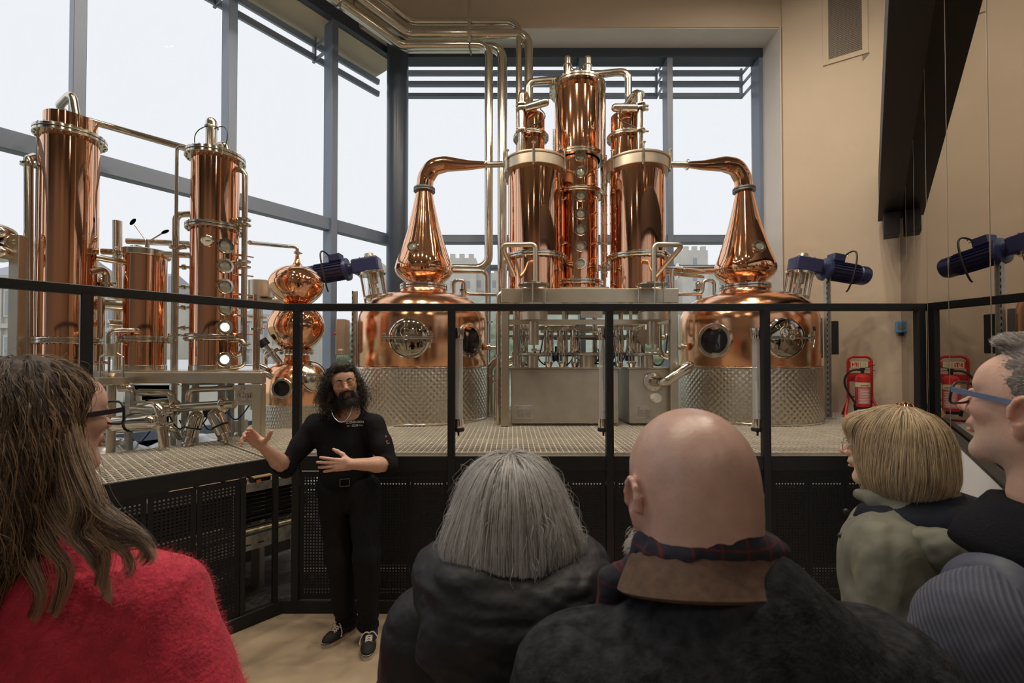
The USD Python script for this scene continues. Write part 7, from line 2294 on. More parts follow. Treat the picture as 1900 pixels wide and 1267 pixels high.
# trousers, belt, shoes
FTr = legs_field(0.008, [hipR, hipL], [anR + (0, 0, 0.015), anL + (0, 0, 0.015)], [knR, knL], (0.094, 0.076, 0.065))
FTr.at(rot(gyaw), (gc[0], gc[1], 0)).ell((0, -0.005, 0.955), (0.155, 0.104, 0.15), 0.04).rbox((0, 0, 1.14), (0.5, 0.5, 0.13), 0.0, 0.0, 's').at()
FTr.below(0.06)
garment(g, 'trousers', FTr, 'trouser_black', 0.010, (9, 9, 5), 8, lambda v: 0.004 * np.sin(v[:, 2] * 90) * np.clip((0.28 - v[:, 2]) / 0.2, 0, 1))
Mb = np.eye(4); Mb[:3, :3] = rot(gyaw) @ np.diag([1, 0.70, 1]); Mb[:3, 3] = Wg(0, -0.003, 0.985)
bt = obj('belt', B().lathe([(0.148, 0), (0.153, 0.002), (0.153, 0.034), (0.148, 0.036)], M=Mb, seg=48), 'leather_black', g)
bk = at(652, 888, 2.60)
Mk = Ml.copy(); Mk[:3, 3] = Wg(0.0, 0.110, 1.003)
obj('buckle', B().box((0, 0.021, 0), (0.055, 0.004, 0.006), Mk).box((0, -0.021, 0), (0.055, 0.004, 0.006), Mk).box((-0.026, 0, 0), (0.004, 0.042, 0.006), Mk).box((0.026, 0, 0), (0.004, 0.042, 0.006), Mk), 'steel_dark', bt)
shoe(g, (-1.00, 2.90, 0), (-1.135, 2.685, 0), 0.048, laces=True)
shoe(g, (-0.885, 2.83, 0), (-0.832, 2.575, 0), 0.048, laces=True)
# hair: curly mass, beard
FH = Field(hc - (0.22, 0.22, 0.26), hc + (0.22, 0.22, 0.20), 0.006)
FH.at(Rh, hc, 0.97)
FH.ell((0, -0.030, 0.045), (0.094, 0.100, 0.092), 0)
FH.ell((0, 0.035, 0.096), (0.076, 0.066, 0.048), 0.03)
FH.ell((0.075, -0.02, -0.03), (0.055, 0.070, 0.10), 0.03).ell((-0.072, -0.02, -0.03), (0.040, 0.060, 0.085), 0.03)
FH.ell((0, -0.075, -0.05), (0.10, 0.06, 0.10), 0.04)
FH.ell((0, 0.098, -0.025), (0.066, 0.072, 0.098), 0.012, 's')
FH.at()
garment(g, 'hair', FH, 'base_black', 0.010, (40, 40, 40), 4)
sd = seeds_on(FH, 1500, rng)
nh = FH.grad(sd)
curls, curls2 = [], []
for i, (p, n_) in enumerate(zip(sd, nh)):
    L = rng.uniform(0.06, 0.13)
    d = norm(np.array([0, 0, -1]) + n_ * rng.uniform(0.05, 0.5) + rng.normal(0, 0.25, 3))
    x = frame(d)[:3, 0]; y_ = np.cross(d, x)
    t = np.linspace(0, 1, 26)
    r = rng.uniform(0.005, 0.011); w = rng.uniform(14, 30); ph = rng.uniform(0, 6)
    q = p - n_ * 0.004 + np.outer(t * L, d) + np.outer(r * np.cos(w * t + ph) * np.minimum(t * 5, 1), x) + np.outer(r * np.sin(w * t + ph) * np.minimum(t * 5, 1), y_)
    lf = (q - hc) @ Rh
    if ((lf[:, 1] > 0.055) & (np.abs(lf[:, 0]) < 0.062) & (lf[:, 2] < 0.066)).any():
        continue
    for e in range(2):
        (curls2 if i % 4 == 0 else curls).append(q + rng.normal(0, 0.0012, 3))
strands('hair_strands', curls, 0.0016, 'hair_black', g)
strands('hair_strands', curls2, 0.0015, 'hair_black_light', g)
FBd = Field(hc - (0.16, 0.18, 0.19), hc + (0.16, 0.18, 0.08), 0.004)
FBd.at(Rh, hc, 0.97)
FBd.cone((-0.064, 0.008, -0.03), (-0.036, 0.062, -0.100), 0.016, 0.026, 0.015).cone((0.064, 0.008, -0.03), (0.036, 0.062, -0.100), 0.016, 0.026, 0.015)
FBd.ell((0, 0.080, -0.112), (0.044, 0.030, 0.030), 0.02).ell((0, 0.098, -0.046), (0.036, 0.016, 0.0075), 0.006)
FBd.cone((-0.034, 0.090, -0.050), (-0.040, 0.080, -0.085), 0.009, 0.013, 0.008).cone((0.034, 0.090, -0.050), (0.040, 0.080, -0.085), 0.009, 0.013, 0.008)
FBd.ell((0, 0.112, -0.066), (0.024, 0.026, 0.0125), 0.004, 's')
FBd.at()
garment(g, 'beard', FBd, 'base_black', 0.003, (120, 120, 120), 2)
sd = seeds_on(FBd, 1400, rng)
nb_ = FBd.grad(sd)
dn = Rh @ np.array([0, 0.15, -1.0])
strands('beard_strands', [np.array([p, p + (n_ * 0.5 + dn) * 0.008, p + (n_ * 0.5 + dn * 1.6) * 0.014 + rng.normal(0, 0.002, 3)]) for p, n_ in zip(sd, nb_)], 0.0010, 'hair_black', g)
bw = B()
for s_ in (-1, 1):
    pts = [hc + Rh @ (np.array(q) * 0.97) for q in ((0.014 * s_, 0.104, 0.022), (0.030 * s_, 0.100, 0.030), (0.048 * s_, 0.088, 0.024))]
    bw.tube(CubicSpline([0, .5, 1], pts)(np.linspace(0, 1, 10)), np.array([.004, .0052, .0055, .0055, .005, .0045, .004, .0035, .003, .002]), 8)
obj('eyebrow', bw, 'base_black', g)
glasses(g, Rh, hc, 0.97, 'gold_wire', (0.025, 0.023), dy=-0.002)

# ---------------------------------------------------------------- bald man, seen from behind
mc = np.array([0.275, 0.565])
m_ = person('bald person in a dark grey wool coat with brown collar, seen from behind', mc)
hb_ = np.array([0.238, 0.60, 1.545])
Rb = rot(5, 0, 0)
Wb = loc2w(mc, 2)
parts = [head_part(Rb, hb_, 0.94, (0.43, 0.285, 0.245), 0.003, beard=((0.45, 0.40, 0.36), 0.6), neck_to=Wb(-0.02, -0.01, 1.36), thick=0.068)]
F = Field(Wb(0, 0, 0) - (0.4, 0.3, 0.0), Wb(0, 0, 0) + (0.4, 0.35, 1.5), 0.014)
torso(F, mc, 2, 1.30, 0.92, 0.17, 0.085, waist=0.125, hipw=0.13)
for s_ in (-1, 1):
    F.chain([Wb(0.18 * s_, 0, 1.28), Wb(0.25 * s_, -0.02, 1.02), Wb(0.22 * s_, 0.12, 0.82)], [0.045, 0.038, 0.03], 0.02)
    F.chain([Wb(0.09 * s_, 0, 0.88), Wb(0.095 * s_, 0.02, 0.47), Wb(0.10 * s_, -0.03, 0.08)], [0.07, 0.05, 0.036], 0.02)
v, f = F.mesh(); parts.append((v, f, SKIN_B))
F = Field(Wb(0, 0, 0) - (0.45, 0.3, -0.7), Wb(0, 0, 0) + (0.45, 0.4, 1.0), 0.004)
for s_ in (-1, 1):
    hand(F, Wb(0.22 * s_, 0.12, 0.82), (0, 0.15, -1), (0.9 * s_, 0.1, 0), -s_, [(0.4, 0.4, 0.3)] * 4, (0.9, 0.2))
v, f = F.mesh(); parts.append((v, f, SKIN_B))
body_prim(m_, parts, 'skin_shiny')
eyes(m_, Rb, hb_, 0.95)
F = Field(Wb(0, 0, 0) - (0.42, 0.28, -0.52), Wb(0, 0, 0) + (0.42, 0.30, 1.52), 0.007)
torso(F, mc, 2, 1.335, 0.90, 0.212, 0.115, neck_z=1.425, k=0.09, waist=0.185, hipw=0.19)
F.at(rot(2), (mc[0], mc[1], 0)).ell((0, -0.01, 0.72), (0.21, 0.15, 0.26), 0.06).at()
for s_ in (-1, 1):
    F.chain([Wb(0.200 * s_, 0, 1.305), Wb(0.268 * s_, -0.02, 1.04), Wb(0.235 * s_, 0.11, 0.84)], [0.080, 0.070, 0.056], 0.05)
F.cone(Wb(-0.03, 0.03, 1.45), Wb(-0.03, 0.03, 1.6), 0.070, 0.08, 0.01, 's')
F.cone(Wb(-0.235, 0.13, 0.80), Wb(-0.235, 0.16, 0.70), 0.045, 0.045, 0.0, 's').cone(Wb(0.235, 0.13, 0.80), Wb(0.235, 0.16, 0.70), 0.045, 0.045, 0.0, 's')
garment(m_, 'coat', F, 'wool_grey', 0.007, (6, 6, 5), 12)
Mc = np.eye(4); Mc[:3, :3] = rot(4, -20) @ np.diag([1.0, 0.92, 1]); Mc[:3, 3] = np.array((0.249, 0.560, 1.43)) - Mc[:3, :3] @ np.array((0, 0, 1.405))
cl = B().lathe([(0.078, 1.43), (0.081, 1.463), (0.086, 1.466), (0.097, 1.450), (0.110, 1.426), (0.115, 1.415), (0.110, 1.411), (0.095, 1.42)], M=Mc, seg=64, arc=(math.pi * 0.62, math.pi * 2.38), crease=75)
obj('collar', cl, 'corduroy_brown', m_)
F = Field(np.array([0.08, 0.42, 1.33]), np.array([0.42, 0.78, 1.56]), 0.0045)
F.at(rot(4, -14), np.array((0.249, 0.572, 1.47)) - rot(4, -14) @ np.array((0, 0, 1.455)))
for k in range(20):
    a0, a1 = 2 * math.pi * k / 20, 2 * math.pi * (k + 1) / 20
    q = [(0.074 * math.cos(a), 0.069 * math.sin(a), 1.474 + 0.006 * math.sin(3 * a) - 0.035 * max(0, math.sin(a))) for a in (a0, a1)]
    F.cone(q[0], q[1], 0.017, 0.017, 0.01)
F.chain([(-0.075, 0.02, 1.455), (-0.105, 0.06, 1.42), (-0.115, 0.085, 1.375)], [0.016, 0.018, 0.016], 0.015)
F.at()
garment(m_, 'scarf', F, 'tartan', 0.004, (45, 45, 30), 6)
sd = []
for k in range(420):
    a = rng.uniform(-0.2, 0.9); q = np.array([-0.052 + rng.normal(0, 0.004), 0.035 + 0.05 * a, -0.070 - 0.03 * a + rng.normal(0, 0.008)])
    p = hb_ + Rb @ q
    sd.append(np.array([p, p + np.array([-0.004, 0.001, -0.003]), p + np.array([-0.007, 0.002, -0.009]) + rng.normal(0, 0.001, 3)]))
strands('beard_strands', sd, 0.0008, 'hair_white', m_)
hidden_legs(m_, mc, 2, 0.86)

# ---------------------------------------------------------------- woman with grey bob and black puffer jacket
wc = np.array([0.0, 0.925])
w_ = person('person with a grey bob and black hooded puffer jacket, seen from behind', wc)
Ww = loc2w(wc, 8)
hw = np.array([-0.006, 0.927, 1.412])
Rw = rot(10, -2, 0)
parts = [head_part(Rw, hw, 0.93, SKIN_C, 0.004, True, neck_to=Ww(0, -0.01, 1.24))]
F = Field(Ww(0, 0, 0) - (0.4, 0.3, 0.0), Ww(0, 0, 0) + (0.4, 0.35, 1.4), 0.014)
torso(F, wc, 8, 1.18, 0.84, 0.15, 0.08, waist=0.115, hipw=0.135)
for s_ in (-1, 1):
    F.chain([Ww(0.16 * s_, 0, 1.16), Ww(0.22 * s_, -0.02, 0.92), Ww(0.18 * s_, 0.14, 0.78)], [0.042, 0.034, 0.027], 0.02)
    F.chain([Ww(0.08 * s_, 0, 0.80), Ww(0.085 * s_, 0.02, 0.43), Ww(0.09 * s_, -0.03, 0.08)], [0.07, 0.048, 0.034], 0.02)
v, f = F.mesh(); parts.append((v, f, SKIN_C))
F = Field(Ww(0, 0, 0) - (0.4, 0.3, -0.6), Ww(0, 0, 0) + (0.4, 0.45, 0.95), 0.004)
for s_ in (-1, 1):
    hand(F, Ww(0.18 * s_, 0.14, 0.78), (-0.3 * s_, 0.5, -0.7), (0.8 * s_, 0.3, 0.2), -s_, [(0.4, 0.4, 0.3)] * 4, (0.9, 0.2), sc=0.9)
v, f = F.mesh(); parts.append((v, f, SKIN_C))
body_prim(w_, parts, 'skin')
eyes(w_, Rw, hw, 0.93)
F = Field(Ww(0, 0, 0) - (0.42, 0.34, -0.42), Ww(0, 0, 0) + (0.42, 0.34, 1.42), 0.007)
torso(F, wc, 8, 1.20, 0.80, 0.185, 0.125, neck_z=1.28, k=0.08, waist=0.20, hipw=0.225)
F.at(rot(8), (wc[0], wc[1], 0)).ell((0, -0.01, 0.62), (0.25, 0.18, 0.24), 0.08).at()
for s_ in (-1, 1):
    F.chain([Ww(0.185 * s_, 0, 1.165), Ww(0.225 * s_, -0.01, 0.93), Ww(0.19 * s_, 0.13, 0.80)], [0.075, 0.066, 0.055], 0.05)
quilt = lambda v: 0.006 * np.abs(np.sin(v[:, 2] * math.pi / 0.11)) ** 0.5
garment(w_, 'jacket', F, 'puffer_black', 0.007, (9, 9, 9), 21, quilt)
F = Field(Ww(0, 0, 1.25) - (0.30, 0.30, 0.20), Ww(0, 0, 1.25) + (0.30, 0.30, 0.20), 0.005)
F.at(rot(8), (wc[0], wc[1], 0))
for k in range(24):
    a0, a1 = 2 * math.pi * k / 24, 2 * math.pi * (k + 1) / 24
    q = [(0.150 * math.cos(a), 0.135 * math.sin(a) - 0.01, 1.296 - 0.045 * max(0, math.sin(a)) + 0.008 * math.sin(5 * a)) for a in (a0, a1)]
    F.cone(q[0], q[1], 0.046, 0.046, 0.03)
F.ell((0, -0.135, 1.226), (0.185, 0.070, 0.085), 0.05)
F.ell((0, -0.02, 1.185), (0.19, 0.13, 0.06), 0.05)
F.cone((0, 0.02, 1.24), (0, 0.02, 1.6), 0.095, 0.12, 0.02, 's')
F.at()
garment(w_, 'hood', F, 'puffer_black', 0.010, (10, 10, 22), 33)
FH = Field(hw - (0.22, 0.22, 0.22), hw + (0.22, 0.22, 0.20), 0.006)
FH.at(Rw, hw, 1.0)
FH.ell((0, -0.018, 0.022), (0.105, 0.115, 0.103), 0)
FH.ell((0.0, -0.030, -0.055), (0.137, 0.118, 0.105), 0.04)
FH.ell((0, 0.105, -0.03), (0.062, 0.06, 0.10), 0.02, 's')
FH.at().below(hw[2] - 0.095)
garment(w_, 'hair', FH, 'base_grey', 0.006, (50, 50, 6), 2)
def part_dir(c, R, px=0.0, away=0.7, py=-0.025):
    def fn(p):
        q = (p - c) @ R
        u = np.stack([q[:, 0] - px, q[:, 1] - py], 1)
        l_ = np.linalg.norm(u, axis=1, keepdims=True)
        u = u / (l_ + 0.03) * away * np.clip((q[:, 2:3] + 0.03) / 0.12, 0.05, 1)
        d = np.concatenate([u, np.full((len(p), 1), -1.0)], 1)
        return d @ R.T
    return fn
zk = hw[2]
sdw = seeds_on(FH, 8000, rng, lambda p: p[:, 2] > zk - 0.09)
s1 = flow(FH, sdw[:5600], part_dir(hw, Rw), 0.17, 16, rng, (-0.002, 0.005), zk - 0.098, 0.0022, 0.0004, 4)
s2 = flow(FH, sdw[5600:], part_dir(hw, Rw), 0.17, 16, rng, (-0.002, 0.003), zk - 0.115, 0.0022, 0.0004, 4)
strands('hair_strands', s1, 0.0005, 'hair_grey', w_)
strands('hair_strands', s2, 0.0005, 'hair_grey_dark', w_)
fly = flow(FH, seeds_on(FH, 160, rng, lambda p: p[:, 2] > zk - 0.08), part_dir(hw, Rw, away=1.2), 0.10, 12, rng, (0.008, 0.022), None, 0.003, 0.004, 1)
strands('hair_strands', fly, 0.0005, 'hair_grey', w_)
locks = []
for k in range(26):
    x0 = rng.uniform(0.0, 0.11)
    p0 = hw + Rw @ np.array([x0, -0.125 + 0.3 * abs(x0 - 0.05), -0.05])
    L = rng.uniform(0.10, 0.17)
    base = CubicSpline([0, .4, 1], [p0, p0 + np.array([0.005, -0.055, -0.45 * L]), p0 + np.array([0.012 + rng.normal(0, 0.008), -0.100, -L])])(np.linspace(0, 1, 14))
    for e in range(14):
        locks.append(base + rng.normal(0, 0.0035, 3) * np.linspace(0.5, 1.2, 14)[:, None])
strands('hair_strands', locks, 0.0007, 'hair_grey_dark', w_)
hidden_legs(w_, wc, 8, 0.78)

# ---------------------------------------------------------------- woman in the red jumper at the left
rc = np.array([-0.865, 0.86])
r_ = person('person in a fluffy red jumper with long brown wavy hair and glasses at the left', rc)
Wr = loc2w(rc, -4)
hr_ = np.array([-0.900, 0.845, 1.608])
Rr = rot(-12, 3, 0)
parts = [head_part(Rr, hr_, 0.97, (0.50, 0.33, 0.27), 0.0035, True, 0.8, neck_to=Wr(0, -0.01, 1.40))]
F = Field(Wr(0, 0, 0) - (0.42, 0.3, 0.0), Wr(0, 0, 0) + (0.42, 0.35, 1.55), 0.014)
torso(F, rc, -4, 1.26, 0.92, 0.16, 0.085, waist=0.115, hipw=0.135)
for s_ in (-1, 1):
    F.chain([Wr(0.17 * s_, 0, 1.24), Wr(0.26 * s_, -0.02, 1.01), Wr(0.21 * s_, 0.12, 0.86)], [0.042, 0.035, 0.028], 0.02)
    F.chain([Wr(0.09 * s_, 0, 0.92), Wr(0.09 * s_, 0.02, 0.50), Wr(0.09 * s_, -0.03, 0.08)], [0.07, 0.05, 0.036], 0.02)
v, f = F.mesh(); parts.append((v, f, SKIN_C))
F = Field(Wr(0, 0, 0) - (0.42, 0.3, -0.7), Wr(0, 0, 0) + (0.42, 0.45, 1.05), 0.004)
for s_ in (-1, 1):
    hand(F, Wr(0.21 * s_, 0.12, 0.86), (-0.3 * s_, 0.4, -0.8), (0.8 * s_, 0.3, 0.2), -s_, [(0.4, 0.4, 0.3)] * 4, (0.9, 0.2), sc=0.92)
v, f = F.mesh(); parts.append((v, f, SKIN_C))
body_prim(r_, parts, 'skin')
eyes(r_, Rr, hr_, 0.97)
F = Field(Wr(0, 0, 0) - (0.46, 0.30, -0.80), Wr(0, 0, 0) + (0.46, 0.32, 1.54), 0.006)
torso(F, rc, -4, 1.29, 0.94, 0.205, 0.125, neck_z=1.40, k=0.08, waist=0.185, hipw=0.195)
for s_ in (-1, 1):
    F.chain([Wr(0.195 * s_, 0, 1.255), Wr(0.305 * s_, -0.02, 1.02), Wr(0.235 * s_, 0.11, 0.89)], [0.088, 0.084, 0.062], 0.05)
F.cone(Wr(0, 0.02, 1.37), Wr(0, 0.02, 1.7), 0.085, 0.10, 0.01, 's')
sw_, (vs, fs_, ns_) = garment(r_, 'jumper', F, 'red_wool', 0.008, (7, 7, 7), 31)
k_ = rng.choice(len(vs), 42000)
k_ = k_[(vs[k_, 2] > 1.05)]
jit = rng.normal(0, 0.35, (len(k_), 3))
d_ = ns_[k_] + jit
L_ = rng.uniform(0.003, 0.010, (len(k_), 1))
p0 = vs[k_] + rng.normal(0, 0.002, (len(k_), 3)) - ns_[k_] * 0.002
strands('wool_fuzz', list(np.stack([p0, p0 + d_ * L_ * 0.5, p0 + (d_ + rng.normal(0, 0.4, d_.shape)) * L_], 1)), 0.00035, 'fuzz_red', sw_)
Mc = np.eye(4); Mc[:3, :3] = rot(-4) @ np.diag([1, 0.95, 1]); Mc[:3, 3] = Wr(0, 0.0, 0)
obj('inner_collar', B().lathe([(0.072, 1.36), (0.076, 1.415), (0.084, 1.42), (0.102, 1.385), (0.115, 1.35)], M=Mc, seg=48), 'navy_lining', r_)
FH = Field(hr_ - (0.24, 0.28, 0.46), hr_ + (0.24, 0.24, 0.20), 0.007)
FH.at(Rr, hr_, 1.0)
FH.ell((0, -0.022, 0.028), (0.094, 0.108, 0.098), 0)
FH.ell((0, -0.055, -0.06), (0.108, 0.085, 0.13), 0.04)
FH.chain([(0.066, -0.045, 0.0), (0.074, -0.060, -0.10), (0.085, -0.075, -0.19)], [0.030, 0.036, 0.034], 0.03)
FH.chain([(-0.075, -0.015, 0.0), (-0.09, -0.03, -0.12), (-0.10, -0.04, -0.24)], [0.032, 0.038, 0.034], 0.03)
FH.chain([(0.02, -0.09, -0.05), (0.03, -0.125, -0.18), (0.03, -0.150, -0.30), (0.02, -0.165, -0.37)], [0.07, 0.068, 0.06, 0.045], 0.04)
FH.ell((0, 0.095, -0.03), (0.070, 0.068, 0.105), 0.012, 's').ell((0.085, 0.065, -0.03), (0.06, 0.058, 0.10), 0.012, 's')
FH.at()
garment(r_, 'hair', FH, 'base_brown', 0.008, (45, 45, 8), 9)
zr = hr_[2]
sdr = seeds_on(FH, 3600, rng)
dfr = part_dir(hr_, Rr, 0.0, 0.45)
strands('hair_strands', flow(FH, sdr[:2300], dfr, 0.20, 18, rng, (-0.003, 0.007), zr - 0.42, 0.0026, 0.003, 4), 0.0008, 'hair_brown', r_)
strands('hair_strands', flow(FH, sdr[2300:3300], dfr, 0.20, 18, rng, (0.0, 0.008), zr - 0.42, 0.0026, 0.003, 4), 0.0008, 'hair_brown_light', r_)
strands('hair_strands', flow(FH, sdr[3300:3420], dfr, 0.10, 14, rng, (0.008, 0.022), None, 0.003, 0.006, 1), 0.0005, 'hair_brown_light', r_)
locks, locks2 = [], []
HERO = [[(140, 800), (150, 853), (168, 897), (181, 947), (165, 977), (183, 998), (197, 1024), (191, 1066), (184, 1092)],
        [(138, 850), (153, 917), (178, 960), (213, 982), (248, 998), (268, 1018), (258, 1044)],
        [(118, 860), (126, 917), (163, 980), (208, 1006), (255, 1004), (278, 1022), (270, 1042)],
        [(95, 870), (99, 937), (129, 987), (168, 1026), (193, 1076), (198, 1112)],
        [(128, 820), (140, 890), (150, 945), (140, 985), (158, 1015), (170, 1050)],
        [(70, 880), (66, 950), (92, 1010), (120, 1050), (112, 1105), (96, 1140)],
        [(40, 880), (30, 960), (50, 1040), (72, 1090), (58, 1150)],
        [(145, 830), (160, 880), (176, 925), (205, 958), (236, 975), (262, 990), (283, 1012)],
        [(108, 860), (112, 930), (140, 970), (180, 992), (220, 1012), (240, 1040), (232, 1066)]]
for k, h_ in enumerate(HERO):
    for q in range(3):
        m_n = len(h_)
        P_ = [at(px + (q - 1) * 6 * (1 if i_ else 0), py + (q - 1) * 5 * (1 if i_ else 0), np.interp(i_ / (m_n - 1), [0, 0.4, 1], [0.80, 0.755, 0.725]) - 0.006 * q) for i_, (px, py) in enumerate(h_)]
        t_ = np.linspace(0, 1, 30)
        base = CubicSpline(np.linspace(0, 1, m_n), np.array(P_))(t_)
        for e in range(42):
            rr_ = (0.0075 * (1 - t_ ** 1.5) + 0.0018)[:, None]
            a_ = rng.normal(0, 1, 3) * 0.8
            (locks2 if (k + q) % 3 else locks).append(base + a_ * rr_ + rng.normal(0, 0.001, 3) * np.sin(t_ * 8 + k)[:, None])
strands('hair_strands', locks, 0.0006, 'hair_brown', r_)
strands('hair_strands', locks2, 0.0006, 'hair_brown_light', r_)
glasses(r_, Rr, hr_, 0.97, 'specs_dark', (0.029, 0.025), False, thick=0.0026, dy=0.004)
hidden_legs(r_, rc, -4, 0.90)

# ---------------------------------------------------------------- blond woman in the olive jacket
bc = np.array([1.135, 1.29])
b2 = person('person with a blond bob and glasses in an olive hooded jacket, in profile', bc)
byaw = 40
Wo = loc2w(bc, byaw)
ho = np.array([1.112, 1.302, 1.462])
Ro = rot(36, 3, 0)
parts = [head_part(Ro, ho, 0.98, SKIN_C, 0.0032, True, 1.1, neck_to=Wo(0, -0.02, 1.27))]
F = Field(Wo(0, 0, 0) - (0.4, 0.4, 0.0), Wo(0, 0, 0) + (0.4, 0.4, 1.42), 0.014)
torso(F, bc, byaw, 1.21, 0.86, 0.15, 0.085, waist=0.12, hipw=0.14)
for s_ in (-1, 1):
    F.chain([Wo(0.16 * s_, 0, 1.19), Wo(0.20 * s_, 0.0, 0.95), Wo(0.16 * s_, 0.16, 0.82)], [0.042, 0.035, 0.028], 0.02)
    F.chain([Wo(0.09 * s_, 0, 0.82), Wo(0.09 * s_, 0.02, 0.45), Wo(0.09 * s_, -0.03, 0.08)], [0.07, 0.05, 0.036], 0.02)
v, f = F.mesh(); parts.append((v, f, SKIN_C))
F = Field(Wo(0, 0, 0) - (0.4, 0.4, -0.6), Wo(0, 0, 0) + (0.4, 0.45, 1.0), 0.004)
for s_ in (-1, 1):
    hand(F, Wo(0.16 * s_, 0.16, 0.82), (-0.3 * s_, 0.6, -0.6), (0.8 * s_, 0.3, 0.2), -s_, [(0.4, 0.4, 0.3)] * 4, (0.9, 0.2), sc=0.92)
v, f = F.mesh(); parts.append((v, f, SKIN_C))
body_prim(b2, parts, 'skin')
eyes(b2, Ro, ho, 0.98)
F = Field(Wo(0, 0, 0) - (0.42, 0.42, -0.48), Wo(0, 0, 0) + (0.42, 0.42, 1.46), 0.007)
torso(F, bc, byaw, 1.235, 0.84, 0.185, 0.125, neck_z=1.33, k=0.08, waist=0.185, hipw=0.20)
F.at(rot(byaw), (bc[0], bc[1], 0)).ell((0, 0, 0.68), (0.215, 0.17, 0.22), 0.06).at()
for s_ in (-1, 1):
    F.chain([Wo(0.180 * s_, 0, 1.205), Wo(0.235 * s_, 0.0, 0.95), Wo(0.18 * s_, 0.15, 0.84)], [0.082, 0.076, 0.058], 0.05)
F.chain([Wo(-0.045, 0.095, 1.325), Wo(-0.082, 0.05, 1.33), Wo(-0.09, -0.02, 1.315)], [0.014, 0.016, 0.02], 0.02)
F.chain([Wo(0.045, 0.095, 1.325), Wo(0.082, 0.05, 1.33), Wo(0.09, -0.02, 1.315)], [0.014, 0.016, 0.02], 0.02)
F.cone(Wo(0, 0.02, 1.27), Wo(0, 0.03, 1.6), 0.062, 0.09, 0.015, 's')
garment(b2, 'jacket', F, 'olive_cloth', 0.020, (9, 9, 5), 44)
F = Field(Wo(0, -0.1, 1.24) - (0.30, 0.30, 0.22), Wo(0, -0.1, 1.24) + (0.30, 0.30, 0.22), 0.005)
F.at(rot(byaw), (bc[0], bc[1], 0))
F.ell((0, -0.130, 1.225), (0.165, 0.115, 0.105), 0.02, rot=rot(0, -14))
F.chain([(-0.075, 0.10, 1.255), (-0.135, 0.03, 1.262), (-0.15, -0.08, 1.255)], [0.014, 0.026, 0.05], 0.04)
F.chain([(0.075, 0.10, 1.255), (0.135, 0.03, 1.262), (0.15, -0.08, 1.255)], [0.014, 0.026, 0.05], 0.04)
F.at()
garment(b2, 'hood', F, 'olive_cloth', 0.018, (15, 15, 12), 7)
Mc = np.eye(4); Mc[:3, :3] = rot(byaw, -7) @ np.diag([1, 1.12, 1]); Mc[:3, 3] = Wo(0, -0.03, 1.32) - Mc[:3, :3] @ np.array([0, 0, 1.32])
obj('hood_lining', B().lathe([(0.060, 1.350), (0.085, 1.352), (0.115, 1.338), (0.140, 1.312), (0.152, 1.288), (0.148, 1.270)], M=Mc, seg=48, arc=(math.pi * 0.70, math.pi * 2.30), crease=80), 'navy_lining', b2)
for k in range(2):
    obj('snap', B().ball(Wo(-0.062 - 0.02 * k, 0.125 + 0.01 * k, 1.27 - 0.07 * k), 0.009, 10), 'rubber', b2)
obj('cord', B().tube(CubicSpline([0, .4, 1], [Wo(-0.125, 0.07, 1.27), Wo(-0.16, 0.09, 1.215), Wo(-0.165, 0.085, 1.15)])(np.linspace(0, 1, 10)), 0.005, 8), 'rubber', b2)
FH = Field(ho - (0.22, 0.22, 0.20), ho + (0.22, 0.22, 0.20), 0.006)
FH.at(Ro, ho, 1.0)
FH.ell((0, -0.012, 0.030), (0.100, 0.116, 0.100), 0)
FH.ell((0, -0.032, -0.050), (0.116, 0.106, 0.105), 0.04)
FH.ell((0, 0.078, 0.062), (0.074, 0.036, 0.036), 0.02)
FH.ell((0, 0.105, -0.050), (0.060, 0.072, 0.080), 0.012, 's')
FH.at().below(ho[2] - 0.122)
garment(b2, 'hair', FH, 'base_blond', 0.005, (55, 55, 6), 5)
zo = ho[2]
sdo = seeds_on(FH, 8600, rng, lambda p: p[:, 2] > zo - 0.115)
dfo = part_dir(ho, Ro, 0.0, 0.5)
strands('hair_strands', flow(FH, sdo[:6000], dfo, 0.17, 16, rng, (-0.002, 0.005), zo - 0.130, 0.0016, 0.0005, 3), 0.0006, 'hair_blond', b2)
strands('hair_strands', flow(FH, sdo[6000:8500], dfo, 0.17, 16, rng, (-0.001, 0.004), zo - 0.130, 0.0014, 0.0005, 3), 0.0006, 'hair_blond_dark', b2)
strands('hair_strands', flow(FH, sdo[8500:8580], dfo, 0.10, 12, rng, (0.005, 0.014), None, 0.002, 0.003, 1), 0.0006, 'hair_blond', b2)
glasses(b2, Ro, ho, 0.98, 'silver', (0.025, 0.019), False, thick=0.0012)
hidden_legs(b2, bc, byaw, 0.82)

# ---------------------------------------------------------------- man with grey hair at the right edge
yc = np.array([0.945, 0.735])
y_ = person('person with short grey hair and dark-framed glasses at the right edge, in profile', yc)
yyaw = 6
Wy = loc2w(yc, yyaw)
hy = np.array([0.944, 0.775, 1.637])
Ry = rot(13, 11, 0)
parts = [head_part(Ry, hy, 1.02, (0.50, 0.325, 0.26), 0.003, nose=1.3, beard=((0.42, 0.35, 0.31), 0.45), neck_to=Wy(0, -0.02, 1.47))]
F = Field(Wy(0, 0, 0) - (0.4, 0.3, 0.0), Wy(0, 0, 0) + (0.4, 0.35, 1.6), 0.014)
torso(F, yc, yyaw, 1.32, 0.95, 0.16, 0.09, waist=0.13, hipw=0.135)
for s_ in (-1, 1):
    F.chain([Wy(0.17 * s_, 0, 1.29), Wy(0.235 * s_, -0.03, 1.07), Wy(0.21 * s_, 0.13, 0.92)], [0.045, 0.038, 0.03], 0.02)
    F.chain([Wy(0.09 * s_, 0, 0.96), Wy(0.095 * s_, 0.02, 0.5), Wy(0.10 * s_, -0.03, 0.08)], [0.07, 0.05, 0.036], 0.02)
v, f = F.mesh(); parts.append((v, f, SKIN_B))
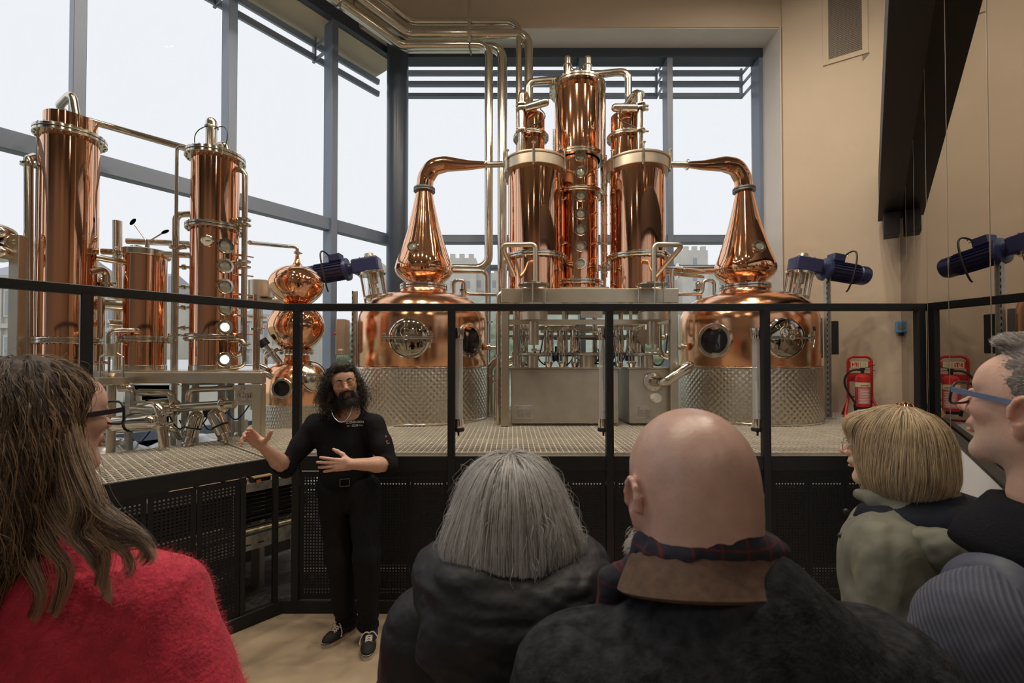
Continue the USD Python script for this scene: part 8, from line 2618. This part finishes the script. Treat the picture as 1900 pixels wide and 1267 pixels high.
F = Field(Wy(0, 0, 0) - (0.4, 0.3, -0.75), Wy(0, 0, 0) + (0.4, 0.45, 1.1), 0.004)
for s_ in (-1, 1):
    hand(F, Wy(0.21 * s_, 0.13, 0.92), (-0.3 * s_, 0.5, -0.7), (0.8 * s_, 0.3, 0.2), -s_, [(0.4, 0.4, 0.3)] * 4, (0.9, 0.2))
v, f = F.mesh(); parts.append((v, f, SKIN_B))
body_prim(y_, parts, 'skin')
eyes(y_, Ry, hy, 1.02)
F = Field(Wy(0, 0, 0) - (0.42, 0.28, -0.85), Wy(0, 0, 0) + (0.42, 0.32, 1.56), 0.007)
torso(F, yc, yyaw, 1.345, 0.94, 0.185, 0.125, neck_z=1.445, k=0.08, waist=0.175, hipw=0.185)
F.cone(Wy(0, 0.02, 1.41), Wy(0, 0.03, 1.7), 0.085, 0.10, 0.01, 's')
for s_ in (-1, 1):
    F.chain([Wy(0.265 * s_, 0, 1.39), Wy(0.262 * s_, 0, 1.10)], [0.075, 0.05], 0.012, 's')
garment(y_, 'gilet', F, 'gilet_navy', 0.010, (7, 7, 8), 17)
F = Field(Wy(0, 0, 0) - (0.42, 0.28, -0.80), Wy(0, 0, 0) + (0.42, 0.32, 1.54), 0.006)
for s_ in (-1, 1):
    F.chain([Wy(0.150 * s_, 0, 1.340), Wy(0.200 * s_, -0.005, 1.295), Wy(0.250 * s_, -0.03, 1.07), Wy(0.220 * s_, 0.12, 0.94)], [0.060, 0.078, 0.072, 0.052], 0.05)
F.at(rot(yyaw), (yc[0], yc[1], 0)).ell((0, 0, 1.22), (0.165, 0.10, 0.22), 0.03).at()
garment(y_, 'knit_jumper', F, 'knit_blue', 0.008, (12, 12, 9), 19)
Mc = np.eye(4); Mc[:3, :3] = rot(yyaw) @ np.diag([1, 0.95, 1]); Mc[:3, 3] = Wy(0.0, 0.0, 0)
cb_ = B().lathe([(0.080, 1.40), (0.086, 1.475), (0.096, 1.488), (0.118, 1.484), (0.162, 1.425), (0.170, 1.400), (0.158, 1.392), (0.12, 1.40)], M=Mc, seg=64, arc=(math.pi * 0.60, math.pi * 2.40), crease=80)
obj('collar', cb_, 'fleece_black', y_)
ve, fe_, ne_ = cb_.arrays()
k_ = rng.choice(len(fe_), 5000)
u_ = rng.random((5000, 2)); mm = u_.sum(1) > 1; u_[mm] = 1 - u_[mm]
pe = ve[fe_[k_, 0]] + u_[:, :1] * (ve[fe_[k_, 1]] - ve[fe_[k_, 0]]) + u_[:, 1:] * (ve[fe_[k_, 2]] - ve[fe_[k_, 0]])
de = ne_[fe_[k_, 0]] + rng.normal(0, 0.5, (5000, 3))
strands('fleece_pile', list(np.stack([pe, pe + de * 0.004], 1)), 0.0006, 'hair_black', y_)
FH = Field(hy - (0.15, 0.17, 0.10), hy + (0.15, 0.17, 0.20), 0.0038)
FH.at(Ry, hy, 1.02)
FH.ell((0, -0.014, 0.039), (0.0815, 0.1015, 0.0885), 0)
FH.ell((0, 0.055, 0.108), (0.048, 0.040, 0.018), 0.02)
FH.ell((0, 0.112, 0.012), (0.10, 0.060, 0.083), 0.012, 's')
FH.rbox((0, 0.05, -0.06), (0.12, 0.115, 0.075), 0.01, 0.01, 's')
FH.at()
garment(y_, 'hair', FH, 'base_salt', 0.002, (60, 60, 60), 6)
sdy = seeds_on(FH, 5200, rng)
ny_ = FH.grad(sdy)
ly = (sdy - hy) @ Ry
fwd = Ry @ np.array([0, 0.75, 0.25])
bk_ = Ry @ np.array([0, -0.35, -0.85])
mixw = np.clip(ly[:, 2:3] / 0.06 - 0.3, 0, 1)
dy_ = fwd * mixw + bk_ * (1 - mixw)
dy_ = dy_ - ny_ * (dy_ * ny_).sum(1, keepdims=True) + ny_ * 0.22
st = np.stack([sdy - ny_ * 0.002, sdy + dy_ * 0.008, sdy + dy_ * 0.015 + ny_ * -0.001 + rng.normal(0, 0.0015, sdy.shape)], 1)
strands('hair_strands', list(st[:3600]), 0.0007, 'hair_salt', y_)
strands('hair_strands', list(st[3600:]), 0.0007, 'hair_white', y_)
glasses(y_, Ry, hy + Ry @ np.array([0, 0, 0.002]), 1.02, 'specs_dark', (0.028, 0.021), False, 'specs_blue', thick=0.0024, dy=0.004)
hidden_legs(y_, yc, yyaw, 0.92)
